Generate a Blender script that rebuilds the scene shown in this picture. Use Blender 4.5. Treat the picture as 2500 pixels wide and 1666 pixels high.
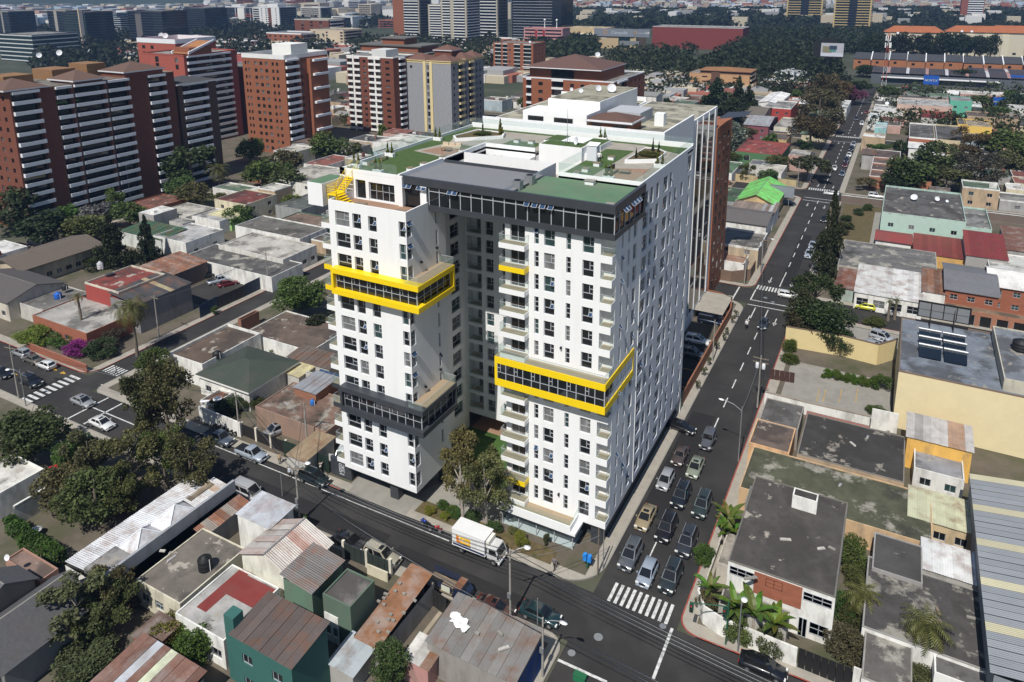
import bpy,math,random
from mathutils import Matrix,Vector
random.seed(7)
for _o in list(bpy.data.objects):bpy.data.objects.remove(_o)
SC=bpy.context.scene
COL=SC.collection
F_PX,CX,CY,PITCH,ROLL,AZ=1804.05,1250.0,377.31,.229201,-.0057233,.49176
_cp,_sp,_ca,_sa,_cr,_sr=math.cos(PITCH),math.sin(PITCH),math.cos(AZ),math.sin(AZ),math.cos(ROLL),math.sin(ROLL)
def _tw(v):return Vector((v[0]*_ca-v[1]*_sa,v[0]*_sa+v[1]*_ca,v[2]))
FW=_tw((0,_cp,-_sp));_up=Vector((0,_sp,_cp));_rt=Vector((1,0,0))
RT=_tw(_cr*_rt+_sr*_up);UP=_tw(-_sr*_rt+_cr*_up)
EYE=Vector((25.953,-71.253,66.0))
cam_data=bpy.data.cameras.new('camera');cam=bpy.data.objects.new('camera',cam_data);COL.objects.link(cam)
cam.matrix_world=Matrix(((RT.x,UP.x,-FW.x,EYE.x),(RT.y,UP.y,-FW.y,EYE.y),(RT.z,UP.z,-FW.z,EYE.z),(0,0,0,1)))
cam_data.sensor_width=36;cam_data.lens=F_PX/2500*36;cam_data.shift_y=-(833-CY)/2500
cam_data.clip_start=1;cam_data.clip_end=40000
SC.camera=cam
SUN_EL,SUN_DX=math.radians(53),-.07
world=bpy.data.worlds.new('World');SC.world=world;world.use_nodes=True
_nt=world.node_tree;_bg=_nt.nodes['Background']
_sky=_nt.nodes.new('ShaderNodeTexSky');_sky.sky_type='NISHITA';_sky.sun_disc=False
_sky.sun_elevation=SUN_EL;_sky.sun_rotation=math.pi;_sky.altitude=1500;_sky.air_density=1.2;_sky.dust_density=1.5
_nt.links.new(_sky.outputs[0],_bg.inputs[0]);_bg.inputs[1].default_value=.062
_l=bpy.data.lights.new('sun','SUN');_l.energy=4.9;_l.angle=math.radians(.5);_l.color=(1,.965,.905)
sun=bpy.data.objects.new('sun',_l);COL.objects.link(sun)
_d=Vector((SUN_DX,1,0)).normalized()*math.cos(SUN_EL)+Vector((0,0,-math.sin(SUN_EL)))
sun.rotation_euler=_d.to_track_quat('-Z','Y').to_euler();sun.location=(0,-60,120)
SC.view_settings.view_transform='Standard';SC.view_settings.look='None'
SC.view_settings.exposure=.1;SC.view_settings.gamma=1;SC.view_settings.use_curve_mapping=False
SC.cycles.max_bounces=7;SC.cycles.diffuse_bounces=4;SC.cycles.glossy_bounces=3
SC.cycles.transparent_max_bounces=16;SC.cycles.transmission_bounces=2;SC.cycles.volume_bounces=0
SC.cycles.use_denoising=True;SC.cycles.caustics_reflective=False;SC.cycles.caustics_refractive=False
def at(x,y,z=0.0):
 d=RT*((x-CX)/F_PX)-UP*((y-CY)/F_PX)+FW
 p=EYE+d*((z-EYE.z)/d.z)
 return Vector((p.x,p.y,z))
_T={1:(0,0,2.8),2:(830,0,2.8),3:(1660,0,2.8),4:(0,550,2.8),5:(830,550,2.8),6:(1660,550,2.8),7:(0,1106,2.8),8:(830,1106,2.8),9:(1660,1106,2.8),'A':(0,0,5.6),'B':(400,0,5.6),'C':(800,0,5.6),'D':(1200,0,5.6),'E':(1600,0,5.6),'F':(2000,0,5.6),'G':(1700,240,5.6),'H':(2080,240,5.6),'i':(780,300,4.9),'j':(1220,300,4.9),'k':(780,600,4.9),'l':(780,900,4.9),'m':(1220,560,4.9),'n':(1220,860,4.9),'o':(1000,1100,4.9),'s':(0,0,1)}
def q(t,x,y,z=0.0):
 a,b,s=_T[t]
 return at(a+x/s,b+y/s,z)
def span(t,z,*pts):
 "axis-aligned extent of roof corners read at height z"
 P=[q(t,x,y,z)for x,y in pts]
 return min(p.x for p in P),min(p.y for p in P),max(p.x for p in P),max(p.y for p in P)
MATS={}
def _n(nt,t,**k):
 n=nt.nodes.new(t)
 for a,v in k.items():setattr(n,a,v)
 return n
def mat(name,col=None,rough=.8,var=.15,scale=1.0,stain=None,stain_amt=.5,stain_scale=.3,metal=0.,bump=0.,bscale=20.,spec=.4,coat=0.,island=0.,objrand=0.,stretch=None,transl=0.,stain2=None,sr=(.47,.66),joint=0.):
 "col None: take the object's own colour"
 m=bpy.data.materials.new(name);m.use_nodes=True;nt=m.node_tree;L=nt.links
 b=nt.nodes['Principled BSDF']
 b.inputs['Roughness'].default_value=rough;b.inputs['Metallic'].default_value=metal
 b.inputs['Specular IOR Level'].default_value=spec;b.inputs['Coat Weight'].default_value=coat;b.inputs['Coat Roughness'].default_value=.05
 oi=_n(nt,'ShaderNodeObjectInfo');tc=_n(nt,'ShaderNodeTexCoord');gm=_n(nt,'ShaderNodeNewGeometry')
 if col is None:c=oi.outputs['Color']
 else:
  r=_n(nt,'ShaderNodeRGB');r.outputs[0].default_value=(*col,1);c=r.outputs[0]
 pos=gm.outputs['Position']
 if stretch:
  mp=_n(nt,'ShaderNodeMapping');mp.inputs['Scale'].default_value=stretch;L.new(pos,mp.inputs[0]);pos=mp.outputs[0]
 def noise(s,det=6.):
  n=_n(nt,'ShaderNodeTexNoise');n.inputs['Scale'].default_value=s;n.inputs['Detail'].default_value=det;n.inputs['Roughness'].default_value=.65
  L.new(pos,n.inputs['Vector']);return n.outputs['Fac']
 def mapr(v,a0,a1,b0,b1):
  n=_n(nt,'ShaderNodeMapRange');L.new(v,n.inputs[0])
  for i,x in zip((1,2,3,4),(a0,a1,b0,b1)):n.inputs[i].default_value=x
  return n.outputs[0]
 def mul(c,v):
  n=_n(nt,'ShaderNodeVectorMath',operation='SCALE');L.new(c,n.inputs[0]);L.new(v,n.inputs['Scale']);return n.outputs[0]
 if var:c=mul(c,mapr(noise(scale),.25,.75,1-var,1+var))
 if stain is not None:
  mx=_n(nt,'ShaderNodeMix',data_type='RGBA');L.new(mapr(noise(stain_scale,9.),sr[0],sr[1],0,stain_amt),mx.inputs[0])
  L.new(c,mx.inputs[6]);mx.inputs[7].default_value=(*stain,1);c=mx.outputs[2]
 if stain2 is not None:
  c2,am,sc2,lo,hi=stain2;mx=_n(nt,'ShaderNodeMix',data_type='RGBA');L.new(mapr(noise(sc2,10.),lo,hi,0,am),mx.inputs[0]);L.new(c,mx.inputs[6]);mx.inputs[7].default_value=(*c2,1);c=mx.outputs[2]
 if joint:
  vn=_n(nt,'ShaderNodeTexVoronoi',feature='DISTANCE_TO_EDGE');vn.inputs['Scale'].default_value=joint;vn.inputs['Randomness'].default_value=.8;L.new(pos,vn.inputs['Vector']);mx=_n(nt,'ShaderNodeMix',data_type='RGBA');L.new(mapr(vn.outputs['Distance'],.004,.012,.55,0),mx.inputs[0]);L.new(c,mx.inputs[6]);mx.inputs[7].default_value=(.24,.23,.2,1);c=mx.outputs[2]
 if island:c=mul(c,mapr(gm.outputs['Random Per Island'],0,1,1-island,1+island))
 if objrand:c=mul(c,mapr(oi.outputs['Random'],0,1,1-objrand,1+objrand))
 L.new(c,b.inputs['Base Color'])
 if bump:
  bn=_n(nt,'ShaderNodeBump');bn.inputs['Strength'].default_value=bump;bn.inputs['Distance'].default_value=.05
  L.new(noise(bscale,3.),bn.inputs['Height']);L.new(bn.outputs[0],b.inputs['Normal'])
 if transl:
  tr=_n(nt,'ShaderNodeBsdfTranslucent');L.new(c,tr.inputs[0]);ms=_n(nt,'ShaderNodeMixShader');ms.inputs[0].default_value=transl
  L.new(b.outputs[0],ms.inputs[1]);L.new(tr.outputs[0],ms.inputs[2]);L.new(ms.outputs[0],nt.nodes['Material Output'].inputs[0])
 MATS[name]=m
 return m
mat('white',(.82,.82,.815),.75,.025,.6,stain=(.70,.70,.68),stain_amt=.3,stain_scale=.9,bump=.12,bscale=9,stretch=(1,1,.12))
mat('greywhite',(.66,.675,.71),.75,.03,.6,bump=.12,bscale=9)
mat('plaster',None,.85,.12,.5,stain=(.14,.125,.105),stain_amt=.45,stain_scale=.7,bump=.1,stretch=(1,1,.35))
mat('cleanwall',None,.8,.06,.7)
mat('darkmetal',(.045,.05,.058),.45,.1,.5,stretch=(1,1,.2))
mat('yellow',(.85,.60,.008),.45,.04,.8)
mat('alu',(.48,.50,.53),.4,.03,1,metal=.2)
mat('steel',(.32,.33,.34),.4,.1,2,metal=.5)
mat('glass',(.012,.014,.016),.03,.35,.35,spec=.65)
mat('bluepane',(.03,.06,.12),.05,.2,.4,spec=.8)
mat('curtain',(.16,.16,.16),.12,.6,1.3,spec=.6,stretch=(1,1,.15))
mat('greenpane',(.03,.06,.06),.05,.4,.5,spec=.7)
mat('deck',(.34,.26,.17),.8,.15,3,stretch=(.3,6,1))
mat('tilefloor',(.30,.185,.125),.8,.12,2)
mat('concrete',(.27,.255,.225),.9,.14,.6,stain=(.18,.17,.15),stain_amt=.4,stain_scale=.35,bump=.1)
mat('paving',(.34,.31,.26),.9,.12,.8,stain=(.22,.2,.17),stain_amt=.4,stain_scale=.5,bump=.08)
mat('asphalt',(.034,.032,.031),.85,.22,.25,stain=(.058,.055,.050),stain_amt=.6,stain_scale=.12,bump=.25,bscale=25,spec=.25)
mat('asphalt_new',(.022,.021,.021),.8,.2,.4,bump=.2,bscale=25,spec=.25)
mat('paint_white',(.62,.62,.60),.7,.2,3,stain=(.10,.10,.10),stain_amt=.65,stain_scale=2.2)
mat('paint_yellow',(.55,.33,.03),.7,.25,3,stain=(.08,.08,.08),stain_amt=.6,stain_scale=2)
mat('paint_red',(.30,.055,.035),.75,.25,2,stain=(.25,.22,.2),stain_amt=.5,stain_scale=1.5)
mat('turf',(.058,.100,.026),.95,.25,1.2,bump=.3,bscale=40)
mat('lawn',(.05,.105,.02),.95,.3,.8,bump=.3,bscale=30)
mat('soil',(.115,.085,.04),.95,.35,1.5,stain=(.06,.07,.02),stain_amt=.7,stain_scale=1.2,bump=.3)
mat('yard',(.12,.10,.075),.95,.25,.3,stain=(.055,.065,.025),stain_amt=.85,stain_scale=.12,bump=.2)
mat('greenroof',(.105,.19,.11),.9,.12,.3,stain=(.17,.18,.13),stain_amt=.5,stain_scale=.2)
mat('greyroof',(.205,.205,.215),.7,.04,.5)
mat('flatroof',None,.92,.38,.35,sr=(.49,.57),stain=(.036,.032,.028),stain_amt=.62,stain_scale=.17,bump=.25,bscale=6,objrand=.18,stain2=((.33,.30,.255),.85,.38,.595,.635))
mat('mossroof',None,.92,.4,.5,sr=(.535,.60),stain=(.32,.30,.255),stain_amt=.85,stain_scale=.27,bump=.25,bscale=6,objrand=.15,stain2=((.03,.03,.024),.8,.2,.52,.66))
mat('shingle',None,.85,.22,3,stain=(.1,.08,.07),stain_amt=.3,stain_scale=.3,bump=.3,bscale=12)
mat('tin',None,.5,.15,.6,stain=(.20,.085,.04),stain_amt=.55,stain_scale=.5,metal=.15,objrand=.13)
mat('tinclean',None,.45,.08,.5,metal=.15,objrand=.08)
mat('rust',None,.75,.3,.8,stain=(.30,.27,.25),stain_amt=.55,stain_scale=.45,objrand=.25)
mat('brick',None,.85,.17,.7,bump=.2,bscale=12,stretch=(1,1,3))
mat('stone',(.28,.285,.30),.9,.28,1.0,bump=.5,bscale=2.5,stretch=(1,1,3))
mat('leaf',None,.6,.35,.35,island=.5,transl=.28,spec=.25)
mat('frond',None,.5,.2,.6,island=.3,transl=.15,spec=.3)
mat('bark',(.16,.13,.10),.95,.3,2,bump=.4,bscale=8)
mat('palebark',(.34,.30,.25),.95,.3,2,bump=.4,bscale=8)
mat('carpaint',None,.28,.03,.5,metal=.25,spec=.5,coat=.8)
mat('carglass',(.01,.011,.012),.03,0,spec=.8)
mat('rubber',(.018,.018,.018),.8,.2,3)
mat('rim',(.45,.45,.46),.3,.1,3,metal=.7)
mat('chrome',(.7,.7,.72),.15,0,metal=.9)
mat('lampglass',(.75,.75,.72),.1,0,spec=.8)
mat('redglass',(.35,.01,.01),.15,0,spec=.7)
mat('black',(.012,.012,.012),.5,.2,1)
mat('flat',None,.6,.05,1)
mat('skin',(.32,.18,.12),.7,.05,2)
mat('cloth',None,.9,.15,3)
mat('pole',(.30,.28,.25),.9,.2,.6,bump=.1)
mat('wood',(.22,.17,.12),.85,.2,2)
mat('hill',(.040,.055,.035),1,.4,.004,stain=(.09,.085,.06),stain_amt=.5,stain_scale=.0016)
mat('farground',(.045,.055,.03),1,.35,.02,stain=(.13,.115,.09),stain_amt=.6,stain_scale=.012)
mat('navyglass',(.010,.016,.026),.08,.5,.12,spec=.55,stretch=(1,1,3))
mat('tealglass',(.012,.028,.032),.08,.5,.15,spec=.6,stretch=(1,1,3))
def railglass():
 m=bpy.data.materials.new('railglass');m.use_nodes=True;nt=m.node_tree;nt.nodes.remove(nt.nodes['Principled BSDF'])
 t=_n(nt,'ShaderNodeBsdfTransparent');t.inputs[0].default_value=(.93,.965,.955,1)
 g=_n(nt,'ShaderNodeBsdfGlossy');g.inputs['Roughness'].default_value=.03;g.inputs[0].default_value=(.9,.95,.95,1)
 d=_n(nt,'ShaderNodeBsdfDiffuse');d.inputs[0].default_value=(.7,.8,.78,1)
 f=_n(nt,'ShaderNodeFresnel');f.inputs[0].default_value=1.14;a=_n(nt,'ShaderNodeMixShader');c=_n(nt,'ShaderNodeMixShader');c.inputs[0].default_value=.05
 a.inputs[0].default_value=.05;nt.links.new(t.outputs[0],a.inputs[1]);nt.links.new(g.outputs[0],a.inputs[2])
 nt.links.new(a.outputs[0],c.inputs[1]);nt.links.new(d.outputs[0],c.inputs[2]);nt.links.new(c.outputs[0],nt.nodes['Material Output'].inputs[0])
 MATS['railglass']=m
railglass()
class MB:
 def __init__(s):s.v=[];s.f=[];s.m=[];s.sm=[]
 def add(s,vs,fs,mi=0,smooth=False):
  b=len(s.v);s.v+=[tuple(v)for v in vs]
  s.f+=[tuple(b+i for i in f)for f in fs];s.m+=[mi]*len(fs);s.sm+=[smooth]*len(fs)
  return s
 def quad(s,a,b,c,d,mi=0):return s.add((a,b,c,d),((0,1,2,3),),mi)
 def box(s,x0,y0,z0,x1,y1,z1,mi=0):
  return s.add(((x0,y0,z0),(x1,y0,z0),(x1,y1,z0),(x0,y1,z0),(x0,y0,z1),(x1,y0,z1),(x1,y1,z1),(x0,y1,z1)),((0,3,2,1),(4,5,6,7),(0,1,5,4),(1,2,6,5),(2,3,7,6),(3,0,4,7)),mi)
 def prism(s,poly,z0,z1,mi=0,top=None):
  n=len(poly);vs=[(x,y,z0)for x,y in poly]+[(x,y,z1)for x,y in poly]
  s.add(vs,[(i,(i+1)%n,n+(i+1)%n,n+i)for i in range(n)],mi)
  return s.add([(x,y,z1)for x,y in poly],[tuple(range(n))],mi if top is None else top)
 def tube(s,p0,p1,r0,r1=None,n=6,mi=0,cap=True):
  r1=r0 if r1 is None else r1;p0,p1=Vector(p0),Vector(p1);d=(p1-p0)
  if d.length<1e-6:return s
  d.normalize();u=d.orthogonal().normalized();w=d.cross(u)
  vs=[];
  for p,r in((p0,r0),(p1,r1)):vs+=[p+(u*math.cos(2*math.pi*i/n)+w*math.sin(2*math.pi*i/n))*r for i in range(n)]
  fs=[(i,(i+1)%n,n+(i+1)%n,n+i)for i in range(n)]
  s.add(vs,fs,mi,True)
  if cap and r1>.001:s.add(vs[n:],[tuple(range(n))],mi)
  if cap and r0>.001:s.add(vs[:n],[tuple(reversed(range(n)))],mi)
  return s
 def path(s,pts,r,n=5,mi=0):
  for a,b in zip(pts,pts[1:]):s.tube(a,b,r,r,n,mi)
  return s
 def lathe(s,prof,c=(0,0,0),n=12,mi=0):
  vs=[];fs=[]
  for r,z in prof:vs+=[(c[0]+r*math.cos(2*math.pi*i/n),c[1]+r*math.sin(2*math.pi*i/n),c[2]+z)for i in range(n)]
  for k in range(len(prof)-1):fs+=[(k*n+i,k*n+(i+1)%n,(k+1)*n+(i+1)%n,(k+1)*n+i)for i in range(n)]
  return s.add(vs,fs,mi,True)
 def mesh(s,name,mats):
  me=bpy.data.meshes.new(name);me.from_pydata(s.v,[],s.f)
  for m in mats:me.materials.append(MATS[m]if isinstance(m,str)else m)
  if len(mats)>1:me.polygons.foreach_set('material_index',s.m)
  me.polygons.foreach_set('use_smooth',s.sm);me.update()
  return me
def props(o,label=None,cat=None,group=None,kind=None,color=None):
 if label:o['label']=label
 if cat:o['category']=cat
 if group:o['group']=group
 if kind:o['kind']=kind
 if color:o.color=(*color,1)
 return o
def ob(name,data,parent=None,loc=None,rz=0.,color=None,rot=None,scale=None):
 o=bpy.data.objects.new(name,data);COL.objects.link(o)
 if parent is not None:o.parent=parent
 if loc is not None:o.location=loc
 if rz:o.rotation_euler.z=rz
 if rot:o.rotation_euler=rot
 if scale is not None:o.scale=(scale,)*3 if isinstance(scale,(int,float))else scale
 if color:o.color=(*color,1)
 return o
def thing(name,label,cat,loc=(0,0,0),rz=0.,group=None,scale=None):
 o=ob(name,None,None,loc,rz,scale=scale);o.empty_display_size=.3
 return props(o,label,cat,group)
def wob(name,mb,mats,parent=None,color=None):
 "mesh authored in world coordinates; made local to an unrotated parent"
 if parent is not None and parent.location.length>0:
  d=parent.location;
  if parent.parent is not None:d=d+parent.parent.location
  mb.v=[(x-d.x,y-d.y,z-d.z)for x,y,z in mb.v]
 return ob(name,mb.mesh(name,mats if isinstance(mats,(list,tuple))else[mats]),parent,color=color)
def box_ob(name,b,m,parent=None,color=None):return wob(name,MB().box(*b),m,parent,color)
def clone(src,parent=None,loc=None,rz=None,scale=None,color=None):
 c=src.copy();COL.objects.link(c)
 if parent is not None:c.parent=parent
 if loc is not None:c.location=loc
 if rz is not None:c.rotation_euler.z=rz
 if scale is not None:c.scale=(scale,)*3 if isinstance(scale,(int,float))else scale
 if color is not None and src.color[3]!=.5:c.color=(*color,1)
 for ch in src.children:clone(ch,c,color=color if ch.get('tint')or not color else None)
 return c
def facade(mb,P,U,W,z0,z1,ops,depth=.18,mi=0,ri=None):
 "wall sheet from P along unit U (outside is to the right of U), with rectangular openings (u0,u1,z0,z1) and reveals"
 N=(U[1],-U[0]);ri=mi if ri is None else ri
 def pt(u,z,d=0.):return(P[0]+U[0]*u-N[0]*d,P[1]+U[1]*u-N[1]*d,z)
 cu=sorted({0.,W,*[min(max(o[i],0),W)for o in ops for i in(0,1)]})
 for a,b in zip(cu,cu[1:]):
  if b-a<1e-5:continue
  c=(a+b)/2;h=sorted((o[2],o[3])for o in ops if o[0]<=c<=o[1]);z=z0
  for h0,h1 in h:
   if h0>z+1e-5:mb.quad(pt(a,z),pt(b,z),pt(b,h0),pt(a,h0),mi)
   z=max(z,h1)
  if z<z1-1e-5:mb.quad(pt(a,z),pt(b,z),pt(b,z1),pt(a,z1),mi)
 for a,b,s,t in ops:
  mb.quad(pt(a,s),pt(b,s),pt(b,s,depth),pt(a,s,depth),ri);mb.quad(pt(a,t,depth),pt(b,t,depth),pt(b,t),pt(a,t),ri)
  mb.quad(pt(a,s),pt(a,s,depth),pt(a,t,depth),pt(a,t),ri);mb.quad(pt(b,s,depth),pt(b,s),pt(b,t),pt(b,t,depth),ri)
 return pt
_WIN={}
def window(parent,pt,U,o,style='wide',depth=.18,frame='alu',pane=None,name='window',back=False):
 "a window part (frame) with its pane as a sub-part, standing in an opening"
 a,b,s,t=o;w,h=round(b-a,2),round(t-s,2);pane=pane or random.choice(('glass','glass','glass','glass','curtain','greenpane'))
 key=(w,h,style,frame)
 if key not in _WIN:
  m=MB();fr=.06 if style!='plain' else .05;d0,d1=-.03,.05
  def bar(x0,z0,x1,z1,y0=d0):m.box(x0,y0,z0,x1,d1,z1)
  bar(0,0,w,fr);bar(0,h-fr,w,h);bar(0,fr,fr,h-fr);bar(w-fr,fr,w,h-fr)
  if style=='wide':
   zt,xv=h*.40,w*.60
   bar(fr,zt,w-fr,zt+.07,-.04);bar(xv,zt+.07,xv+.07,h-fr,-.04);bar(xv+.07,h*.68,w-fr,h*.68+.06,-.04)
  elif style=='narrow':
   bar(fr,h*.33,w-fr,h*.33+.07,-.04);bar(fr,h*.63,w-fr,h*.63+.07,-.04)
  elif style=='door':
   bar(w*.5-.04,fr,w*.5+.04,h-fr,-.04)
  elif style=='grid':
   k=max(2,round(w/.9))
   for i in range(1,k):bar(w*i/k-.03,fr,w*i/k+.03,h-fr)
   bar(fr,h*.5,w-fr,h*.5+.05)
  elif style=='cross':
   bar(w*.5-.03,fr,w*.5+.03,h-fr)
  g=MB();g.quad((.02,.02,.02),(w-.02,.02,.02),(w-.02,.02,h-.02),(.02,.02,h-.02))
  _WIN[key]=(m.mesh('window',[frame]),{},g)
 fm,pm,g=_WIN[key]
 if pane not in pm:pm[pane]=g.mesh('pane',[pane])
 L=parent.location if parent is not None else Vector()
 x,y,z=pt(a,s,depth);rz=math.atan2(U[1],U[0])
 f=ob(name,fm,parent,(x-L.x,y-L.y,z-L.z),rz)
 ob('pane',pm[pane],f)
 return f
def sheet(name,x0,y0,x1,y1,z,m,kind='structure',parent=None):
 o=wob(name,MB().quad((x0,y0,z),(x1,y0,z),(x1,y1,z),(x0,y1,z)),m,parent)
 if parent is None:props(o,kind=kind)
 return o
sheet('ground',-9000,-400,9000,16000,-.03,'farground')
ROADS=[(1.2,-70,10.7,432),(-88.5,-13.4,1.2,-6.5),(10.7,-14,130,-7),(-93.6,-3.8,-88.5,90),(-170,-14.5,-88.5,-3.8),(-88.5,79,1.2,87.2),(10.7,79,130,87.2),(-88.5,167.5,1.2,176),(10.7,167.5,150,176),(-88.5,262,1.2,270),(10.7,262,160,270),(-260,432,330,448),(-180,90,-88.5,97)]
for r in ROADS:sheet('road',*r,.0,'asphalt')
sheet('road_patch',1.6,8,5.2,34,.006,'asphalt_new');sheet('road_patch',-58,-12.8,-24,-9.9,.006,'asphalt_new')
sheet('road_patch',-22,-12.2,-1,-10.6,.006,'asphalt_new');sheet('road_patch',5.6,92,8.4,130,.006,'asphalt_new')
def arc(cx,cy,r,a0,a1,n=10):return[(cx+r*math.cos(math.radians(a0+(a1-a0)*i/n)),cy+r*math.sin(math.radians(a0+(a1-a0)*i/n)))for i in range(n+1)]
def block(x0,y0,x1,y1,r=(3,3,3,3),sw=1.7,inner='yard',red=()):
 poly=arc(x0+r[0],y0+r[0],r[0],180,270)+arc(x1-r[1],y0+r[1],r[1],270,360)+arc(x1-r[2],y1-r[2],r[2],0,90)+arc(x0+r[3],y1-r[3],r[3],90,180)
 p=wob('pavement',MB().prism(poly,-.05,.12),'paving');props(p,kind='structure')
 n=len(poly);m=MB();cxm,cym=(x0+x1)/2,(y0+y1)/2
 inn=[]
 for i,(x,y)in enumerate(poly):
  a,b=poly[i-1],poly[(i+1)%n];dx,dy=b[0]-a[0],b[1]-a[1];l=math.hypot(dx,dy)or 1
  inn.append((x-dy/l*.16,y+dx/l*.16))
 for i in range(n):
  j=(i+1)%n
  m.quad((*poly[i],.126),(*poly[j],.126),(*inn[j],.126),(*inn[i],.126));m.quad((*[poly[i][0],poly[i][1]],0),(*poly[j],0),(*poly[j],.126),(*poly[i],.126))
 mm='paint_red' if red else 'concrete'
 wob('kerb',m,mm,p)
 if inner:sheet('block_ground',x0+sw,y0+sw,x1-sw,y1-sw,.128,inner)
 return p
block(-88.5,-6.5,1.2,79,(2,4.6,4,2),red=0)
block(-140,-90,1.0,-13.4,(2,2,2,2),sw=1.4)
block(10.7,-7,130,79,(2,2,3,5),red=1)
block(10.7,-90,130,-14)
block(-88.5,87.2,1.2,167.5,(2,3,3,2),red=1);block(10.7,87.2,150,167.5)
block(-88.5,176,1.2,262,red=1);block(10.7,176,160,262);block(-120,270,1.2,432,red=1);block(10.7,270,330,432)
block(-170,-3.8,-93.6,90,(2,3,2,2),red=1);block(-240,-90,-140.5,-14.5)
block(-260,97,-88.6,260,sw=1.2)
def mark(x0,y0,x1,y1,m='paint_white',z=.010):return sheet('road_marking',x0,y0,x1,y1,z,m)
def poly_mark(pts,m='paint_white'):
 o=wob('road_marking',MB().add([(x,y,.010)for x,y in pts],[tuple(range(len(pts)))]),m);return props(o,kind='structure')
def zebra(n,x0,y0,x1,y1,along='x',m='paint_white',duty=.5):
 z=props(ob('zebra_crossing',None,loc=((x0+x1)/2,(y0+y1)/2,.01)),'zebra crossing of worn white bars painted on the asphalt',None,None,'structure')
 for i in range(n):
  if along=='x':a=x0+(x1-x0)*i/n;b=(a,y0,a+(x1-x0)/n*duty,y1)
  else:a=y0+(y1-y0)*i/n;b=(x0,a,x1,a+(y1-y0)/n*duty)
  wob('stripe',MB().quad((b[0],b[1],.012),(b[2],b[1],.012),(b[2],b[3],.012),(b[0],b[3],.012)),m,z)
zebra(10,2.9,-6.8,10.0,-4.0);zebra(14,1.6,87.4,10.4,89.9,duty=.55);zebra(14,1.7,177.2,11.0,179.8,duty=.55);zebra(14,1.8,271,11.2,274,duty=.55)
zebra(9,-96.6,-13.4,-93.9,-4.4,'y');zebra(6,-93.2,-1.6,-88.8,.6)
mark(10.1,-13.6,10.4,-7);mark(1.2,-16.1,6.4,-15.8);mark(5.0,-3.2,5.16,9.5);mark(-58,-7.5,-17.2,-7.36)
for y in[12.5,18.5,24.6,30.8,37.2,43.6,50,56.5,63]:mark(5.62,y,5.8,y+3.1)
for y0,y1 in((97,164),(184,258),(280,420)):
 y=y0
 while y<y1:mark(5.95,y,6.15,y+3.4);y+=7.2
mark(5.9,91,6.1,97.5);mark(5.9,181,6.1,187)
for y in(78.4,81.0):mark(1.5,y,10.6,y+.28)
mark(1.5,81.3,1.75,87);mark(-2.0,79.4,-1.7,87);mark(1.6,167.2,11,167.5);mark(1.6,164.0,11,164.3);mark(1.6,261,11.2,261.3)
mark(3.2,72,3.4,77.5);mark(5.7,71.5,5.9,77.6)
def arrow(x,y,l=3.2):
 poly_mark([(x-.09,y),(x+.09,y),(x+.09,y+l),(x-.09,y+l)]);poly_mark([(x-.42,y+.9),(x,y-.5),(x+.42,y+.9)])
for x,y in((3.0,70),(8.0,71),(3.6,92.5),(8.2,92.5),(3.6,158),(8.4,157.5),(4,182.5),(8.6,182.5),(4,256),(8.6,256.5),(4,276.5),(8.8,276.5)):arrow(x,y)
mark(-84.2,-13.4,-83.9,-4.4);mark(-80.6,-13,-80.3,-6.6);mark(-89,-4.6,-84,-4.4);mark(-84,-9.6,-70,-9.4)
for x in(-150,-140,-130,-120,-110):mark(x,-9.4,x+5,-9.2,'paint_yellow')
for x in(-104,-101.5,-99):poly_mark([(x,-5.6),(x+1.3,-5.2),(x,-4.8)],'paint_yellow')
def manhole(x,y,r=.45,kind='manhole_cover'):
 o=wob(kind,MB().lathe([(r*.8,.012),(r*.6,.014),(0,.02)],(x,y,0),14),'steel');props(o,kind='structure')
manhole(2.1,-14.6,.5);manhole(3.8,-11.6,.6);manhole(4.2,83.5,.6);manhole(6,82,.5);manhole(-81.8,-5.6);manhole(9.3,-7.2,.45)
def strip(x0,y0,x1,y1,m='paint_red'):sheet('kerb_paint',x0,y0,x1,y1,.135,m)
strip(-39,-6.49,-34.9,-6.3)
HZ=2.775
def zt(k):return 5.62+HZ*k
def fl(k):return zt(k)-2.0
T=thing('apartment_tower','tall white apartment tower with yellow and charcoal projecting boxes and a roof garden','tower',(-18,12,0))
XL,XW,XR,YB=-23.42,-27.3,-13.2,14.0
ROWS=range(13)
def wrows(cols,skip=(),h=1.95):return[(a,b,zt(k)-h,zt(k),st)for k in ROWS if k not in skip for a,b,st in cols]
def wall_with(name,P,U,W,z0,z1,wins,m='white',depth=.2,extra=()):
 mb=MB();pt=facade(mb,P,U,W,z0,z1,[w[:4]for w in wins]+[e[:4]for e in extra],depth)
 wob(name,mb,m,T)
 for w in wins:
  f=window(T,pt,U,w[:4],w[4],depth)
  r=random.random()
  if w[4]in('wide','narrow')and r<.16:
   ww,hh=w[1]-w[0],w[3]-w[2]
   if w[4]=='narrow':x0,x1,zb,ztp=.05,ww-.05,hh*.66,hh-.05
   else:x0,x1,zb,ztp=ww*.63,ww-.05,hh*.43,hh*.67
   a=.75;L=ztp-zb;s=MB();dy,dz=-math.sin(a)*L,-math.cos(a)*L
   s.add([(x0,-.05,ztp),(x1,-.05,ztp),(x1,-.05+dy,ztp+dz),(x0,-.05+dy,ztp+dz)],[(0,3,2,1)],1)
   for p,r_ in(((x0,-.05,ztp),(x0,-.05+dy,ztp+dz)),((x1,-.05,ztp),(x1,-.05+dy,ztp+dz)),((x0,-.05+dy,ztp+dz),(x1,-.05+dy,ztp+dz)),((x0,-.05,ztp),(x1,-.05,ztp))):s.tube(p,r_,.03,n=4)
   ob('vent_sash',s.mesh('vent_sash',['alu','bluepane']),f)
 return pt
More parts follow.
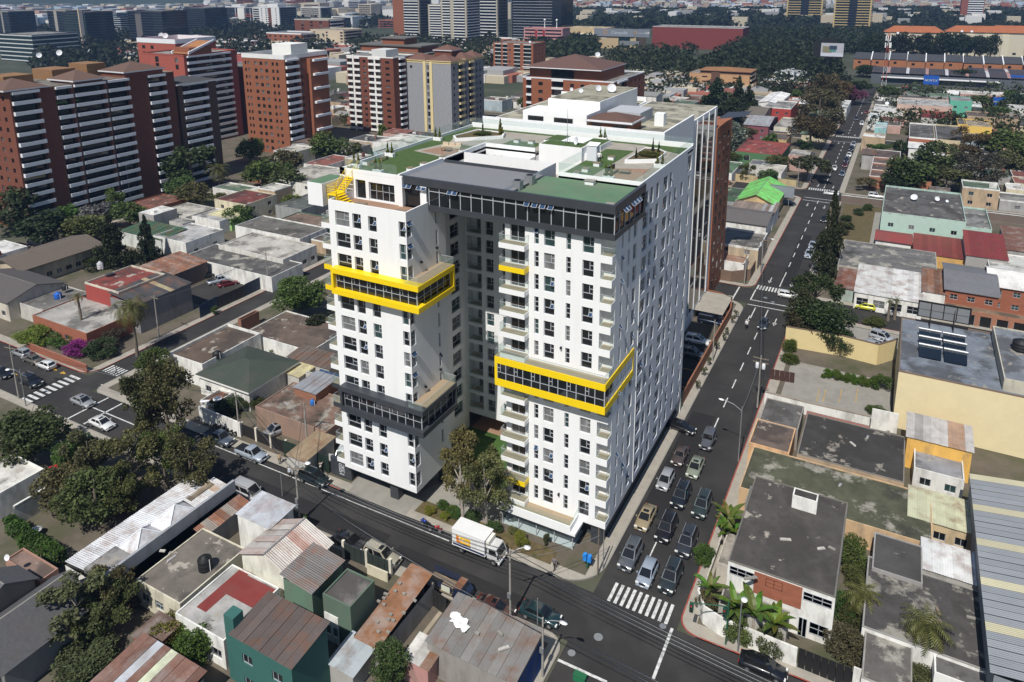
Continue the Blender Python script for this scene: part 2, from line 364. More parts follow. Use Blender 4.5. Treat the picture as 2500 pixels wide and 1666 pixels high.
front=wrows([(13.2-9.39,13.2-8.84,'narrow'),(13.2-8.17,13.2-6.84,'wide'),(13.2-5.42,13.2-4.87,'narrow'),(13.2-3.46,13.2-2.14,'wide')],(6,))
doors=[(.7,2.6,fl(k),fl(k)+2.25,'door')for k in ROWS if k!=6]
wall_with('front_wall',(XR,0),(1,0),13.2-1.34,2.8,39.1,front+doors)
cw=MB();cw.quad((-1.34,0,2.8),(-1.34,1.2,2.8),(-1.34,1.2,39.1),(-1.34,0,39.1));cw.quad((-1.34,1.2,2.8),(0,1.2,2.8),(0,1.2,39.1),(-1.34,1.2,39.1))
wob('loggia_wall',cw,'white',T)
for k in ROWS:
 z=fl(k)+.1
 box_ob('loggia_band',(-1.34,0,z-.86 if k else 2.8,0,1.2,z),'white',T)
 box_ob('loggia_floor',(-1.3,.1,z+.004,-.08,1.19,z+.02),'deck',T)
 if k in(6,):continue
 r=MB().box(-1.33,.05,z,-.03,.07,z+.95).box(-.05,.07,z,-.03,1.19,z+.95)
 g=wob('loggia_glass',r,'railglass',T)
 wob('rail',MB().tube((-1.33,.06,z+.97),(-.04,.06,z+.97),.03,n=4).tube((-.04,.06,z+.97),(-.04,1.19,z+.97),.03,n=4),'alu',T)
box_ob('loggia_band',(-1.34,0,fl(12)+2.1,0,1.2,39.1),'white',T)
wall_with('side_wall',(0,1.2),(0,1),8.5,2.8,39.1,wrows([(1.7,2.3,'narrow'),(3.9,4.55,'narrow'),(5.75,6.95,'wide')],(6,)))
wall_with('side_panel',(.06,9.7),(0,1),19.5,2.8,43.0,wrows([(.25,2.15,'wide'),(2.9,4.05,'wide'),(5.2,6.4,'wide'),(8.3,10.2,'wide'),(11.1,12.1,'wide'),(13.5,14.5,'wide'),(16.6,17.7,'wide')])+[(a,b,39.6,41.6,'wide')for a,b in((.25,2.15),(2.9,4.05),(5.2,6.4),(8.3,10.2),(11.1,12.1))],'greywhite')  # panel's darker, bluish shading is put into its colour
box_ob('side_panel_return',(.0,9.68,2.8,.06,9.7,43),'white',T);box_ob('side_panel_return',(0,29.2,2.8,.06,29.22,43),'white',T)
wall_with('side_wall',(0,29.2),(0,1),3.3,2.8,43.0,wrows([(1.2,2.1,'wide')])+[(.6,2.6,39.6,41.9,'wide')])
wob('rear_wall',MB().quad((0,32.5,0),(-37,32.5,0),(-37,32.5,43),(0,32.5,43)),'white',T)
lw=wrows([(1.0,3.2,'wide'),(3.7,5.0,'wide'),(6.1,7.35,'wide'),(10.6,11.62,'wide')],(3,9))
wall_with('front_wall',(-35.1,-5.18),(1,0),11.68,2.85,39.15,lw)
wall_with('side_wall',(XL,-5.18),(0,1),8.2,2.85,39.15,wrows([(.06,1.05,'narrow'),(6.0,6.45,'narrow')],(3,9)))
wob('wing_wall',MB().quad((XL,3.02,2.85),(XW,3.02,2.85),(XW,3.02,40.1),(XL,3.02,40.1)).quad((-35.1,3,0),(-35.1,-5.18,2.85),(-35.1,-5.18,39.15),(-35.1,3,39.15)).quad((-37,32.5,0),(-37,3,0),(-37,3,43),(-37,32.5,43)).quad((-37,3,0),(-35.1,3,0),(-35.1,3,43),(-37,3,43)),'white',T)
wall_with('court_wall',(XW,3.02),(0,1),10.98,0,43.0,wrows([(6.9,9.2,'wide')]))
lg=[(.15,2.55,fl(k),fl(k)+2.25,'loggia')for k in ROWS]
bw=wrows([(3.3,4.5,'wide'),(6.0,7.1,'wide'),(9.2,10.4,'wide')])
mb=MB();pt=facade(mb,(XW,YB),(1,0),14.1,2.6,43.0,[w[:4]for w in bw+lg],.2);wob('court_wall',mb,'white',T)
for w in bw:window(T,pt,(1,0),w[:4],'wide',.2)
for a,b,s,t,_ in lg:
 r=MB();x0,x1=XW+a,XW+b
 r.quad((x0,15.4,s),(x1,15.4,s),(x1,15.4,t),(x0,15.4,t));r.quad((x0,14.2,s),(x0,15.4,s),(x0,15.4,t),(x0,14.2,t));r.quad((x1,15.4,s),(x1,14.2,s),(x1,14.2,t),(x1,15.4,t));r.quad((x0,14.2,s),(x1,14.2,s),(x1,15.4,s),(x0,15.4,s),1);r.quad((x0,14.2,t),(x1,14.2,t),(x1,15.4,t),(x0,15.4,t))
 wob('recess',r,['white','deck'],T)
 window(T,lambda u,z,d=0.:(XW+u,15.38,z),(1,0),(a+.9,b-.1,s+.02,t-.1),'door',0)
 box_ob('recess_glass',(x0,YB-.02,s-.1,x1,YB,s+.95),'railglass',T);wob('rail',MB().tube((x0,YB,s+.97),(x1,YB,s+.97),.03,n=4),'alu',T)
wob('court_wall',MB().quad((XR,YB,0),(XR,0,0),(XR,0,43),(XR,YB,43)).quad((XW,YB+4,0),(XR,YB+4,0),(XR,YB+4,2.6),(XW,YB+4,2.6)).quad((XW,YB,2.6),(XW,YB+4,2.6),(XR,YB+4,2.6),(XR,YB,2.6)),'white',T)
def balcony(x0,y0,x1,y1,z,m='white',th=.62,rail=('f','r','l'),deckm='deck'):
 b=box_ob('balcony',(x0,y0,z-th,x1,y1,z),m,T)
 s=MB().box(x0+.06,y0+.06,z+.002,x1-.06,y1-.002,z+.02);wob('deck',s,deckm,None).parent=b
 g=MB();r=MB()
 def run(p0,p1):
  nx,ny=(.012,0)if abs(p0[0]-p1[0])<.01 else(0,.012)
  g.box(min(p0[0],p1[0])-nx,min(p0[1],p1[1])-ny,z+.03,max(p0[0],p1[0])+nx,max(p0[1],p1[1])+ny,z+1.0);r.tube((*p0,z+1.02),(*p1,z+1.02),.03,n=4)
 a,c=x0+.05,x1-.05;e=y0+.05
 if 'f' in rail:run((a,e),(c,e))
 if 'r' in rail:run((c,e),(c,y1))
 if 'l' in rail:run((a,e),(a,y1))
 d=T.location
 for nm,mm,mt in(('guard_glass',g,'railglass'),('rail',r,'alu')):
  mm.v=[(x,y,zz)for x,y,zz in mm.v];o=ob(nm,mm.mesh(nm,[mt]),b);o.location=-Vector((d.x,d.y,d.z))+Vector((d.x,d.y,d.z))*0
  o.matrix_parent_inverse=Matrix.Identity(4)
 return b
def _fix(b):
 for c in b.children:c.location=-T.location
for k in ROWS:
 if k not in(6,):
  b=balcony(-13.4,-1.2,-10.08,-.002,fl(k),'yellow' if k in(1,11)else 'white');_fix(b)
 b=balcony(-36.7,-4.9,-35.102,-2.8,fl(k),{9:'yellow',10:'yellow',3:'darkmetal',4:'darkmetal'}.get(k,'white'),.65,('f','l'));_fix(b)
def frame_box(x0,x1,y0,y1s,z0,z1,band,m,zdeck,xwall,ywall,sb,rail_on,lbl):
 "L-shaped box: front run y0..ywall over x0..x1, side run xwall..x1 back to y1s"
 B=ob('projecting_box',None,T);B['label']=lbl
 M=MB()
 for a,b in((z0,z0+band[0]),(z1-band[1],z1)):
  M.box(x0,y0,a,x1,ywall-.01,b);M.box(xwall+.01,ywall-.01,a,x1,y1s,b)
 M.box(x0,y0,z0+band[0],x0+.35,ywall-.01,z1-band[1]);M.box(xwall+.01,y1s-.3,z0+band[0],x1,y1s,z1-band[1])
 wob('frame',M,m,None).parent=B
 zb,zc=z0+band[0],z1-band[1];G=MB();gx=x1-sb;gy=y0+sb
 G.quad((x0+.35,gy,zb),(gx,gy,zb),(gx,gy,zc),(x0+.35,gy,zc));G.quad((gx,gy,zb),(gx,y1s-.3,zb),(gx,y1s-.3,zc),(gx,gy,zc))
 wob('glazing',G,'glass',None).parent=B
 n=int((gx-x0)/1.15);xs=[x0+.35+(gx-x0-.35)*i/n for i in range(n+1)]
 for i,x in enumerate(xs):wob('mullion',MB().box(x-.045,gy-.06,zb,x+.045,gy-.005,zc),'alu',None).parent=B
 n2=int((y1s-gy)/1.3);
 for i in range(n2+1):
  y=gy+(y1s-.3-gy)*i/n2;wob('mullion',MB().box(gx+.005,y-.045,zb,gx+.06,y+.045,zc),'alu',None).parent=B
 h=MB().box(x0+.35,gy-.05,zb+(zc-zb)*.42,gx,gy-.006,zb+(zc-zb)*.42+.06).box(gx+.006,gy,zb+(zc-zb)*.42,gx+.05,y1s-.3,zb+(zc-zb)*.42+.06)
 for i in range(0,n,2):h.box(xs[i]+.38,gy-.05,zb+(zc-zb)*.42,xs[i]+.44,gy-.006,zc);h.box(xs[i],gy-.05,zb+(zc-zb)*.7,xs[i]+.4,gy-.006,zb+(zc-zb)*.7+.06)
 wob('transom',h,'alu',None).parent=B
 if zdeck:
  D=MB()
  if 'f' in zdeck:D.box(x0+.1,y0+.1,z1+.003,x1-.1,ywall-.02,z1+.02)
  if 's' in zdeck:D.box(xwall+.02,ywall if 'f' in zdeck else y0+1.1,z1+.003,x1-.1,y1s-.1,z1+.02)
  wob('terrace_deck',D,'deck',None).parent=B
 R=MB();Q=MB()
 for p0,p1 in rail_on:
  nx,ny=(.012,0)if abs(p0[0]-p1[0])<.01 else(0,.012)
  Q.box(min(p0[0],p1[0])-nx,min(p0[1],p1[1])-ny,z1+.03,max(p0[0],p1[0])+nx,max(p0[1],p1[1])+ny,z1+1.0);R.tube((*p0,z1+1.02),(*p1,z1+1.02),.03,n=4)
 wob('guard_glass',Q,'railglass',None).parent=B;wob('rail',R,'alu',None).parent=B
 for c in B.children:c.location=-T.location
 return B
frame_box(-14.0,.1,-1.4,8.3,18.75,22.5,(.9,.82),'yellow','f',-.02,0,.12,[((-13.9,-1.3),(0,-1.3)),((-13.9,-1.3),(-13.9,0)),((0,-1.3),(0,1.2))],'yellow projecting box with a deck terrace on the avenue side block')
frame_box(-34.4,-21.25,-6.3,1.6,28.35,31.75,(.68,.66),'yellow','s',XL,-5.18,.65,[((-23.4,-6.2),(-21.35,-6.2)),((-21.35,-6.2),(-21.35,1.5)),((-23.4,1.5),(-21.35,1.5))],'yellow projecting box wrapping the upper corner of the left block')
frame_box(-34.2,-21.25,-6.3,1.4,12.05,15.6,(.75,.65),'darkmetal','s',XL,-5.18,.55,[((-23.4,-6.2),(-21.35,-6.2)),((-21.35,-6.2),(-21.35,1.3)),((-23.4,1.3),(-21.35,1.3))],'charcoal projecting box wrapping the lower corner of the left block')
P_=ob('top_floor',None,T);P_['label']='charcoal glazed top floor bridging the courtyard between both blocks'
M=MB().box(-23.45,-.6,39.1,.42,.6,39.75).box(-.7,.6,39.1,.42,9.66,39.75).box(-27.6,-.6,42.05,.42,-.2,43).box(.02,-.2,42.05,.42,9.66,43).box(.02,9.3,39.75,.42,9.66,42.05)
M.box(-27.6,9.0,42.2,-13.5,9.25,42.95).box(-23.45,.6,38.9,-13.2,13.9,39.1)
wob('frame',M,'darkmetal',None).parent=P_
wob('roof_sheet',MB().box(-27.6,-.2,42.45,-12.6,9.0,42.6),'greyroof',None).parent=P_
wob('roof_membrane',MB().box(-12.6,-.2,42.1,.02,9.66,42.3),'greenroof',None).parent=P_
wob('glazing',MB().quad((-27.5,-.3,39.3),(.2,-.3,39.3),(.2,-.3,42.1),(-27.5,-.3,42.1)).quad((.2,-.3,39.7),(.2,9.3,39.7),(.2,9.3,42.1),(.2,-.3,42.1)),'glass',None).parent=P_
x=-23.4
while x<.3:wob('mullion',MB().box(x-.05,-.4,39.75,x+.05,-.31,42.05),'alu',None).parent=P_;x+=1.48
for y in(1.2,2.9,4.6,6.3,8.0):wob('mullion',MB().box(.21,y-.05,39.75,.3,y+.05,42.05),'alu',None).parent=P_
wob('transom',MB().box(-23.4,-.38,41.45,.2,-.31,41.53).box(.21,-.3,41.45,.28,9.3,41.53),'alu',None).parent=P_
for xs in((-27.2,-26.5),(-25.0,-24.3),(-20.6,-19.9),(-10.4,-9.4,-8.4,-7.4)):
 for x in xs:
  s=MB().add([(x,-.42,42.02),(x+.62,-.42,42.02),(x+.62,-.85,41.6),(x,-.85,41.6)],[(0,3,2,1)],1)
  for a,b in(((x,-.42,42.02),(x,-.85,41.6)),((x+.62,-.42,42.02),(x+.62,-.85,41.6)),((x,-.85,41.6),(x+.62,-.85,41.6))):s.tube(a,b,.035,n=4)
  wob('vent_sash',s,['alu','bluepane'],None).parent=P_
for y in(2.0,2.9,4.6,5.6,6.6):
 s=MB().add([(.3,y,42.0),(.3,y+.8,42.0),(.75,y+.8,41.6),(.75,y,41.6)],[(0,3,2,1)],1)
 for a,b in(((.3,y,42),(.75,y,41.6)),((.3,y+.8,42),(.75,y+.8,41.6)),((.75,y,41.6),(.75,y+.8,41.6))):s.tube(a,b,.035,n=4)
 wob('vent_sash',s,['alu','bluepane'],None).parent=P_
for c in P_.children:c.location=-T.location
box_ob('terrace_floor',(-34.9,-4.98,39.0,XL-.2,-.64,39.16),'tilefloor',T)
M=MB()
for b in((-35.1,-5.18,39.15,XL,-5.0,40.15),(-23.6,-5.0,39.15,XL,-.62,40.15),(-35.1,-5.0,39.15,-34.92,-.6,40.15)):M.box(*b)
wob('parapet',M,'white',T)
aw=MB();ops=[(4.6,8.6,39.3,41.6)]
pt=facade(aw,(-37.0,-.62),(1,0),9.4,39.15,42.54,ops+[(2.5,4.1,39.2,41.7)],.3);wob('attic_wall',aw,'white',T)
window(T,pt,(1,0),ops[0],'grid',.3,pane='glass');window(T,pt,(1,0),(2.5,4.1,39.2,41.7),'plain',.3,pane='glass',name='attic_door')
M=MB()
for x0,x1 in((-27.6,-27.0),(-24.6,-23.7)):box_ob('pier',(x0,-.9 if x0<-27 else-.55,39.15,x1,-.3,43.0 if x0<-27 else 42.05),'white',T)
wob('stair_house',MB().box(-38.6,-4.9,39.0,-36.2,-.7,41.9).box(-37,-.62,43-.9,-36.2,3,43),'white',T)
box_ob('stair_house_roof',(-38.5,-4.8,41.9,-36.3,-.8,41.95),'greenroof',T)
S=ob('steel_stair',None,T);S['label']='yellow steel stair from the terrace up to the roof garden'
m=MB();m.box(-36.1,-4.2,40.35,-34.6,-2.6,40.5)
for p in((-36.0,-4.1),(-34.7,-4.1)):m.tube((*p,39.1),(*p,40.4),.07,n=6)
for i in range(11):
 t=i/10;m.box(-35.9,-2.6+t*3.0,40.5+t*2.2,-34.9,-2.25+t*3.0,40.56+t*2.2)
for x in(-35.95,-34.85):m.tube((x,-2.6,40.45),(x,.5,42.7),.08,n=4);m.tube((x,-2.6,41.5),(x,.6,43.8),.035,n=4);m.tube((x,-2.6,41.0),(x,.6,43.3),.025,n=4)
for a,b in(((-36.1,-4.2),(-34.6,-4.2)),((-34.6,-4.2),(-34.6,-2.6)),((-36.1,-4.2),(-36.1,-2.6))):
 for z in(40.85,41.15,41.5):m.tube((*a,z),(*b,z),.03,n=4)
 for p in(a,b):m.tube((*p,40.4),(*p,41.5),.035,n=4)
for i in range(6):t=i/5;m.tube((-35.95,-2.6+t*3.0,40.5+t*2.2),(-35.95,-2.6+t*3.0,41.5+t*2.2),.03,n=4);m.tube((-34.85,-2.6+t*3.0,40.5+t*2.2),(-34.85,-2.6+t*3.0,41.5+t*2.2),.03,n=4)
for i in range(5):m.box(-34.6,-4.1+i*.05,40.3-i*.25,-34.3+i*.3,-2.7,40.36-i*.25)
o=wob('flight',m,'yellow');o.parent=S;o.location=-T.location
RZ=42.55
M=MB()
for b in((-37,-.3,RZ-.3,XW,32.4,RZ),(XW,20.1,RZ-.3,-19.3,32.4,RZ),(-19.3,24.6,RZ-.3,-10.9,32.4,RZ),(-10.9,9.7,RZ-.3,0,32.4,RZ)):M.box(*b)
wob('roof_slab',M,'paving',T)
M=MB()
for b in((-37,-.62,RZ,-36.8,32.5,43.0),(-37,32.2,RZ,0,32.5,43.3),(-.2,9.7,RZ-.4,-.002,32.2,43.02),(-11.0,9.7,42.0,-.2,9.9,43.02),(XW-.25,9.2,42.0,XW,20.3,43.15),(XW,20.1,40,-19.3,20.3,43.1),(-36.8,-.62,RZ,-27.7,-.45,43.0),(-27.9,-.45,RZ,-27.65,9.2,43.1)):M.box(*b)
wob('roof_parapet',M,'white',T)
box_ob('court_floor',(XW,9.25,39.1,-10.9,21.5,39.3),'paving',T)
wob('plant_room',MB().box(-19.3,21.4,39.3,-12.7,24.6,43.5).box(-20.1,24.6,RZ,-11.2,29,43.35).box(-23.2,18.6,39.3,-19.3,21.4,41.9).box(-12.7,22.4,39.3,-10.95,24.6,42.5),'white',T)
wob('plant_room_roof',MB().box(-19.1,21.6,43.5,-12.9,24.4,43.54).box(-20,24.7,43.35,-17.6,28.9,43.39).box(-14,24.7,43.35,-11.3,28.9,43.39),'turf',T)
window(T,lambda u,z,d=0.:(-18.9+u,18.55,z),(1,0),(-3.4,-1.4,39.5,41.4),'door',0,pane='glass')
def patch(pts,m,z):
 o=wob('planted_roof' if m=='turf' else 'paved_roof',MB().add([(x,y,z)for x,y in pts],[tuple(range(len(pts)))]),m,T);return o
patch([(-36.8,-.4),(-27.9,-.4),(-27.6,11.2),(-35.2,13.0),(-33.6,20),(-35.2,24),(-36.8,24)],'turf',RZ+.012)
patch([(-36.8,24),(-35.6,24),(-35.4,31),(-36.8,32.2)],'turf',RZ+.012);patch([(-35.4,31),(0,31.2),(-.2,32.2),(-36.8,32.2)],'turf',RZ+.013)
patch([(-34.2,13.4),(-27.6,12.4),(-27.6,15.6),(-32.9,17.6)],'tilefloor',RZ+.014);patch([(-32.9,17.6),(-27.6,15.6),(-27.6,18.8),(-32.3,19.6)],'turf',RZ+.015)
patch([(-26,21.5),(-20.6,21.5),(-20.6,25.6),(-26,25.6)],'turf',RZ+.014)
patch([(-10.9,10),(-7.1,10.2),(-7.0,27.0),(-11,26.5)],'turf',RZ+.012);patch([(-5.6,11.2),(-1.7,11.2),(-1.7,18),(-5.6,16.3)],'tilefloor',RZ+.014)
patch([(-3.4,29.2),(-.3,27.6),(-.3,31.2),(-7,31.2)],'turf',RZ+.016)
def planter(poly,lbl):
 o=ob('planter_bed',None,T);o['label']=lbl
 m=MB();n=len(poly);cx_,cy_=sum(p[0]for p in poly)/n,sum(p[1]for p in poly)/n
 inn=[(x+(cx_-x)*.07,y+(cy_-y)*.07)for x,y in poly]
 for i in range(n):
  j=(i+1)%n;a,b,c,d=poly[i],poly[j],inn[j],inn[i]
  m.quad((*a,RZ),(*b,RZ),(*b,RZ+.5),(*a,RZ+.5));m.quad((*a,RZ+.5),(*b,RZ+.5),(*c,RZ+.5),(*d,RZ+.5));m.quad((*d,RZ+.5),(*c,RZ+.5),(*c,RZ+.3),(*d,RZ+.3))
 e=wob('kerb',m,'white');e.parent=o;s=wob('soil',MB().add([(x,y,RZ+.4)for x,y in inn],[tuple(range(n))]),'soil');s.parent=o
 for c in o.children:c.location=-T.location
planter([(-5.7,19.3),(-2.0,21.6),(-2.2,26.5),(-4.0,28.3),(-5.7,27.8)],'white kerbed bed of shrubs and small cypresses near the avenue parapet')
planter([(-34.6,22.6),(-33.2,21.0),(-27.7,26.1),(-28.6,28.3),(-33.6,28.8)],'white kerbed bed of shrubs at the far corner of the roof')
G=MB();R=MB()
for p0,p1 in(((-.12,9.9),(-.12,27)),((-.12,27),(-.12,32.3)),((-36.9,5),(-36.9,32.3)),((-36.9,32.35),(-.1,32.35)),((-10.9,9.8),(-10.9,17.8)),((XW-.12,9.3),(XW-.12,20.2)),((XW,20.2),(-19.4,20.2)),((-36.3,-.5),(-28,-.5)),((-10.9,9.8),(-.2,9.8))):
 z=43.1;nx,ny=(.012,0)if abs(p0[0]-p1[0])<.01 else(0,.012)
 G.box(min(p0[0],p1[0])-nx,min(p0[1],p1[1])-ny,z-.1,max(p0[0],p1[0])+nx,max(p0[1],p1[1])+ny,z+(1.1 if p0[0]<-.5 and p0[1]<30 else 1.0))
wob('guard_glass',G,'railglass',T)
PG=ob('pergola',None,T);PG['label']='white louvred pergola over the dining tables in the roof court'
m=MB()
for x in(XW+.2,-25.4,-23.5):m.box(x,15.6,39.3,x+.15,15.75,41.3)
wob('post',m,'white').parent=PG
for i in range(9):
 y=15.4+i*.5;wob('louvre',MB().box(XW+.1,y,41.3,-23.3,y+.26,41.36),'white').parent=PG
m=MB()
for x in(-27,-25.8,-24.6,-23.4):m.box(x,15.1,41.37,x+.1,20,41.47)
wob('beam',m,'steel').parent=PG
for c in PG.children:c.location=-T.location
box_ob('base_wall',(-10,1.6,0,-.7,31.8,2.8),'darkmetal',T);box_ob('base_wall',(-36,.5,0,-27.6,32,2.85),'darkmetal',T)
wob('soffit',MB().box(XR,0.01,2.7,-.01,32.4,2.8).box(-35.1,-5.17,2.75,XL-.01,3,2.85),'darkmetal',T)
for b in((-38.4,-4.4,0,-34.8,-4.0,2.84),(-28.2,-4.5,0,-26.9,-3.2,2.75),(-1.9,.3,0,-.6,1.5,2.7),(-24.4,1.2,0,-23.6,2.8,2.75)):box_ob('pier',b,'darkmetal',T)
wob('podium',MB().box(-13.3,-2.5,2.55,-2.8,-.002,2.9).box(-13.3,-2.5,2.9,-3.4,-2.35,3.7).box(-3.55,-2.35,2.9,-3.4,0,3.7),'white',T)
box_ob('podium_fascia',(-13.2,-2.3,2.2,-2.9,1,2.55),'darkmetal',T);box_ob('podium_deck',(-13.2,-2.34,2.902,-3.56,-.01,2.92),'deck',T)
wob('guard_glass',MB().box(-13.2,-2.43,3.7,-3.5,-2.41,4.5).box(-3.49,-2.4,3.7,-3.47,0,4.5),'railglass',T)
wob('shopfront_glass',MB().box(-13.0,-1.84,.12,-3.36,-1.82,2.2).box(-3.37,-1.8,.12,-3.35,1,2.2),'railglass',T)
for x in(-12.9,-10.6,-8.2,-5.8,-3.4):box_ob('shopfront_post',(x,-1.9,.12,x+.09,-1.78,2.2),'alu',T)
box_ob('shop_floor',(-13,-1.8,.125,-3.4,1.6,.15),'greywhite',T)
E_=MB();ex,ez,ey=-36.9,.95,-4.43
for a in((0,0,.07,1.3),(0,1.23,.6,1.3),(.2,.25,.27,1.05),(.2,.25,.75,.32),(.42,.45,.49,1.3),(.42,.75,.85,.82),(.82,0,.89,1.3),(.0,0,.45,.07),(.62,.45,.69,1.05)):E_.box(ex+a[0],ey,ez+a[1],ex+a[2],-4.402,ez+a[3])
for i in range(6):E_.box(ex+.05+i*.14,ey,ez-.35,ex+.13+i*.14,-4.402,ez-.2)
wob('wall_emblem',E_,'greywhite',T)
for x,y,z,ax in((-5.9,0,zt(7)-.2,1),(-6.0,0,zt(0)-.2,1),(XL,-2.6,zt(10)-.3,0),(XL,.8,zt(10)+.4,0),(XL,-2.6,zt(4)-.3,0),(XL,.8,zt(4)+.4,0)):
 wob('wall_lamp',MB().box(x-.1,y-.3,z,x+.1,y-.0,z+.25)if ax else MB().box(x,y-.1,z,x+.3,y+.1,z+.25),'black',T)
sheet('court_lawn',-26.9,3.1,XR-.1,13.9,.14,'lawn');sheet('court_terrace',-26.9,13.9,XR-.1,17.9,.145,'tilefloor')
sheet('forecourt',-34.6,-5.0,XR-.2,3.1,.132,'concrete');sheet('driveway',-34,-6.3,-24.5,-5.0,.13,'concrete')
ORD=['first','second','third','fourth','fifth','sixth','seventh','eighth','ninth','tenth','eleventh','twelfth','thirteenth','fourteenth','fifteenth','sixteenth','seventeenth','eighteenth','nineteenth','twentieth']
_SHEET={};FOOT=[(-40,-7,1,33),(-41,33,1,88)]
def sheet_mesh(w,L,m):
 k=(round(w,2),round(L,1),m)
 if k not in _SHEET:
  mb=MB();n=max(8,int(round(w/.11)));vs=[]
  for j in(0,1):
   for i in range(n+1):vs.append((w*1.03*i/n,L*j,.028*(1 if i%2 else-1)))
  mb.add(vs,[(i,i+1,n+2+i,n+1+i)for i in range(n)])
  _SHEET[k]=mb.mesh('roof_sheet',[m])
 return _SHEET[k]
def tin_plane(parent,P,U,W,V,m='tin',color=(.4,.4,.4),alt=None,w=1.0,name='roof_sheet'):
 "corrugated sheets laid side by side along U, running up V"
 P,U,V=Vector(P),Vector(U),Vector(V);L=V.length;v=V/L;N=U.cross(v)
 n=max(1,round(W/w));w=W/n;ms=sheet_mesh(w,L+.15,m)
 rot=Matrix((U,v,N)).transposed()
 for i in range(n):
  c=color if not alt or random.random()>alt[0]else random.choice(alt[1:])
  p=P+U*(w*i)+N*(.02*(i%2))-parent.location
  o=ob(name,ms,parent,p,rot=rot.to_euler(),color=c)
def gable(parent,x0,y0,x1,y1,z,rise,axis,kind,color,over=.35,alt=None,wcol=None):
 "pitched roof: ridge along axis; tin sheets or a shingle slab; gable walls included"
 if axis=='x':
  ym=(y0+y1)/2;a,b,c,d=x0-over,x1+over,y0-over,y1+over
  planes=[((a,c,z),(1,0,0),b-a,(0,ym-c,rise)),((b,d,z),(-1,0,0),b-a,(0,ym-d,rise))]
  gs=[((x1,y0,z),(x1,y1,z),(x1,ym,z+rise*.97)),((x0,y1,z),(x0,y0,z),(x0,ym,z+rise*.97))]
  rp=((a,ym,z+rise),(b,ym,z+rise))
 else:
  xm=(x0+x1)/2;a,b,c,d=x0-over,x1+over,y0-over,y1+over
  planes=[((b,c,z),(0,1,0),d-c,(xm-b,0,rise)),((a,d,z),(0,-1,0),d-c,(xm-a,0,rise))]
  gs=[((x0,y0,z),(x1,y0,z),(xm,y0,z+rise*.97)),((x1,y1,z),(x0,y1,z),(xm,y1,z+rise*.97))]
  rp=((xm,c,z+rise),(xm,d,z+rise))
 for g in gs:wob('gable_wall',MB().add(g,[(0,1,2)]),'plaster',parent,wcol or(.5,.48,.42))
 for P,U,W,V in planes:
  if kind in('tin','rust'):tin_plane(parent,P,U,W,V,kind,color,alt)
  else:
   P,U,V=Vector(P),Vector(U),Vector(V);N=U.cross(V).normalized()*.1;q4=[P,P+U*W,P+U*W+V,P+V]
   m=MB();m.quad(*[p+N for p in q4]);m.quad(q4[0],q4[1],q4[1]+N,q4[0]+N);m.quad(q4[1],q4[2],q4[2]+N,q4[1]+N);m.quad(q4[3],q4[0],q4[0]+N,q4[3]+N)
   wob('roof_slope',m,kind,parent,color)
 wob('ridge_cap',MB().tube(rp[0],rp[1],.11,n=5),'concrete' if kind not in('tin','rust')else 'steel',parent)
def hip(parent,x0,y0,x1,y1,z,rise,kind,color,over=.4,fascia=(.7,.7,.7)):
 a,b,c,d=x0-over,y0-over,x1+over,y1+over;w,h=c-a,d-b;r=min(w,h)/2
 if w>=h:e,f=(a+r,(b+d)/2),(c-r,(b+d)/2)
 else:e,f=((a+c)/2,b+r),((a+c)/2,d-r)
 E,F=(*e,z+rise),(*f,z+rise);A,B,C,D=(a,b,z),(c,b,z),(c,d,z),(a,d,z)
 if w>=h:fs=[(A,B,F,E),(B,C,F),(C,D,E,F),(D,A,E)]
 else:fs=[(A,B,E),(B,C,F,E),(C,D,F),(D,A,E,F)]
 for t in fs:wob('roof_slope',MB().add(t,[tuple(range(len(t)))]),kind,parent,color)
 wob('fascia',MB().box(a,b,z-.3,c,d,z-.004),'cleanwall',parent,fascia)
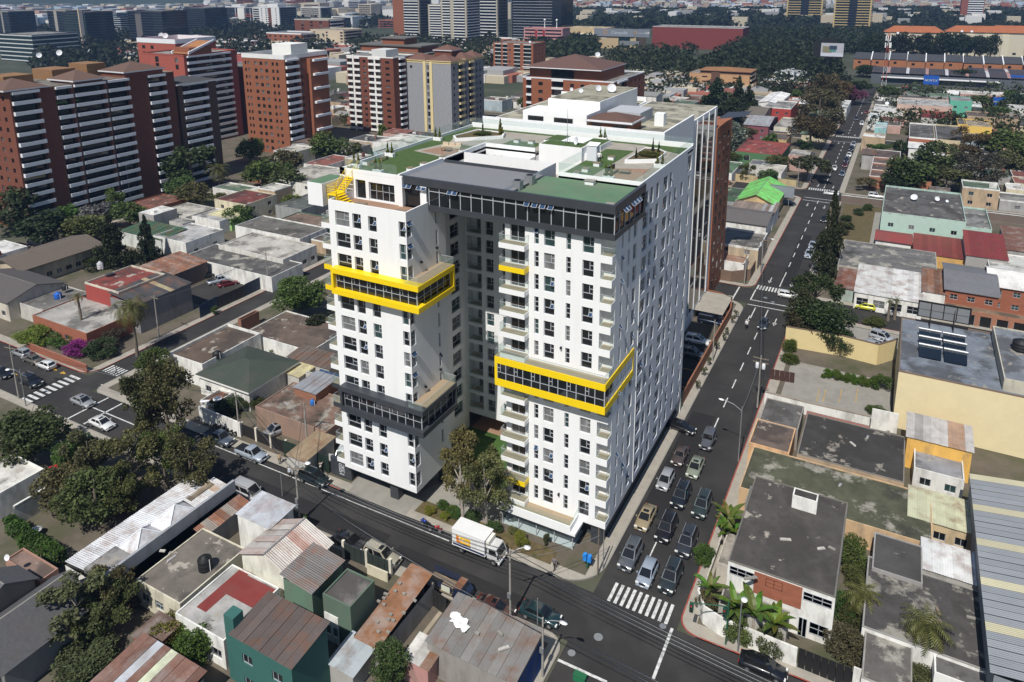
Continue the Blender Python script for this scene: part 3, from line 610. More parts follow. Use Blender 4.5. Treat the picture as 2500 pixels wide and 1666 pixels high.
def house(label,R,z,wall=(.6,.58,.5),roof='flat',rcol=(.12,.115,.11),name='house',cat='house',par=.3,cap=None,wf=0,ws=0,st='cross',wz=None,door=0,rise=1.4,z0=0.,group=None,alt=None,wm='plaster',over=.35,wh=1.1,ww=1.3,floors=None,tilt=(0,.5),pane=None,rm=None,backs=False):
 x0,y0,x1,y1=R
 h=thing(name,label,cat,((x0+x1)/2,(y0+y1)/2,z0),group=group);FOOT.append((x0,y0,x1,y1))
 rcol=tuple(c*.84 for c in rcol)if roof in('flat','moss')else rcol
 right=(x0+x1)/2<24
 fl_=floors or([1.0]if z-z0<4.6 else[1.0,3.7]if z-z0<7.6 else[1+2.8*i for i in range(int((z-z0)/2.8))])
 def ops(n,W,door):
  o=[]
  for f in fl_:
   for i in range(n):
    c=W*(i+.5)/n;w_=min(ww,W/n*.7)
    if z0+f+wh<z-.15:o.append((c-w_/2,c+w_/2,z0+f,z0+f+wh))
  return o
 mb=MB();W=x1-x0;D=y1-y0
 of=ops(wf,W,door);os_=ops(ws,D,0)
 if door:of=[o for o in of if o[2]>z0+2 or not(W*.2-.8<(o[0]+o[1])/2<W*.2+.8)];dd=(W*.2-.45,W*.2+.45,z0+.05,z0+2.1);of.append(dd)
 pf=facade(mb,(x0,y0),(1,0),W,z0-.1,z,of,.14)
 if right:ps=facade(mb,(x1,y0),(0,1),D,z0-.1,z,os_,.14);us=(0,1);facade(mb,(x0,y1),(0,-1),D,z0-.1,z,[])
 else:ps=facade(mb,(x0,y1),(0,-1),D,z0-.1,z,os_,.14);us=(0,-1);facade(mb,(x1,y0),(0,1),D,z0-.1,z,[])
 facade(mb,(x1,y1),(-1,0),W,z0-.1,z,[])
 wob('wall',mb,wm,h,wall)
 for o in of:window(h,pf,(1,0),o,'plain' if o[2]<z0+.1 else st,.14,name='door' if o[2]<z0+.1 else 'window',pane='wood' if o[2]<z0+.1 else pane)
 for o in os_:window(h,ps,us,o,st,.14,pane=pane)
 if roof in('flat','moss'):
  wob('roof',MB().box(x0+.14,y0+.14,z-.25,x1-.14,y1-.14,z-.02),rm or('flatroof' if roof=='flat' else 'mossroof'),h,rcol)
  if par:
   p=MB().box(x0,y0,z,x1,y0+.15,z+par).box(x0,y1-.15,z,x1,y1,z+par).box(x0,y0+.15,z,x0+.15,y1-.15,z+par).box(x1-.15,y0+.15,z,x1,y1-.15,z+par)
   wob('parapet',p,'plaster',h,cap or wall)
 elif roof in('gx','gy','sgx','sgy'):gable(h,x0,y0,x1,y1,z,rise,roof[-1],(rm or 'tin')if roof[0]=='g' else 'shingle',rcol,over,alt,wall)
 elif roof=='hip':hip(h,x0,y0,x1,y1,z,rise,rm or 'shingle',rcol,over,cap or(.6,.6,.6))
 elif roof=='tinx':tin_plane(h,(x0-.2,y0-.2,z),(1,0,0),W+.4,(0,D+.4,tilt[1]),rm or 'tin',rcol,alt)
 elif roof=='tiny':tin_plane(h,(x1+.2,y0-.2,z),(0,1,0),D+.4,(-W-.4,0,tilt[1]),rm or 'tin',rcol,alt)
 return h
WHT,CRM,GRY,TEAL,RED_,BRK=(.74,.73,.69),(.66,.58,.40),(.36,.35,.33),(.035,.12,.105),(.32,.06,.05),(.30,.105,.06)
DK,BRN,LGT=(.07,.066,.06),(.15,.125,.10),(.40,.385,.35)
RUSTY=(.22,.10,.055)
x0,y0,x1,y1=span(7,4,(440,735),(1610,235))
h=house('long low building with bright corrugated roofs and two hipped tin pyramids',(x0,y0,x1,y1),3.4,WHT,None,door=0)
tin_plane(h,(x0+3.4,y0+.1,4.1),(0,1,0),(y1-y0)*.92,(-3.4,0,-.35),'tin',(.62,.63,.64))
for f0,f1 in((.22,.46),(.46,.72)):
 ya,yb=y0+(y1-y0)*f0,y0+(y1-y0)*f1;xa,xb=x0+3.5,x1-.4;mx_,my_=(xa+xb)/2,(ya+yb)/2
 for a,b in(((xa,ya),(xb,ya)),((xb,ya),(xb,yb)),((xb,yb),(xa,yb)),((xa,yb),(xa,ya))):wob('roof_hip',MB().add([(*a,4.0),(*b,4.0),(mx_,my_,5.7)],[(0,1,2)]),'tin',h,(.66,.67,.68));wob('hip_cap',MB().tube((*a,4.02),(mx_,my_,5.73),.09,n=5),'greywhite',h)
tin_plane(h,(x1-.4,y0+(y1-y0)*.72,3.9),(0,1,0),(y1-y0)*.27,(-(x1-x0)+3.9,0,.35),'tin',(.6,.6,.6),(.25,(.45,.36,.28)))
box_ob('flat_roof',(x0+3.4,y0+.1,3.7,x1-.5,y0+(y1-y0)*.215,4.35),'flatroof',h,(.27,.26,.25))
box_ob('flat_roof',(x0+3.45,y0+(y1-y0)*.74,3.8,x0+4.55,y1-1,4.25),'flatroof',h,(.2,.16,.11))
box_ob('boundary_wall',(x1-.35,y0,0,x1,y1,5.0),'plaster',h,(.33,.34,.36))
hA=house('low house with a wide stained brown concrete roof carrying a black water tank',span(7,3.3,(935,870),(1640,640),(1230,1040),(1350,548)),3.3,(.62,.58,.45),'flat',(.155,.135,.115),par=.12,wf=3,st='grid')
house('low shed with striped rusty and grey corrugated sheets behind the white cube',span(7,3.2,(1345,530),(1690,330)),3.0,GRY,'tiny',(.30,.26,.22),'shed','shed',rm='rust',alt=(.4,(.20,.09,.05),(.17,.075,.045)),tilt=(0,.4))
house('small white cube house with a shiny sheet metal roof on the front street',span(7,5.2,(1645,400),(1990,378),(1800,485),(1785,275)),5.0,WHT,'tinx',(.50,.52,.55),alt=None,tilt=(0,.25),par=0)
house('tall shed with a pale corrugated gable roof streaked with red rust',span(7,5.0,(1650,665),(2250,605)),4.6,(.70,.69,.60),'gy',(.46,.43,.40),rise=1.7,alt=(.3,(.34,.22,.19),(.40,.33,.3)),wf=1)
house('green walled shed with a dark grey corrugated roof beside the fenced jeep',span(7,5.4,(1935,845),(2340,730)),5.2,(.12,.20,.14),'tiny',(.155,.145,.14),tilt=(0,.5))
hB=house('low house with a red and whitewashed patched flat roof',span(7,3.5,(1205,1105),(1890,930),(1590,765),(1530,1290)),3.5,WHT,'flat',(.42,.41,.39),par=.1,rm='mossroof',wf=3)
x0,y0,x1,y1=span(7,3.5,(1205,1105),(1890,930),(1590,765),(1530,1290))
sheet('painted_patch',x0+2.6,y0+4.2,x1-.2,y1-.3,3.492,mat('redroof',(.20,.035,.03),.85,.2,.6,stain=(.12,.05,.04),stain_amt=.5,stain_scale=.3),parent=None).parent=None
sheet('painted_patch',x0+1.2,y0+1.6,x0+2.6,y0+7.5,3.492,'redroof')
for o in list(bpy.data.objects):
 if o.name.startswith('painted_patch'):
  o.parent=hB;o.location=-hB.location
  if 'kind' in o:del o['kind']
x0,y0,x1,y1=span(7,6.6,(1645,1245),(2185,1165),(1825,985),(1990,1455))
hC=house('teal two storey house with a dark brown corrugated roof',(x0,y0,x1,y1),6.4,TEAL,'tinx',(.13,.105,.095),wf=2,st='cross',tilt=(0,.5),wm='cleanwall',door=0)
box_ob('pier',(x0-1.3,y0+.4,0,x0-.02,y0+1.6,7.6),'cleanwall',hC,TEAL)
house('dark green house with a grey flat roof behind the teal house',span(8,5.6,(-120,960),(235,870)),5.4,(.10,.15,.11),'flat',(.17,.16,.15),par=.15)
house('white barred patio box between the green house and the teal house',span(8,3.6,(-110,1080),(90,1010)),3.2,WHT,'flat',(.5,.5,.5),'outbuilding','outbuilding',wf=2,st='grid')
R=span(7,5.5,(0,1380),(630,880));house('big house with long dark slate roofs below the hedge',(R[0]-6,R[1],R[2],R[3]-1),3.6,(.2,.2,.2),'sgy',(.085,.085,.09),rise=2.6,over=.5)
house('dark slate roofed house with a small dish beside the hedge',span(7,5.0,(-300,1040),(230,850)),4.6,(.25,.22,.2),'sgx',(.10,.10,.105),rise=2.0)
house('brown stained flat roof annex behind the slate roofs',span(7,3.4,(120,790),(400,800),(160,660)),3.4,(.35,.2,.15),'flat',(.22,.15,.12),par=.2)
house('rusty brown corrugated shed in the tree shaded yard',span(7,2.8,(910,1235),(1195,1190),(1090,1105),(1045,1310)),2.6,RED_,'tinx',(.12,.075,.055),'shed','shed',rm='rust',tilt=(0,.2))
R=span(7,3.0,(625,1568),(1390,1530),(955,1295));house('wide rust brown corrugated roof with pale skylight sheets at the bottom edge',(R[0],R[1]-3,R[2],R[3]),2.8,GRY,'tinx',(.19,.10,.075),rm='rust',alt=(.14,(.55,.58,.42),(.4,.42,.45)),tilt=(0,.6))
R=span(7,3.0,(0,1500),(330,1240));house('patchy rust and grey tin roof in the bottom corner by the slate house',(R[0]-4,R[1]-3,R[2],R[3]),2.8,GRY,'tiny',(.25,.18,.14),rm='rust',alt=(.3,(.35,.37,.4),(.15,.09,.07)),tilt=(0,.5))
house('white modern house with a pale streaked flat roof among the trees',span(7,3.6,(-330,230),(300,110)),3.4,WHT,'flat',(.62,.60,.55),par=.25,wf=4,st='grid')
house('white porch wing of the pale roofed house',span(7,3.0,(85,370),(350,215)),2.9,WHT,'flat',(.55,.53,.47),'outbuilding','outbuilding',par=.15)
x0,y0,x1,y1=span(8,3.2,(110,1240),(545,830));hD=house('long lean to shed under rusted corrugated sheets weighted with blocks',(x0+3,y0,x1-1.5,y1),2.9,(.3,.29,.28),'tinx',(.21,.10,.05),'shed','shed',rm='rust',alt=(.25,(.33,.34,.36)),tilt=(0,.9))
for i in range(16):
 p=(random.uniform(x0+3.3,x1-2),random.uniform(y0+1,y1-1));t=(p[1]-y0)/(y1-y0)
 box_ob('weight_block',(p[0],p[1],2.96+t*.9,p[0]+.4,p[1]+.22,3.12+t*.9),'concrete',hD)
house('low lean to with a silvery tin panel roof littered with scraps',span(8,2.6,(-80,1420),(240,1320)),2.4,GRY,'tinx',(.46,.50,.52),'shed','shed',alt=None,tilt=(0,.25))
house('workshop with a broad grey corrugated roof and blue painted side wall',span(8,4.2,(595,1270),(1340,1245),(845,1005),(1190,1560)),4.0,(.28,.26,.24),'tinx',(.24,.23,.215),'workshop','workshop',alt=(.12,(.34,.32,.3),(.22,.21,.2)),tilt=(0,.5))
RW=span(8,4.2,(595,1270),(1340,1245),(845,1005),(1190,1560));o_=wob('painted_wall',MB().box(RW[2]+.003,RW[1],.1,RW[2]+.03,RW[3],3.4),'plaster',COL.objects[-1].parent,(.02,.075,.26))
house('little pink shed with rust and white roof sheets beside the workshop',span(8,3.0,(445,1370),(695,1330),(555,1250),(590,1460)),2.8,(.42,.22,.2),'tinx',(.21,.11,.06),'shed','shed',rm='rust',alt=(.35,(.62,.6,.56)),tilt=(0,.2))
x0,y0,x1,y1=span(9,6.2,(330,728),(1065,975),(1130,330));E1=(x0,y0,x1,y1)
h=house('two storey corner house with a dark weathered flat roof and white front',E1,6.0,WHT,'flat',(.072,.066,.06),par=.12,cap=(.16,.15,.13),rm='mossroof' if 0 else None)
W=x1-x0
for a,b in((.02,.26),(.37,.53),(.72,.98)):window(h,lambda u,z,d=0.:(E1[0]+u,E1[1]-.02,z),(1,0),(W*a,W*b,4.6,5.6),'grid',0,pane='curtain')
box_ob('brick_panel',(x0+W*.26,y0-.05,3.3,x0+W*.71,y0-.01,5.9),'brick',h,BRK)
window(h,lambda u,z,d=0.:(E1[0]+u,E1[1]-.02,z),(1,0),(W*.8,W*.97,.9,2.3),'grid',0);window(h,lambda u,z,d=0.:(E1[0]+u,E1[1]-.02,z),(1,0),(W*.7,W*.78,.1,2.4),'door',0,name='door')
house('white stair box standing on the roof of the corner house',span(9,7.6,(770,290),(940,335),(785,238)),7.6,WHT,'flat',(.08,.075,.07),'stair_box','outbuilding',par=.05,z0=5.9)
house('narrow dark roofed wing of the corner house beside the avenue',span(9,5.4,(450,330),(685,280),(480,228)),5.2,(.2,.2,.19),'flat',(.11,.105,.10),'house_wing','house',par=.1)
house('low grey porch roof in front of the corner house',(x0-.2,y0-2.7,x0+W*.62,y0-.15),2.7,(.4,.38,.34),'moss',(.17,.16,.145),'porch','porch',par=.12)
house('sunlit low terrace roof behind the banana plants on the avenue',(x0-1.7,y0+3,x0-.1,y0+9),2.6,(.5,.45,.38),'flat',(.38,.34,.29),'porch','porch',par=.1)
house('long flat roof blotched with moss and pale lichen across two plots',span(9,3.3,(405,235),(1130,300),(1720,285),(760,30)),3.2,(.55,.38,.22),'moss',(.085,.088,.055),par=.12)
xq=span(9,3.4,(1245,1190),(2080,905),(1310,568))
house('house with a large dark patched flat roof beside the long warehouse',(xq[0],xq[1],xq[2],xq[3]-3.6),3.4,WHT,'moss',(.075,.07,.066),par=.12,cap=(.3,.29,.27))
house('dark flat roofed annex with a pipe rail beside the red yard',span(9,3.5,(1310,800),(1655,655)),3.7,(.3,.29,.28),'flat',(.07,.067,.063),par=.12)
house('bright white corrugated patio cover beside the warehouse',span(9,3.6,(1660,790),(2060,720)),3.7,LGT,'tinx',(.74,.74,.72),'patio_cover','roof cover',tilt=(0,.15))
house('low front house with a grey concrete roof and clay tile edge on the front street',span(9,3.0,(1240,1540),(1590,1200)),3.0,WHT,'moss',(.12,.11,.10),par=.1,wf=2,cap=(.3,.28,.25))
house('white front house with a clay tile fringe in the street corner',span(9,3.2,(1740,1500),(2120,1130)),3.1,WHT,'flat',(.13,.125,.12),par=.12,wf=3)
xw0=q(9,2000,130,7).x;yw1=q(9,2000,115,7).y
h=thing('warehouse','long warehouse roof of grey corrugated sheets with pale translucent bands','warehouse',(xw0+9,14,0))
mb=MB();facade(mb,(xw0,yw1),(0,-1),yw1+5,-.1,6.6,[]);facade(mb,(xw0,-5),(1,0),18,-.1,6.6,[]);wob('wall',mb,'plaster',h,(.22,.24,.27))
y=-5.
i=0
while y<yw1-3:
 w=5.0;tin_plane(h,(xw0-.3,y+w,6.7),(0,-1,0),w,(9.5,0,1.3),'tinclean',(.235,.25,.27));y+=w
 tin_plane(h,(xw0-.3,y+1.1,6.74),(0,-1,0),1.1,(9.5,0,1.3),'tinclean',(.45,.42,.29));y+=1.1
house('tan house with a cream canopy roof beside the mossy roof',span(9,3.4,(1570,350),(2010,545),(1740,275)),3.2,(.58,.45,.27),'tinx',(.60,.60,.42),tilt=(0,.2),wf=3)
house('house with a smooth dark asphalt roof behind the mossy roof',span(6,3.6,(800,1565),(1540,1480),(1290,1390)),3.6,(.4,.3,.2),'flat',(.06,.056,.052),par=.12,cap=(.2,.18,.16))
house('peach walled house with a brown tin roof on the avenue',span(6,3.4,(470,1490),(780,1440),(540,1330)),3.4,(.62,.38,.20),'flat',(.16,.12,.10),par=.15)
house('small dark roofed house with a planter gap beside the white boundary wall',span(6,3.5,(540,1330),(850,1240)),3.4,(.3,.27,.24),'flat',(.12,.115,.11),par=.1)
house('narrow lean to with red clay tiles along the white boundary wall',span(6,3.2,(865,1310),(1280,1400),(1290,1370)),3.0,WHT,'sgx',(.28,.07,.05),'shed','shed',rise=.5,over=.1)
R=span(6,5.2,(1560,1430),(1985,1505),(1985,1395),(1560,1320));house('bright yellow house with a rusty striped corrugated roof',R,4.9,(.72,.42,.10),'tinx',(.34,.22,.15),rm='rust',alt=(.5,(.42,.4,.38)),wf=1,tilt=(0,.6),st='grid')
house('white fronted shop with a red awning and terrace below the yellow house',span(6,3.2,(1600,1660),(1930,1580)),3.0,WHT,'flat',(.25,.25,.26),'shop','shop',wf=2)
R=span(6,9.5,(1522,1010),(2190,1150),(2150,740),(1490,660));RB=(R[0]+.5,R[1]+.5,R[2],R[3])
hE=house('tall cream building with a blue grey flat roof and solar water heaters',(RB[0],RB[1],RB[2]+14,RB[3]),9.3,(.70,.60,.37),'flat',(.225,.255,.30),'commercial_building','building',par=.25,cap=(.18,.13,.10),wm='cleanwall')
RY=span(6,10.5,(2220,1080),(2352,770));house('raised plant room with rusty striped roof on the cream building',(RB[2]-.5,RB[1]+1,RB[2]+11,RB[3]-1),11.0,(.5,.47,.38),'flat',(.24,.26,.29),'plant_room','outbuilding',par=.2,z0=9.2)
house('long white garage building with a whitewashed tin roof and shutter doors',span(6,3.6,(1195,455),(1660,520),(1230,300)),3.6,WHT,'tinx',(.66,.65,.62),'garage','garage',tilt=(0,1.2),wf=4,st='grid',wh=1.6,ww=2.6,floors=[.9])
house('white house with two square windows and rusty corrugated roof',span(6,4.6,(1660,450),(1815,470),(1680,320)),4.6,WHT,'tinx',(.2,.10,.06),rm='rust',alt=(.3,(.4,.38,.36)),wf=2,wh=1.4,tilt=(0,.8))
house('brown rusty roofed annex at the corner under the big trees',span(6,3.2,(1085,420),(1195,400),(1095,290)),3.0,(.35,.42,.38),'tinx',(.17,.07,.045),'annex','annex',rm='rust',tilt=(0,.4))
house('grey roofed house with white gable trim and brick front',span(6,6.0,(1820,425),(2170,440),(1815,250)),5.6,BRK,'sgx',(.15,.155,.165),wm='brick',rise=1.4,wf=3,st='grid')
house('white gabled house with brick and glass front',span(6,6.2,(2160,395),(2500,420),(2090,260)),5.4,BRK,'sgx',(.66,.65,.62),wm='brick',rise=1.8,wf=3,st='grid')
house('row of dark garages under a brick parapet on the rear cross street',span(6,3.0,(1815,560),(2500,650),(1820,530)),3.0,(.34,.15,.09),'flat',(.30,.20,.13),'garage_row','garage',wf=6,ww=3.4,wh=2.2,floors=[.1],par=.1,pane='black',st='plain')
house('wide grey concrete roof streaked white behind the garage building',span(6,3.8,(1200,290),(1760,330),(1740,185),(1120,120)),3.7,LGT,'moss',(.145,.14,.135),par=.1)
house('red roofed patio house beside the mint villa',span(6,3.4,(1345,95),(1580,105),(1350,30)),3.2,WHT,'sgx',(.24,.05,.045),rise=.8)
house('low red tin roofs with an orange wall beside the mint villa',span(6,3.4,(1600,180),(1945,140),(1750,85)),3.2,(.6,.36,.12),'tinx',(.23,.045,.04),tilt=(0,.6))
house('grey gabled house with a red tile strip and ivy wall',span(6,5.5,(1960,190),(2230,185),(1960,60)),5.0,(.34,.33,.31),'tinx',(.25,.05,.045),tilt=(0,1.4),wm='cleanwall')
house('white terraced house with broad pale roofs at the far side',span(6,4.5,(2120,310),(2500,300),(2170,190)),4.3,WHT,'flat',(.62,.61,.57),par=.3)
house('brown rusted shed roof at the margin above the white terraces',span(6,4.5,(2240,160),(2600,190),(2190,10)),4.2,GRY,'tinx',(.17,.085,.06),'shed','shed',rm='rust',tilt=(0,.6))
BRD,BRO,PNK=(.165,.055,.032),(.26,.092,.045),(.34,.085,.06)
def lob(name,mb,m,parent,color=None):return ob(name,mb.mesh(name,m if isinstance(m,(list,tuple))else[m]),parent,color=color)
def tower(label,corner,W,D,h,wall=BRD,wm='brick',nf=12,F=(),S=(),z0=1.2,roof='flat',rcol=(.25,.24,.22),cap=(.7,.7,.7),name='apartment_block',cat='building',rz=0.,fh=None,par=.9,over=.4,rise=2.2):
 "corner = near corner between front and side; local x from -W to 0, y from 0 to D. Face specs: (kind, u0, u1, ...)"
 t=thing(name,label,cat,(corner[0],corner[1],0),rz);fh=fh or(h-z0-.6)/nf;FOOT.append((corner[0]-W-1,corner[1]-1,corner[0]+1,corner[1]+D+1))
 mb=MB();jobs=[]
 for face,P,U,L in(('F',(-W,0),(1,0),W),('S',(0,0),(0,1),D)):
  ops=[];mine=[]
  for sp in(F if face=='F' else S):
   k,a,b=sp[0],sp[1]*L,sp[2]*L
   if k=='win':
    n,w,hh=sp[3],sp[4],sp[5];sk=sp[6]if len(sp)>6 else()
    for f in range(nf):
     for i in range(n):
      c=a+(b-a)*(i+.5)/n;z=z0+fh*f+(fh-hh)*.55
      if(f,i)in sk:continue
      ops.append((c-w/2,c+w/2,z,z+hh));mine.append(('w',ops[-1],sp))
   elif k=='band':
    ops.append((a,b,z0,z0+fh*nf));mine.append(('b',ops[-1],sp))
   elif k=='glass':
    mine.append(('g',(a,b,z0,z0+fh*nf),sp))
  pt=facade(mb,P,U,L,-.5,h,ops,.25 if not any(s[0]=='band' for s in(F if face=='F' else S))else 1.3)
  jobs.append((pt,U,mine))
 mb.quad((-W,D,-.5),(-W,0,-.5),(-W,0,h),(-W,D,h));mb.quad((0,D,-.5),(-W,D,-.5),(-W,D,h),(0,D,h))
 lob('wall',mb,wm,t,wall)
 fake=type('p',(),{})()
 for pt,U,mine in jobs:
  N=(U[1],-U[0])
  def bx(m_,u0,u1,d0,d1,za,zb):
   xs=[pt(u0,0,-d0),pt(u1,0,-d0),pt(u0,0,-d1),pt(u1,0,-d1)]
   return m_.box(min(p[0]for p in xs),min(p[1]for p in xs),za,max(p[0]for p in xs),max(p[1]for p in xs),zb)
  for kind,o,sp in mine:
   if kind=='w':
    k=('tw',round(o[1]-o[0],2),round(o[3]-o[2],2))
    if k not in _WIN:
     g=MB();w,hh=k[1],k[2];g.quad((0,0,0),(w,0,0),(w,0,hh),(0,0,hh),0);g.box(w/2-.04,-.05,0,w/2+.04,-.01,hh,1);g.box(0,-.05,hh*.6,w,-.01,hh*.6+.06,1)
     _WIN[k]={p:g.mesh('window',[p,'black'])for p in('glass','curtain')}
    x,y,z=pt(o[0],o[2],.2);ob('window',_WIN[k]['glass' if random.random()<.7 else 'curtain'],t,(x,y,z),math.atan2(U[1],U[0]))
   elif kind=='b':
    bh,pr,bc=sp[3],sp[4],sp[5];a,b,za,zb=o
    g=MB();g.quad(pt(a,za,1.3),pt(b,za,1.3),pt(b,zb,1.3),pt(a,zb,1.3));lob('glazing',g,sp[6]if len(sp)>6 else 'glass',t)
    e=sp[7]if len(sp)>7 else 0.
    key=(round(b-a,2),bh,pr,U,round(e,2));me=None
    for f in range(nf):
     z=z0+fh*f
     if me is None:m_=MB();bx(m_,a-e,b+e,pr-.18,pr,0,bh);bx(m_,a-e,b+e,-1.29,pr-.181,0,.18);bx(m_,a-e,a-e+.18,-.01,pr-.18,.18,bh);bx(m_,b+e-.18,b+e,-.01,pr-.18,.18,bh);me=m_.mesh('balcony',['cleanwall'])
     ob('balcony',me,t,(0,0,z-.2),color=bc)
    m_=MB();bx(m_,a-e,b+e,-.01,pr,z0+fh*nf-.2,z0+fh*nf+.5);lob('balcony_roof',m_,'cleanwall',t,bc)
   elif kind=='g':
    a,b,za,zb=o;m_=MB();bx(m_,a,b,.02,.10,za,zb);lob('glazing',m_,sp[3],t)
    me=None;st=sp[5]if len(sp)>5 else 1
    for f in range(0,nf+1,st):
     if me is None:m_=MB();bx(m_,a,b,.105,.22 if len(sp)<7 else sp[6],0,.35 if len(sp)<8 else sp[7]);me=m_.mesh('floor_band',['cleanwall'])
     ob('floor_band',me,t,(0,0,za+fh*f-.1),color=sp[4])
 if roof=='flat':
  lob('roof',MB().box(-W+.2,.2,h-.3,-.2,D-.2,h-.02),'flatroof',t,rcol)
  if par:
   for b in((-W-.1,-.1,0,.18),(-W-.1,D-.2,0,D+.1),(-W-.1,.18,-W+.2,D-.2),(-.2,.18,.1,D-.2)):lob('parapet',MB().box(b[0],b[1],h,b[2],b[3],h+par),'cleanwall',t,cap)
 elif roof=='hip':
  a,b,c,d=-W-over,-over,over,D+over;w_,d_=c-a,d-b;r=min(w_,d_)/2
  e,f=(((a+r),(b+d)/2),((c-r),(b+d)/2))if w_>=d_ else(((a+c)/2,b+r),((a+c)/2,d-r))
  A,B,C,Dd,E,G=(a,b,h),(c,b,h),(c,d,h),(a,d,h),(*e,h+rise),(*f,h+rise)
  for q_ in([(A,B,G,E),(B,C,G),(C,Dd,E,G),(Dd,A,E)]if w_>=d_ else[(A,B,E),(B,C,G,E),(C,Dd,G),(Dd,A,E,G)]):lob('roof_slope',MB().add(q_,[tuple(range(len(q_)))]),'shingle',t,rcol)
  lob('fascia',MB().box(a,b,h-.45,c,d,h-.004),'cleanwall',t,cap)
 return t
def tbox(t,x0,y0,z0,x1,y1,z1,m='cleanwall',color=None,name='rooftop_block'):return lob(name,MB().box(x0,y0,z0,x1,y1,z1),m,t,color)
def thip(t,x0,y0,x1,y1,z,rise,color=(.13,.075,.055),over=.6,fas=(.6,.6,.62)):
 a,b,c,d=x0-over,y0-over,x1+over,y1+over;mx_,my_=(a+c)/2,(b+d)/2
 for p,q_ in(((a,b),(c,b)),((c,b),(c,d)),((c,d),(a,d)),((a,d),(a,b))):lob('roof_slope',MB().add([(*p,z),(*q_,z),(mx_,my_,z+rise)],[(0,1,2)]),'shingle',t,color)
 lob('fascia',MB().box(a,b,z-.4,c,d,z-.004),'cleanwall',t,fas)
WB=(.72,.73,.76)
t=tower('dark brick apartment slab with white balcony rows and brown hipped roofs',(-181,36),26,50,38.6,BRD,nf=13,z0=1.5,roof='flat',rcol=(.2,.18,.15),cap=(.3,.2,.15),par=.2,F=[('win',.55,.95,3,1.2,1.2)],S=[('band',.01,.15,1.0,.9,WB),('band',.24,.33,1.0,.8,WB),('band',.345,.53,1.0,.8,WB),('band',.545,.68,1.0,.8,WB),('band',.81,.93,1.0,.9,WB)])
for y0,y1,z in((-1,9.5,39.2),(17.5,26,39.6),(33,46,40.4)):tbox(t,-11,y0,38.5,.2,y1,z,'brick',BRD);thip(t,-11,y0,.2,y1,z,2.4)
for b in((-22,6,38.5,-13,14,41.2),(-24,20,38.5,-14,27,41.6),(-22,30,38.5,-13,36,42.4)):tbox(t,*b,'brick',(.24,.13,.06))
t=tower('lower brick annex with stepped white balconies beside the dark slab',(-181,87),14,15,34.5,(.10,.055,.04),nf=12,S=[('band',.1,.75,1.0,.7,WB)],roof='hip',rcol=(.06,.06,.062),rise=1.6,over=.8)
t=tower('coral pink apartment tower with long white balconies and square openings',(-233,131),26,27,37.5,PNK,'cleanwall',nf=13,F=[('win',.3,.42,1,2.2,2.4,[(f,0)for f in range(11)]),('win',.75,.9,1,1.8,2.0,[(f,0)for f in range(11)])],S=[('band',.05,.86,1.1,.9,WB)],cap=PNK,par=.5)
tbox(t,-10,3,37.5,0,14,40.5,'brick',BRO)
lob('sloped_roof',MB().add([(-9.5,2,38.2),(.3,2,38.2),(.3,15,42.6),(-9.5,15,42.6)],[(0,1,2,3)]),'shingle',t,(.36,.16,.06))
for x in(-9.9,.2):lob('verge',MB().add([(x,2,38.0),(x+.6,2,38.0),(x+.6,15,42.4),(x,15,42.4),(x,2,39.0),(x+.6,2,39.0),(x+.6,15,43.2),(x,15,43.2)],[(0,3,2,1),(4,5,6,7),(0,1,5,4),(1,2,6,5),(3,0,4,7),(2,3,7,6)]),'cleanwall',t,WB)
t=tower('coral block with a white parapet behind the pink tower',(-262,150),26,22,40,PNK,'cleanwall',nf=13,F=[('win',.05,.5,2,2.0,1.6)],cap=WB,par=2.0,rcol=(.3,.08,.06))
t=tower('recessed brick block with white balcony tiers beside the coral tower',(-226,163),26,34,29.5,BRO,nf=11,S=[('band',.02,.3,1.1,.7,WB),('band',.62,.98,1.1,.9,WB)],cap=WB,par=.4)
tbox(t,-8,11,0,.9,19,30.5,'brick',BRO,'stair_tower')
t=tower('orange brick tower with small square windows and white corner balconies',(-184,137),22.5,24,37.6,BRO,nf=13,z0=.6,par=1.7,cap=(.72,.72,.70),rcol=(.3,.29,.27),F=[('win',.04,.19,2,.9,1.3),('win',.26,.64,3,1.5,1.35),('win',.68,.88,2,1.1,1.3)],S=[('band',.02,.30,1.1,.9,WB),('win',.33,.42,1,1.2,1.4),('win',.5,.92,3,1.3,1.4)])
tbox(t,-11,5,37.6,-1,14,43,'cleanwall',(.78,.77,.73));tbox(t,-.3,12,2,1.8,22,37,'brick',BRO,'bay')
for f in range(0,13,1):tbox(t,1.3,13.2,2.2+f*2.8,2.9,21.5,3.1+f*2.8,'cleanwall',WB,'balcony')if f%2==0 else None
t=tower('red brick and white framed apartment tower with many small balconies',(-172,189),26,16,33.8,BRD,nf=12,z0=1,cap=(.74,.73,.7),par=.5,F=[('band',.02,.13,1.0,.5,(.78,.77,.74),'curtain'),('band',.17,.29,1.0,.5,(.78,.77,.74),'curtain'),('win',.33,.44,1,1.6,1.1),('band',.48,.60,1.0,.5,(.78,.77,.74),'curtain'),('band',.62,.74,1.0,.7,(.78,.77,.74),'curtain'),('win',.78,.97,1,2.2,1.0)],S=[('band',.25,.5,1.0,.9,WB)])
tbox(t,-14,3,33.8,-6,12,37,'cleanwall',(.6,.6,.58))
for f in(.145,.61):tbox(t,-26+26*f-.3,-.35,0,-26+26*f+.5,-.01,34.6,'cleanwall',(.78,.77,.74),'pilaster')
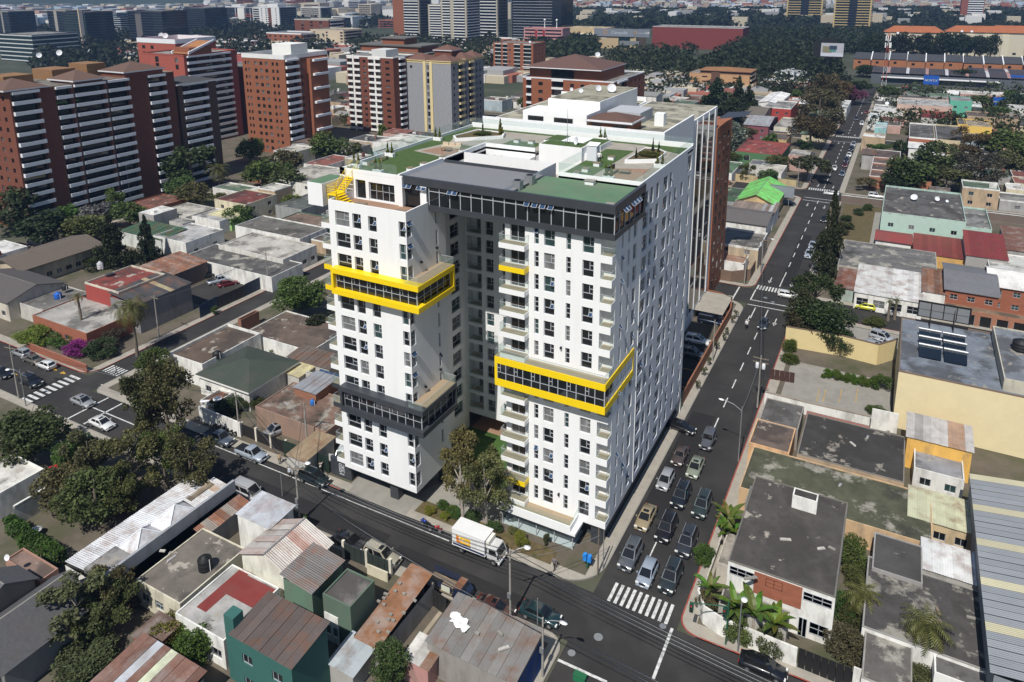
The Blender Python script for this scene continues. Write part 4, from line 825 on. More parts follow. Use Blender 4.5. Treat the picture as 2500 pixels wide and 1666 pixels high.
t=tower('grey stone apartment tower with cream piers and brown hipped roofs',(-148,198),24,28,31.5,(.3,.3,.3),'stone',nf=10,z0=1.5,cap=(.62,.50,.26),par=1.2,rcol=(.13,.07,.05),F=[('win',.05,.2,1,1.2,1.2,[(f,0)for f in range(9)]),('win',.47,.53,1,1.3,2.0)],S=[('win',.04,.14,1,1.2,1.4),('band',.22,.36,1.0,.9,(.66,.54,.3)),('win',.40,.46,1,1.1,1.4),('band',.52,.66,1.0,.9,(.66,.54,.3)),('win',.72,.94,2,1.2,1.4)])
for u in(.40,.54):tbox(t,-24+24*u,-.4,0,-24+24*u+1.4,-.01,32.6,'cleanwall',(.68,.56,.30),'pier')
for b in((-24,0,-13,10),(-12,0,0,9),(-9,12,0,20),(-9,21,0,28)):thip(t,*b,32.8,2.6,(.15,.075,.055),.4,(.62,.50,.26))
tbox(t,-15,10,31,-6,18,36.5,'brick',BRD);thip(t,-15,10,-6,18,36.5,2.2,(.15,.075,.055))
t=tower('brick and white apartment building with a broad brown hipped roof',(-84.5,228),44,42,23.5,BRO,nf=6,z0=1.0,cap=WB,par=.5,F=[('band',.04,.10,1,.3,WB),('win',.13,.28,1,2.2,1.6),('band',.33,.46,1,.4,(.75,.74,.72)),('win',.5,.95,4,1.8,1.6)],S=[('band',.1,.4,1,.6,WB),('win',.45,.9,3,1.6,1.5)])
tbox(t,-42,3,23.4,-6,30,28.5,'brick',BRO,'penthouse');tbox(t,-31,2.8,23.6,-20,2.99,28.3,'glass',None,'glazing')
thip(t,-43,1,-7,31,28.6,5.0,(.13,.07,.055),1.2,WB)
tower('orange brick apartment block with green glass balconies',(-206,394),32,20,23.5,BRO,nf=8,z0=1,cap=BRO,par=.5,F=[('band',.04,.2,.5,.2,(.6,.55,.5),'greenpane'),('band',.24,.36,.5,.2,(.6,.55,.5),'greenpane'),('win',.39,.45,1,1.2,1.2),('band',.52,.68,.5,.2,(.6,.55,.5),'greenpane'),('band',.76,.95,.5,.2,(.6,.55,.5),'greenpane')],S=[('win',.1,.9,3,1.2,1.2)])
t=tower('tan brick building with a low brown tile roof',(-54,370),35,20,12.4,(.46,.27,.14),nf=4,z0=.6,cap=(.46,.27,.14),par=.2,F=[('win',.1,.42,1,3.2,.8),('win',.6,.95,1,3.2,.8)],S=[('band',.1,.8,1.0,.8,(.5,.42,.3))])
tbox(t,-29,1.5,12.3,0,18,14.2,'brick',(.10,.05,.035),'attic');thip(t,-29,1.5,0,18,14.3,1.6,(.30,.145,.06),.8,(.2,.1,.06));tbox(t,-22,-.3,0,-17,-.01,13.5,'brick',(.12,.06,.04),'stair_tower')
t=tower('white metal hall with a gabled roof and dark window band',(-30,420),18,17,9,(.62,.64,.66),'cleanwall',nf=2,roof=None,F=[('glass',.03,.63,'glass',(.5,.5,.5),1,.12,.1)],name='hall',cat='hall',z0=1.5)
for a,b in((-18.3,-9),(.3,-9)):lob('roof_slope',MB().add([(a,-.3,9),(b,-.3,10.6),(b,17.3,10.6),(a,17.3,9)],[(0,1,2,3)]),'tin',t,(.74,.75,.75))
lob('gable_wall',MB().add([(-18,0,9),(0,0,9),(-9,0,10.5)],[(0,1,2)]),'cleanwall',t,(.58,.62,.64))
t=thing('apartment_block','white apartment block with glass strips and brick flank behind the tower','building',(-6.5,40,0))
NB=MB();NB.box(-33,0,0,0,18,42).box(-33,18,0,-14,34,42).box(-14,18,0,-.2,37,41.6);lob('wall',NB,'white',t)
lob('wall',MB().box(-14,37,0,.05,51,37),'brick',t,(.30,.115,.06))
for b in((-.19,20.6,3,-.16,24.9,40.6),(-.19,25.3,3,-.16,29.6,40.6),(-.19,30.0,3,-.16,34.6,40.6)):lob('glass_strip',MB().box(*b),'glass',t)
for y in(20.9,25.1,29.7,34.7):lob('strip_fin',MB().box(-.15,y,2.6,-.02,y+.3,41.4),'white',t)
for z in range(12):
 for y in(39,43,47):lob('window',MB().box(.05,y,2+z*2.85,.09,y+1.3,3.5+z*2.85),'glass',t)
lob('roof',MB().box(-32.7,.3,42,-.3,17.7,42.04).box(-32.7,18.3,42,-14.3,33.7,42.04),'flatroof',t,(.34,.32,.24));lob('roof',MB().box(-13.8,18.2,41.6,-.5,36.8,41.64),'flatroof',t,(.3,.28,.22))
for b in((-33,0,42,0,.3,42.9),(-.3,.3,42,0,18,42.9),(-33,33.7,42,-14,34,42.9)):lob('parapet',MB().box(*b),'white',t)
R_=span('D',45.5,(970,1290),(1930,1240));lob('rooftop_block',MB().box(R_[0]+6.5,8,42,-14,28,45.6),'white',t);lob('rooftop_roof',MB().box(R_[0]+6.7,8.2,45.6,-14.2,27.8,45.64),'flatroof',t,(.34,.32,.24))
lob('rooftop_block',MB().box(-26,2,42,-14,8,44.2),'white',t);lob('rooftop_block',MB().box(-13,9,42,-7,16,44.0),'cleanwall',t,(.42,.43,.45));lob('rooftop_block',MB().box(-4.5,9,42,-2.9,10.6,44.2),'white',t)
for a,b in((-25,-22),(-20,-16.5)):lob('window',MB().box(a,1.93,42.5,b,1.99,43.4),'glass',t)
lob('penthouse',MB().box(-13.2,1.0,42,-6,6.6,43.6),'brick',t,(.27,.11,.06))
for z_,m_,c_ in((43.6,'cleanwall',(.7,.7,.7)),):lob('eave',MB().box(-13.7,.5,43.55,-5.5,7.1,43.8),m_,t,c_)
thip(t,-13.2,1,-6,6.6,43.85,1.0,(.12,.065,.05),.4)
for a,b in((-12.7,-11),(-9,-6.6)):lob('window',MB().box(a,.9,42.3,b,.99,43.2),'glass',t)
lob('canopy',MB().add([(0,37,39),(5,39,39.6),(5,46,39.6),(0,46,39)],[(0,1,2,3)]),'darkmetal',t)
t=tower('low red stone shopping centre wall with a grey cinema sign band',(-117,668),90,30,21,(.20,.042,.036),'brick',nf=1,roof='flat',par=.3,name='shopping_centre',cat='mall')
MALL=t
MB_=thing('shopping_centre','tan and glass shopping centre wing with grey curved cinema sign','mall',(-212,650,0))
lob('wall',MB().box(-110,0,0,-40,30,19),'cleanwall',MB_,(.55,.42,.24));lob('wall',MB().box(-44,-12,0,-2,20,13),'cleanwall',MB_,(.50,.38,.22));lob('glazing',MB().box(-106,-.4,1,-60,-.05,13),'tealglass',MB_);lob('glazing',MB().box(-20,-12.4,1,-8,-12.05,12),'tealglass',MB_)
lob('canopy',MB().box(-66,-2.5,12.5,-44,0,13.3),'cleanwall',MB_,(.7,.7,.68));lob('roof',MB().box(-110,0,19,-40,30,19.05),'flatroof',MB_,(.5,.4,.25))
lob('footbridge',MB().box(-14,-26,5,6,-22,9),'steel',MB_)
sg=lob('sign_band',MB().box(-46,-13.2,12.2,-4,-12.2,20),'cleanwall',MB_,(.20,.22,.25));lob('sign_band',MB().box(-4,-12.6,12.2,12,-11.6,20),'cleanwall',MB_,(.18,.20,.23))
def text_ob(body,size,m,parent,loc,rz=0.,col=None,name='lettering',ext=.02,align='CENTER',rx=math.pi/2):
 cu=bpy.data.curves.new(name,'FONT');cu.body=body;cu.size=size;cu.extrude=ext;cu.align_x=align;cu.align_y='CENTER';cu.resolution_u=2
 tmp=bpy.data.objects.new('tmp',cu);COL.objects.link(tmp);dg=bpy.context.evaluated_depsgraph_get();me=bpy.data.meshes.new_from_object(tmp.evaluated_get(dg));bpy.data.objects.remove(tmp);bpy.data.curves.remove(cu)
 me.materials.clear();me.materials.append(MATS[m]);me.name=name
 return ob(name,me,parent,loc,color=col,rot=(rx,0,rz))
def star(parent,loc,r,col):
 m=MB();n=8
 for i in range(n):
  a=2*math.pi*i/n;m.box(math.cos(a)*r-r*.16,-.1,math.sin(a)*r-r*.16,math.cos(a)*r+r*.16,0,math.sin(a)*r+r*.16)
  m.box(math.cos(a)*r*.6-r*.1,-.1,math.sin(a)*r*.6-r*.1,math.cos(a)*r*.6+r*.1,0,math.sin(a)*r*.6+r*.1)
 o=lob('sign_mark',m,'flat',parent,col);o.location=loc
star(MB_,(-34,-13.3,16.4),2.1,(.75,.35,.1));text_ob('Cinepolis',4.6,'flat',MB_,(-19,-13.3,16),0,(.5,.55,.62))
star(MB_,(-2.5,-12.8,16.4),1.5,(.75,.4,.1));text_ob('Cinepolis',2.6,'flat',MB_,(3.6,-12.8,16.2),0,(.45,.5,.56));text_ob('VIP',3.2,'flat',MB_,(10,-12.8,16.2),0,(.85,.85,.85))
text_ob('10101',2.6,'flat',MB_,(-36,-12.3,10),0,(.8,.8,.8))
for i,(c,lb,hh)in enumerate((((-22,992),'nearer of the two tan banded towers above the park trees',70),((-93,1121),'tan banded tower farther from the avenue of the twin pair',74))):
 tower(lb,c,44+6*i,44,hh,(.55,.42,.2),'cleanwall',nf=20,z0=2,F=[('glass',.04,.40,'navyglass',(.55,.42,.19),1,.5,1.1),('glass',.40,.62,'navyglass',(.05,.05,.06),1,.3,.6),('glass',.62,.96,'navyglass',(.55,.42,.19),1,.5,1.1)],S=[('glass',.04,.96,'navyglass',(.55,.42,.19),1,.5,1.0)],cap=(.55,.42,.2))
tower('slim red and white banded tower above the trees',(118,1250),30,26,85,(.26,.085,.06),'cleanwall',nf=24,z0=3,F=[('glass',.3,.97,'navyglass',(.75,.75,.76),1,.8,1.5)],cap=(.7,.7,.7))
tower('second slim red and white banded tower at the far margin',(208,1250),30,26,85,(.26,.085,.06),'cleanwall',nf=24,z0=3,F=[('glass',.3,.97,'navyglass',(.75,.75,.76),1,.8,1.5)],cap=(.7,.7,.7))
GW=(.74,.74,.72)
TAN=(.40,.36,.29)
def slab(lb,c,W,D,h,nf,wall=TAN,bc=GW,gm='navyglass',segs=((.05,.9),),S=None,bandh=.9,**k):return tower(lb,c,W,D,h,wall,'cleanwall',nf=nf,z0=2,F=[('glass',a,b,gm,bc,1,.5,bandh)for a,b in segs],S=S or[('glass',.1,.9,gm,(.2,.2,.2),1,.3,.5)],cap=wall,**k)
slab('tan tower with dense white louvre bands, tallest of the central cluster',(-362,560),30,26,52,18,segs=((.06,.36),(.5,.93)),S=[('glass',.05,.95,'navyglass',(.55,.57,.6),1,.4,.9)])
slab('slim tan tower with white bands beside the tallest banded tower',(-398,575),20,22,43,16,segs=((.1,.8),))
slab('beige and brick tower with white bands behind the brown roofed block',(-440,590),34,24,50,16,segs=((.42,.97),));tbox(bpy.data.objects[-1]if 0 else COL.objects[-1].parent if COL.objects[-1].parent else COL.objects[-1],-34,-.5,0,-20,-.02,49,'brick',BRO,'brick_bay')
slab('pale concrete tower rising behind the banded cluster',(-372,640),34,24,62,18,segs=((.1,.95),))
tower('broad black glass office tower with thin white lines',(-296,640),58,30,52,(.02,.024,.03),'navyglass',nf=17,z0=2,F=[('glass',.02,.82,'navyglass',(.45,.47,.5),1,.6,.35),('glass',.82,1,'navyglass',(.02,.02,.03),2,.3,.2)],S=[('glass',0,1,'navyglass',(.02,.02,.03),2,.3,.2)],cap=(.1,.1,.12))
tower('rose pink office block with a lighthouse like mast on its roof',(-272,590),42,18,21,(.50,.25,.25),'cleanwall',nf=6,z0=1,F=[('glass',.03,.30,'navyglass',(.5,.25,.25),1,.4,1.6),('glass',.36,.5,'navyglass',(.5,.25,.25),1,.4,1.6),('glass',.56,.97,'navyglass',(.5,.25,.25),1,.4,1.6)],S=[],cap=(.5,.25,.25))
PKT=COL.objects[-1].parent
for u in(.30,.50):tbox(PKT,-42+42*u,-.7,2,-42+42*u+2,-.02,20,'cleanwall',(.3,.03,.03),'pilaster')
for x in(-22,-9):lob('mast',MB().tube((x,6,21),(x,6,29),.5,.3,8).lathe([(.0,0),(1.1,.2),(1.1,1.4),(.0,2.2)],(x,6,28.5),8),'white',PKT)
tower('beige tiled office block with dark square windows',(-478,512),44,30,19,(.56,.46,.33),'cleanwall',nf=6,z0=.5,F=[('win',.04,.2,1,3,1.6),('win',.4,.6,1,2.6,1.6),('win',.88,.99,1,3.4,1.7)],S=[('band',.05,.95,1.2,.8,(.45,.4,.34))],cap=(.56,.46,.33))
tower('brick block with grey roofs and white balconies behind the red brick tower',(-218,282),52,26,26,BRO,nf=8,z0=1,cap=(.2,.2,.19),par=.4,F=[('win',.5,.98,2,2.0,1.4),('band',.02,.44,1.1,.8,(.76,.75,.72))],S=[('win',.2,.8,2,1.6,1.3)])
t=COL.objects[-1].parent
tbox(t,-50,2,26,-8,22,29.4,'brick',BRO,'attic');tbox(t,-51,1,29.4,-5,23,30.2,'cleanwall',(.14,.135,.12),'attic_roof');tbox(t,-36,5,30.2,-20,18,33.5,'brick',BRO,'attic');tbox(t,-37,4,33.5,-18,19,34.2,'cleanwall',(.14,.135,.12),'attic_roof')
tower('long low brick building with white roof edge beyond the orange tower',(-516,492),48,30,15.5,BRO,nf=4,z0=.5,cap=WB,par=1.2,F=[('win',.03,.95,6,3,1.6)],S=[('band',.1,.9,1.1,.7,(.3,.25,.22))])
tower('brick block with a flat dark roof slab and balconies behind the white roofed brick',(-536,556),50,26,26,BRD,nf=7,z0=1,cap=(.45,.43,.38),par=1.2,F=[('win',.1,.9,3,4,1.8)],S=[('band',.1,.9,1.1,.8,WB)])
tower('yellow colonial style building with a brown hipped roof',(-660,455),40,24,13,(.62,.45,.14),'cleanwall',nf=2,F=[('win',.1,.9,5,2,3)],roof='hip',rcol=(.18,.08,.06),rise=4)
tower('low white hall with grey flank beyond the yellow building',(-555,452),70,20,9,(.66,.65,.62),'cleanwall',nf=1,F=[('win',.1,.9,7,2,2)],name='hall',cat='hall')
tower('rose walled flat block behind the orange brick tower',(-300,240),30,24,24,(.36,.09,.085),'cleanwall',nf=7,S=[('win',.2,.9,2,2,1.5)],cap=(.4,.12,.1))
DKG=(.03,.035,.045)
def office(lb,c,W,D,h,gm='navyglass',wall=DKG,bc=(.05,.055,.065),nf=12,segs=((.0,1.),),bh=.4,step=1,S=((.0,1.),),**k):
 t=tower(lb,c,W,D,h*.93,wall,'cleanwall',nf=nf,z0=1,F=[('glass',a,b,gm,bc,step,.3,bh)for a,b in segs],S=[('glass',a,b,gm,bc,step,.3,bh)for a,b in S],cap=wall,par=.8,**k);t.scale.x=.58;return t
office('dark green glass office with white floor lines at the photo edge',(-640,300),90,40,25,'tealglass',bc=(.55,.57,.56),nf=6,bh=.9)
t=office('teal glass tower with a thin tan vertical fin',(-708,392),62,30,41,'tealglass',nf=14);tbox(t,-17,-1,0,-14,-.2,42,'cleanwall',(.5,.4,.3),'fin');tbox(t,-14,-.8,0,-4,-.25,41,'cleanwall',(.1,.1,.11),'fin')
t=office('largest black glass office slab with a grey central pier',(-642,430),92,30,41.5,nf=14,segs=((0,.22),(.4,1)));tbox(t,-71,-.6,0,-55,-.1,36,'cleanwall',(.13,.12,.12),'pier')
t=office('checkered panel office tower with pale facade squares',(-786,602),96,36,37,nf=13,segs=((.33,1),))
for i in range(6):
 for f in range(13):
  if(i*7+f*5)%3:tbox(t,-95+i*5.2,-.5,1.5+f*2.75,-91.6+i*5.2,-.02,3.6+f*2.75,'cleanwall',(.36,.40,.45),'facade_panel')
t=office('wide black office with white looping outline strips',(-905,800),118,40,29,nf=9)
for b in((-118,28.2,-78,29.6),(-79.5,2,-78,29),(-79,2,-42,3.3),(-43,2,-41.5,29),(-78,28.2,-42,29.6),(-22,3,-20.6,26),(-34,3,-21,4.2)):tbox(t,b[0],-1.4,b[1],b[2],-.4,b[3],'cleanwall',(.75,.76,.78),'outline_strip')
for z in(13.6,16.8):tbox(t,-80,-2,z,-9,-.4,z+1.1,'cleanwall',(.36,.10,.05),'outline_strip')
t=tower('white apartment tower with a brick stripe and dark flank',(-744,690),38,34,33.5,(.76,.75,.73),'cleanwall',nf=11,F=[('win',.06,.2,1,1.8,1.6),('win',.3,.5,2,2.4,1.6),('win',.74,.95,1,1.8,1.6)],S=[('glass',.05,.95,'navyglass',(.3,.3,.3),1,.3,.4)],cap=(.76,.75,.73));tbox(t,-20,-.4,2,-15,-.01,33,'brick',BRD,'stripe');tbox(t,-26,4,33,-6,20,38,'cleanwall',(.76,.75,.73))
office('grey office with pale piers at the skyline corner',(-905,425),74,30,38,nf=11,wall=(.3,.28,.25),segs=((.0,.3),(.34,.62),(.7,1)))
office('navy office with white top, beside the grey piered office',(-835,450),62,30,39,nf=11,wall=(.35,.32,.28),segs=((.0,.34),(.5,.96)))
office('slim office with striped balconies beyond the black slab',(-840,520),22,20,27,nf=9,bc=(.5,.52,.55),bh=.8)
office('navy office between the black slab and the checkered tower',(-800,540),40,26,31,nf=10)
office('blue striped office behind the pink tower roofline',(-905,560),34,24,30,'tealglass',nf=9,bc=(.35,.42,.5),bh=.8)
office('glass office between checkered and looped buildings',(-905,720),44,26,24,'tealglass',nf=8,bc=(.4,.44,.46),bh=.7)
tower('pale concrete slab tower with dark windows on the skyline',(-770,800),40,26,29,(.5,.47,.42),'cleanwall',nf=9,F=[('glass',.05,.9,'navyglass',(.6,.57,.5),1,.5,1.2)],S=[('glass',.1,.9,'navyglass',(.2,.2,.2),1)])
tower('black columned white framed building on the skyline',(-700,790),40,24,17,(.7,.7,.7),'cleanwall',nf=1,F=[('glass',.08,.92,'navyglass',(.7,.7,.7),1)])
_rv=random.Random(11)
def _leafquad(mb,p,s,rng,up=.0):
 a=Vector((rng.gauss(0,1),rng.gauss(0,1),rng.gauss(0,1)+up)).normalized();u=a.orthogonal().normalized();w=a.cross(u);t=rng.uniform(0,6.28)
 u,w=u*math.cos(t)+w*math.sin(t),w*math.cos(t)-u*math.sin(t);l=s*rng.uniform(.7,1.35)
 p=Vector(p);b=len(mb.v);mb.v+=[tuple(p-u*l*.5),tuple(p+w*l*.32),tuple(p+u*l*.5),tuple(p-w*l*.32)];mb.f.append((b,b+1,b+2,b+3));mb.m.append(0);mb.sm.append(False)
_CROWN={}
def crown_mesh(kind,seed,lod):
 key=(kind,seed,lod)
 if key in _CROWN:return _CROWN[key]
 rng=random.Random(hash((kind,seed))%9999+seed*31+len(kind));mb=MB()
 n,ls={0:(6200,.085),1:(2200,.135),2:(480,.27)}[lod]
 lobes=[]
 if kind=='round':
  for i in range(22):
   d=Vector((rng.gauss(0,1),rng.gauss(0,1),rng.gauss(0,1)+.25)).normalized()*rng.uniform(.45,.72);d.z*=.85;lobes.append((d,rng.uniform(.22,.38)))
 elif kind=='dome':
  for i in range(26):
   a,r=rng.uniform(0,6.28),math.sqrt(rng.random())*.85;lobes.append((Vector((r*math.cos(a),r*math.sin(a),.45*(1-r*r)-.1+rng.uniform(-.12,.08))),rng.uniform(.16,.28)))
 elif kind=='airy':
  for i in range(34):
   d=Vector((rng.gauss(0,1),rng.gauss(0,1),rng.gauss(0,1.1))).normalized()*rng.uniform(.3,.92);lobes.append((d,rng.uniform(.12,.25)))
 elif kind=='conifer':
  for i in range(70):
   z=rng.uniform(-1,.97);r=(1-z)/2*.9*rng.uniform(.05,1);a=rng.uniform(0,6.28);lobes.append((Vector((r*math.cos(a),r*math.sin(a),z)),.09+.2*(1-z)/2))
 elif kind=='tall':
  for i in range(34):
   z=rng.uniform(-.9,.9);r=math.sqrt(max(0,1-(z*.95)**2))*rng.uniform(.35,.8);a=rng.uniform(0,6.28);lobes.append((Vector((r*math.cos(a),r*math.sin(a),z)),rng.uniform(.18,.3)))
 if kind=='conifer':n=int(n*1.5)
 tot=sum(r*r for _,r in lobes)
 for c,r in lobes:
  for _ in range(max(3,int(n*r*r/tot))):
   d=Vector((rng.gauss(0,1),rng.gauss(0,1),rng.gauss(0,1)+.2)).normalized();_leafquad(mb,c+d*r*rng.uniform(.55,1.06),ls*(1 if kind!='airy' else .8),rng,.5)
 me=mb.mesh('crown',['leaf']);_CROWN[key]=me
 return me
_TRUNK={}
def trunk_mesh(kind,seed,bark):
 key=(kind,seed,bark)
 if key in _TRUNK:return _TRUNK[key]
 rng=random.Random(seed+5);mb=MB();b=(rng.uniform(-.05,.05),rng.uniform(-.05,.05))
 mb.tube((0,0,0),(b[0],b[1],.5),.035,.026,7);mb.tube((b[0],b[1],.5),(b[0]*1.4,b[1]*1.4,.82),.026,.012,6)
 if kind!='conifer':
  for i in range(6):
   a=rng.uniform(0,6.28);z=rng.uniform(.3,.6);L=rng.uniform(.18,.3);mb.tube((b[0]*z*2,b[1]*z*2,z),(b[0]+math.cos(a)*L,b[1]+math.sin(a)*L,z+rng.uniform(.15,.28)),.014,.005,5)
 me=mb.mesh('trunk',[bark]);_TRUNK[key]=me
 return me
GRN,OLV,DGR,BGR,BRC=(.050,.072,.020),(.072,.074,.028),(.022,.036,.012),(.075,.115,.018),(.085,.068,.028)
def tree(label,xy,h,r,kind='round',color=GRN,lod=1,bot=.3,seed=None,group=None,bark='bark',name='tree',cat='tree'):
 seed=_rv.randint(0,2)if seed is None else seed
 t=thing(name,label,cat,(xy[0],xy[1],.1),_rv.uniform(0,6.28),group)
 if r>3.2:FOOT.append((xy[0]-r*.55,xy[1]-r*.55,xy[0]+r*.55,xy[1]+r*.55))
 tw=.55 if kind in('airy','tall')else .9;ob('trunk',trunk_mesh(kind,seed,bark),t,scale=(h*tw,h*tw,h))
 zb=h*bot;ob('crown',crown_mesh(kind,seed,lod),t,(0,0,(h+zb)/2),_rv.uniform(0,6.28),color=tuple(c*1.45*_rv.uniform(.85,1.15)for c in color),scale=(r,r,(h-zb)/2))
 return t
def bush(label,xy,r,hgt,color=GRN,lod=1,name='bush',cat='bush',kind='round',group=None,z=0.1):
 o=ob(name,crown_mesh(kind,_rv.randint(0,2),lod),None,(xy[0],xy[1],z+hgt*.42),_rv.uniform(0,6.28),tuple(c*1.3*_rv.uniform(.85,1.15)for c in color),scale=(r,r,hgt*.58));return props(o,label,cat,group)
def palm(label,xy,h,r,n=26,color=(.075,.09,.025),droop=.9,bark='bark',name='palm_tree',dead=0):
 t=thing(name,label,'palm',(xy[0],xy[1],.1),_rv.uniform(0,6.28));m=MB();m.tube((0,0,0),(.1,.05,h*.5),.32,.24,8).tube((.1,.05,h*.5),(.05,0,h),.24,.2,8);m.lathe([(.2,h-.4),(.45,h-.1),(.2,h+.2)],n=8);lob('trunk',m,bark,t)
 for i in range(n):
  a=2.4*i;e=math.radians(75-105*(i/n)**.9);L=r*_rv.uniform(.85,1.1);fm=MB();k=7;pts=[]
  p=Vector((0,0,h+.1));ang=e
  for j in range(k+1):
   pts.append(p.copy());p=p+Vector((math.cos(a)*math.cos(ang),math.sin(a)*math.cos(ang),math.sin(ang)))*L/k;ang-=droop/k*1.6
  side=Vector((-math.sin(a),math.cos(a),0))
  for j in range(k):
   w0=r*.13*(1-abs(j/k-.35));
   for s in(-1,1):
    for q_ in(.15,.65):
     c=pts[j].lerp(pts[j+1],q_);d=(pts[j+1]-pts[j]).normalized();tip=c+side*s*w0*1.5+d*w0*.9-Vector((0,0,w0*.6));fm.add([c-d*L/k*.16,c+d*L/k*.16,tip],[(0,1,2)])
  c_=color if i<n*(1-dead)else(.20,.14,.05)
  lob('frond',fm,'frond',t,c_)
 return t
def banana(label,xy,h,n=8,color=(.085,.125,.02)):
 t=thing('banana_plant',label,'banana plant',(xy[0],xy[1],.1),_rv.uniform(0,6));lob('stem',MB().tube((0,0,0),(0,0,h*.5),.16,.1,7).tube((.5,.2,0),(.6,.25,h*.4),.13,.08,6),'palebark',t)
 for i in range(n):
  a=6.28*i/n+_rv.uniform(-.3,.3);L=h*_rv.uniform(.42,.62);w=L*.12;ang=math.radians(_rv.uniform(45,80));p=Vector((0,0,h*.48));k=6;fm=MB();pts=[]
  for j in range(k+1):pts.append(p.copy());p=p+Vector((math.cos(a)*math.cos(ang),math.sin(a)*math.cos(ang),math.sin(ang)))*L/k;ang-=.22
  sd=Vector((-math.sin(a),math.cos(a),0));ww=[.15,.8,1,1,.9,.6,.1]
  for j in range(k):
   for s in(-1,1):fm.add([pts[j],pts[j+1],pts[j+1]+sd*s*w*ww[j+1]+Vector((0,0,w*.25)),pts[j]+sd*s*w*ww[j]+Vector((0,0,w*.25))],[(0,1,2,3)])
  lob('leaf',fm,'frond',t,tuple(c*_rv.uniform(.7,1.3)for c in color))
 return t
def hedge_box(label,R,h,color=GRN,dens=60,name='hedge',ls=.35):
 x0,y0,x1,y1=R;mb=MB();n=int((x1-x0)*(y1-y0)*dens)+int(2*(x1-x0+y1-y0)*h*dens*.5)
 for _ in range(n):
  f=_rv.random()
  p=(_rv.uniform(x0,x1),_rv.uniform(y0,y1),h*_rv.uniform(.85,1.05))if f<.5 else((_rv.uniform(x0,x1),y0+_rv.uniform(-.1,.1),_rv.uniform(.1,h))if f<.75 else(_rv.choice((x0,x1))+_rv.uniform(-.1,.1),_rv.uniform(y0,y1),_rv.uniform(.1,h)))
  _leafquad(mb,p,ls,_rv,.4)
 o=wob(name,mb,'leaf',None,color);return props(o,label,'hedge')
tree('tall airy olive green tree before the tower court, nearer its left block',(-17.54,-3.65),12.6,3.5,'airy',(.095,.095,.035),0,.28,0,bark='palebark')
tree('airy olive tree hiding the lower yellow balcony beside the shopfront',(-14.1,-3.6),11.4,3.9,'airy',(.090,.092,.034),0,.2,1,bark='palebark')
tree('slender leaning tree in the forecourt between the two airy ones',(-15.8,-1.6),8.2,2.4,'airy',(.085,.095,.03),0,.25,2,bark='palebark')
def T7(x,y,z=0):p=q(7,x,y,z);return p.x,p.y
def T4(x,y,z=0):p=q(4,x,y,z);return p.x,p.y
def T1(x,y,z=0):p=q(1,x,y,z);return p.x,p.y
def T3(x,y,z=0):p=q(3,x,y,z);return p.x,p.y
def T6(x,y,z=0):p=q(6,x,y,z);return p.x,p.y
def T9(x,y,z=0):p=q(9,x,y,z);return p.x,p.y
def T8(x,y,z=0):p=q(8,x,y,z);return p.x,p.y
tree('tall ragged olive tree leaning over the front street',T4(1130,1330,6),14.5,5.2,'airy',(.060,.062,.024),0,.1,0)
tree('high crowned dark tree beside the ragged olive tree',T4(990,1200,9),15,4.0,'airy',(.045,.058,.02),0,.2,1)
tree('lower olive tree filling the corner of the front street',T7(1300,120,4),9,4.6,'airy',(.062,.06,.022),0,.1,2)
tree('rounded dark tree at the photo edge by the wide crossing',T4(190,1430,5),9.5,6.3,'round',(.040,.050,.018),0,.12,0)
for i,(x,y,z,h,r,c,lb)in enumerate(((900,130,4,9.5,4.8,OLV,'bushy olive tree above the long tin roof'),(620,90,4,9,4.6,OLV,'wide flowering olive tree behind the white house'),(640,330,3.5,8,4.6,(.06,.066,.022),'dense low tree overhanging the garden tables'),(430,260,3.5,8,4.2,OLV,'leafy tree beside the white house porch'),(860,300,3,7,3.6,(.052,.055,.02),'shaded tree against the long tin roof'),(1120,60,4,9,3.8,GRN,'green tree beside the ragged olive tree'),(500,30,4,8,3.6,GRN,'rounded tree by the red garden canopy'))):
 tree(lb,T7(x,y,z),h,r,'airy' if i in(0,1,4,5)else 'round',c,0,.05,i%3)
tree('large umbrella shaped green tree beside the left side street',T4(2040,470,5),9.4,6.6,'round',(.055,.075,.02),0,.1,0)
tree('small dark tree at the foot of the tower flank',T4(2150,690,2.5),5.4,2.6,'round',DGR,1,.1)
tree('big dark spreading conifer above the long brown roof',T4(760,120,6),13,5.6,'conifer',(.020,.034,.012),0,.05,0)
tree('dark pointed conifer beside the green roofed house',T4(1000,100,6),12,3.6,'conifer',(.018,.030,.012),0,.05,1)
bush('clipped round shrub mass before the red brick house yard',T4(450,300),4.2,3.2,(.062,.07,.02),0,kind='dome');bush('second clipped shrub mass beside the dark conifer',T4(640,260),4.0,3.4,(.055,.062,.02),0,kind='dome')
bush('yellow green hedge mass in front of the red brick house',T4(280,790),4.6,3.0,(.10,.115,.02),0);bush('bright green garden bush by the red brick house',T4(480,810),4.0,3.0,(.05,.085,.018),0);bush('green bush below the tall palm',T4(700,890),3.8,3.4,(.040,.06,.02),0)
bush('purple bougainvillea on the corner wall',T4(560,880),3.2,2.8,(.16,.02,.14),0,'bougainvillea','bougainvillea');bush('dark shrub with purple blooms behind the bougainvillea',T4(760,800),3.4,3.2,(.06,.04,.03),0)
bush('clipped dark bush over the terrace wall with loungers',T4(1530,1290),3.0,3.4,(.035,.045,.018),0);bush('ivy bush on the fence by the green roofed house',T4(1720,1240),2.6,2.8,(.045,.055,.02),0);bush('hedge bush in the yard of the green roofed house',T4(1900,870),2.2,2.2,(.055,.085,.018),1)
tree('round street tree beside the green roofed house',T4(1060,960,4),7.5,3.6,'round',(.055,.08,.02),0,.2);bush('small clipped street bush on the left side street',T4(1472,610),.9,1.9,(.05,.09,.02),1)
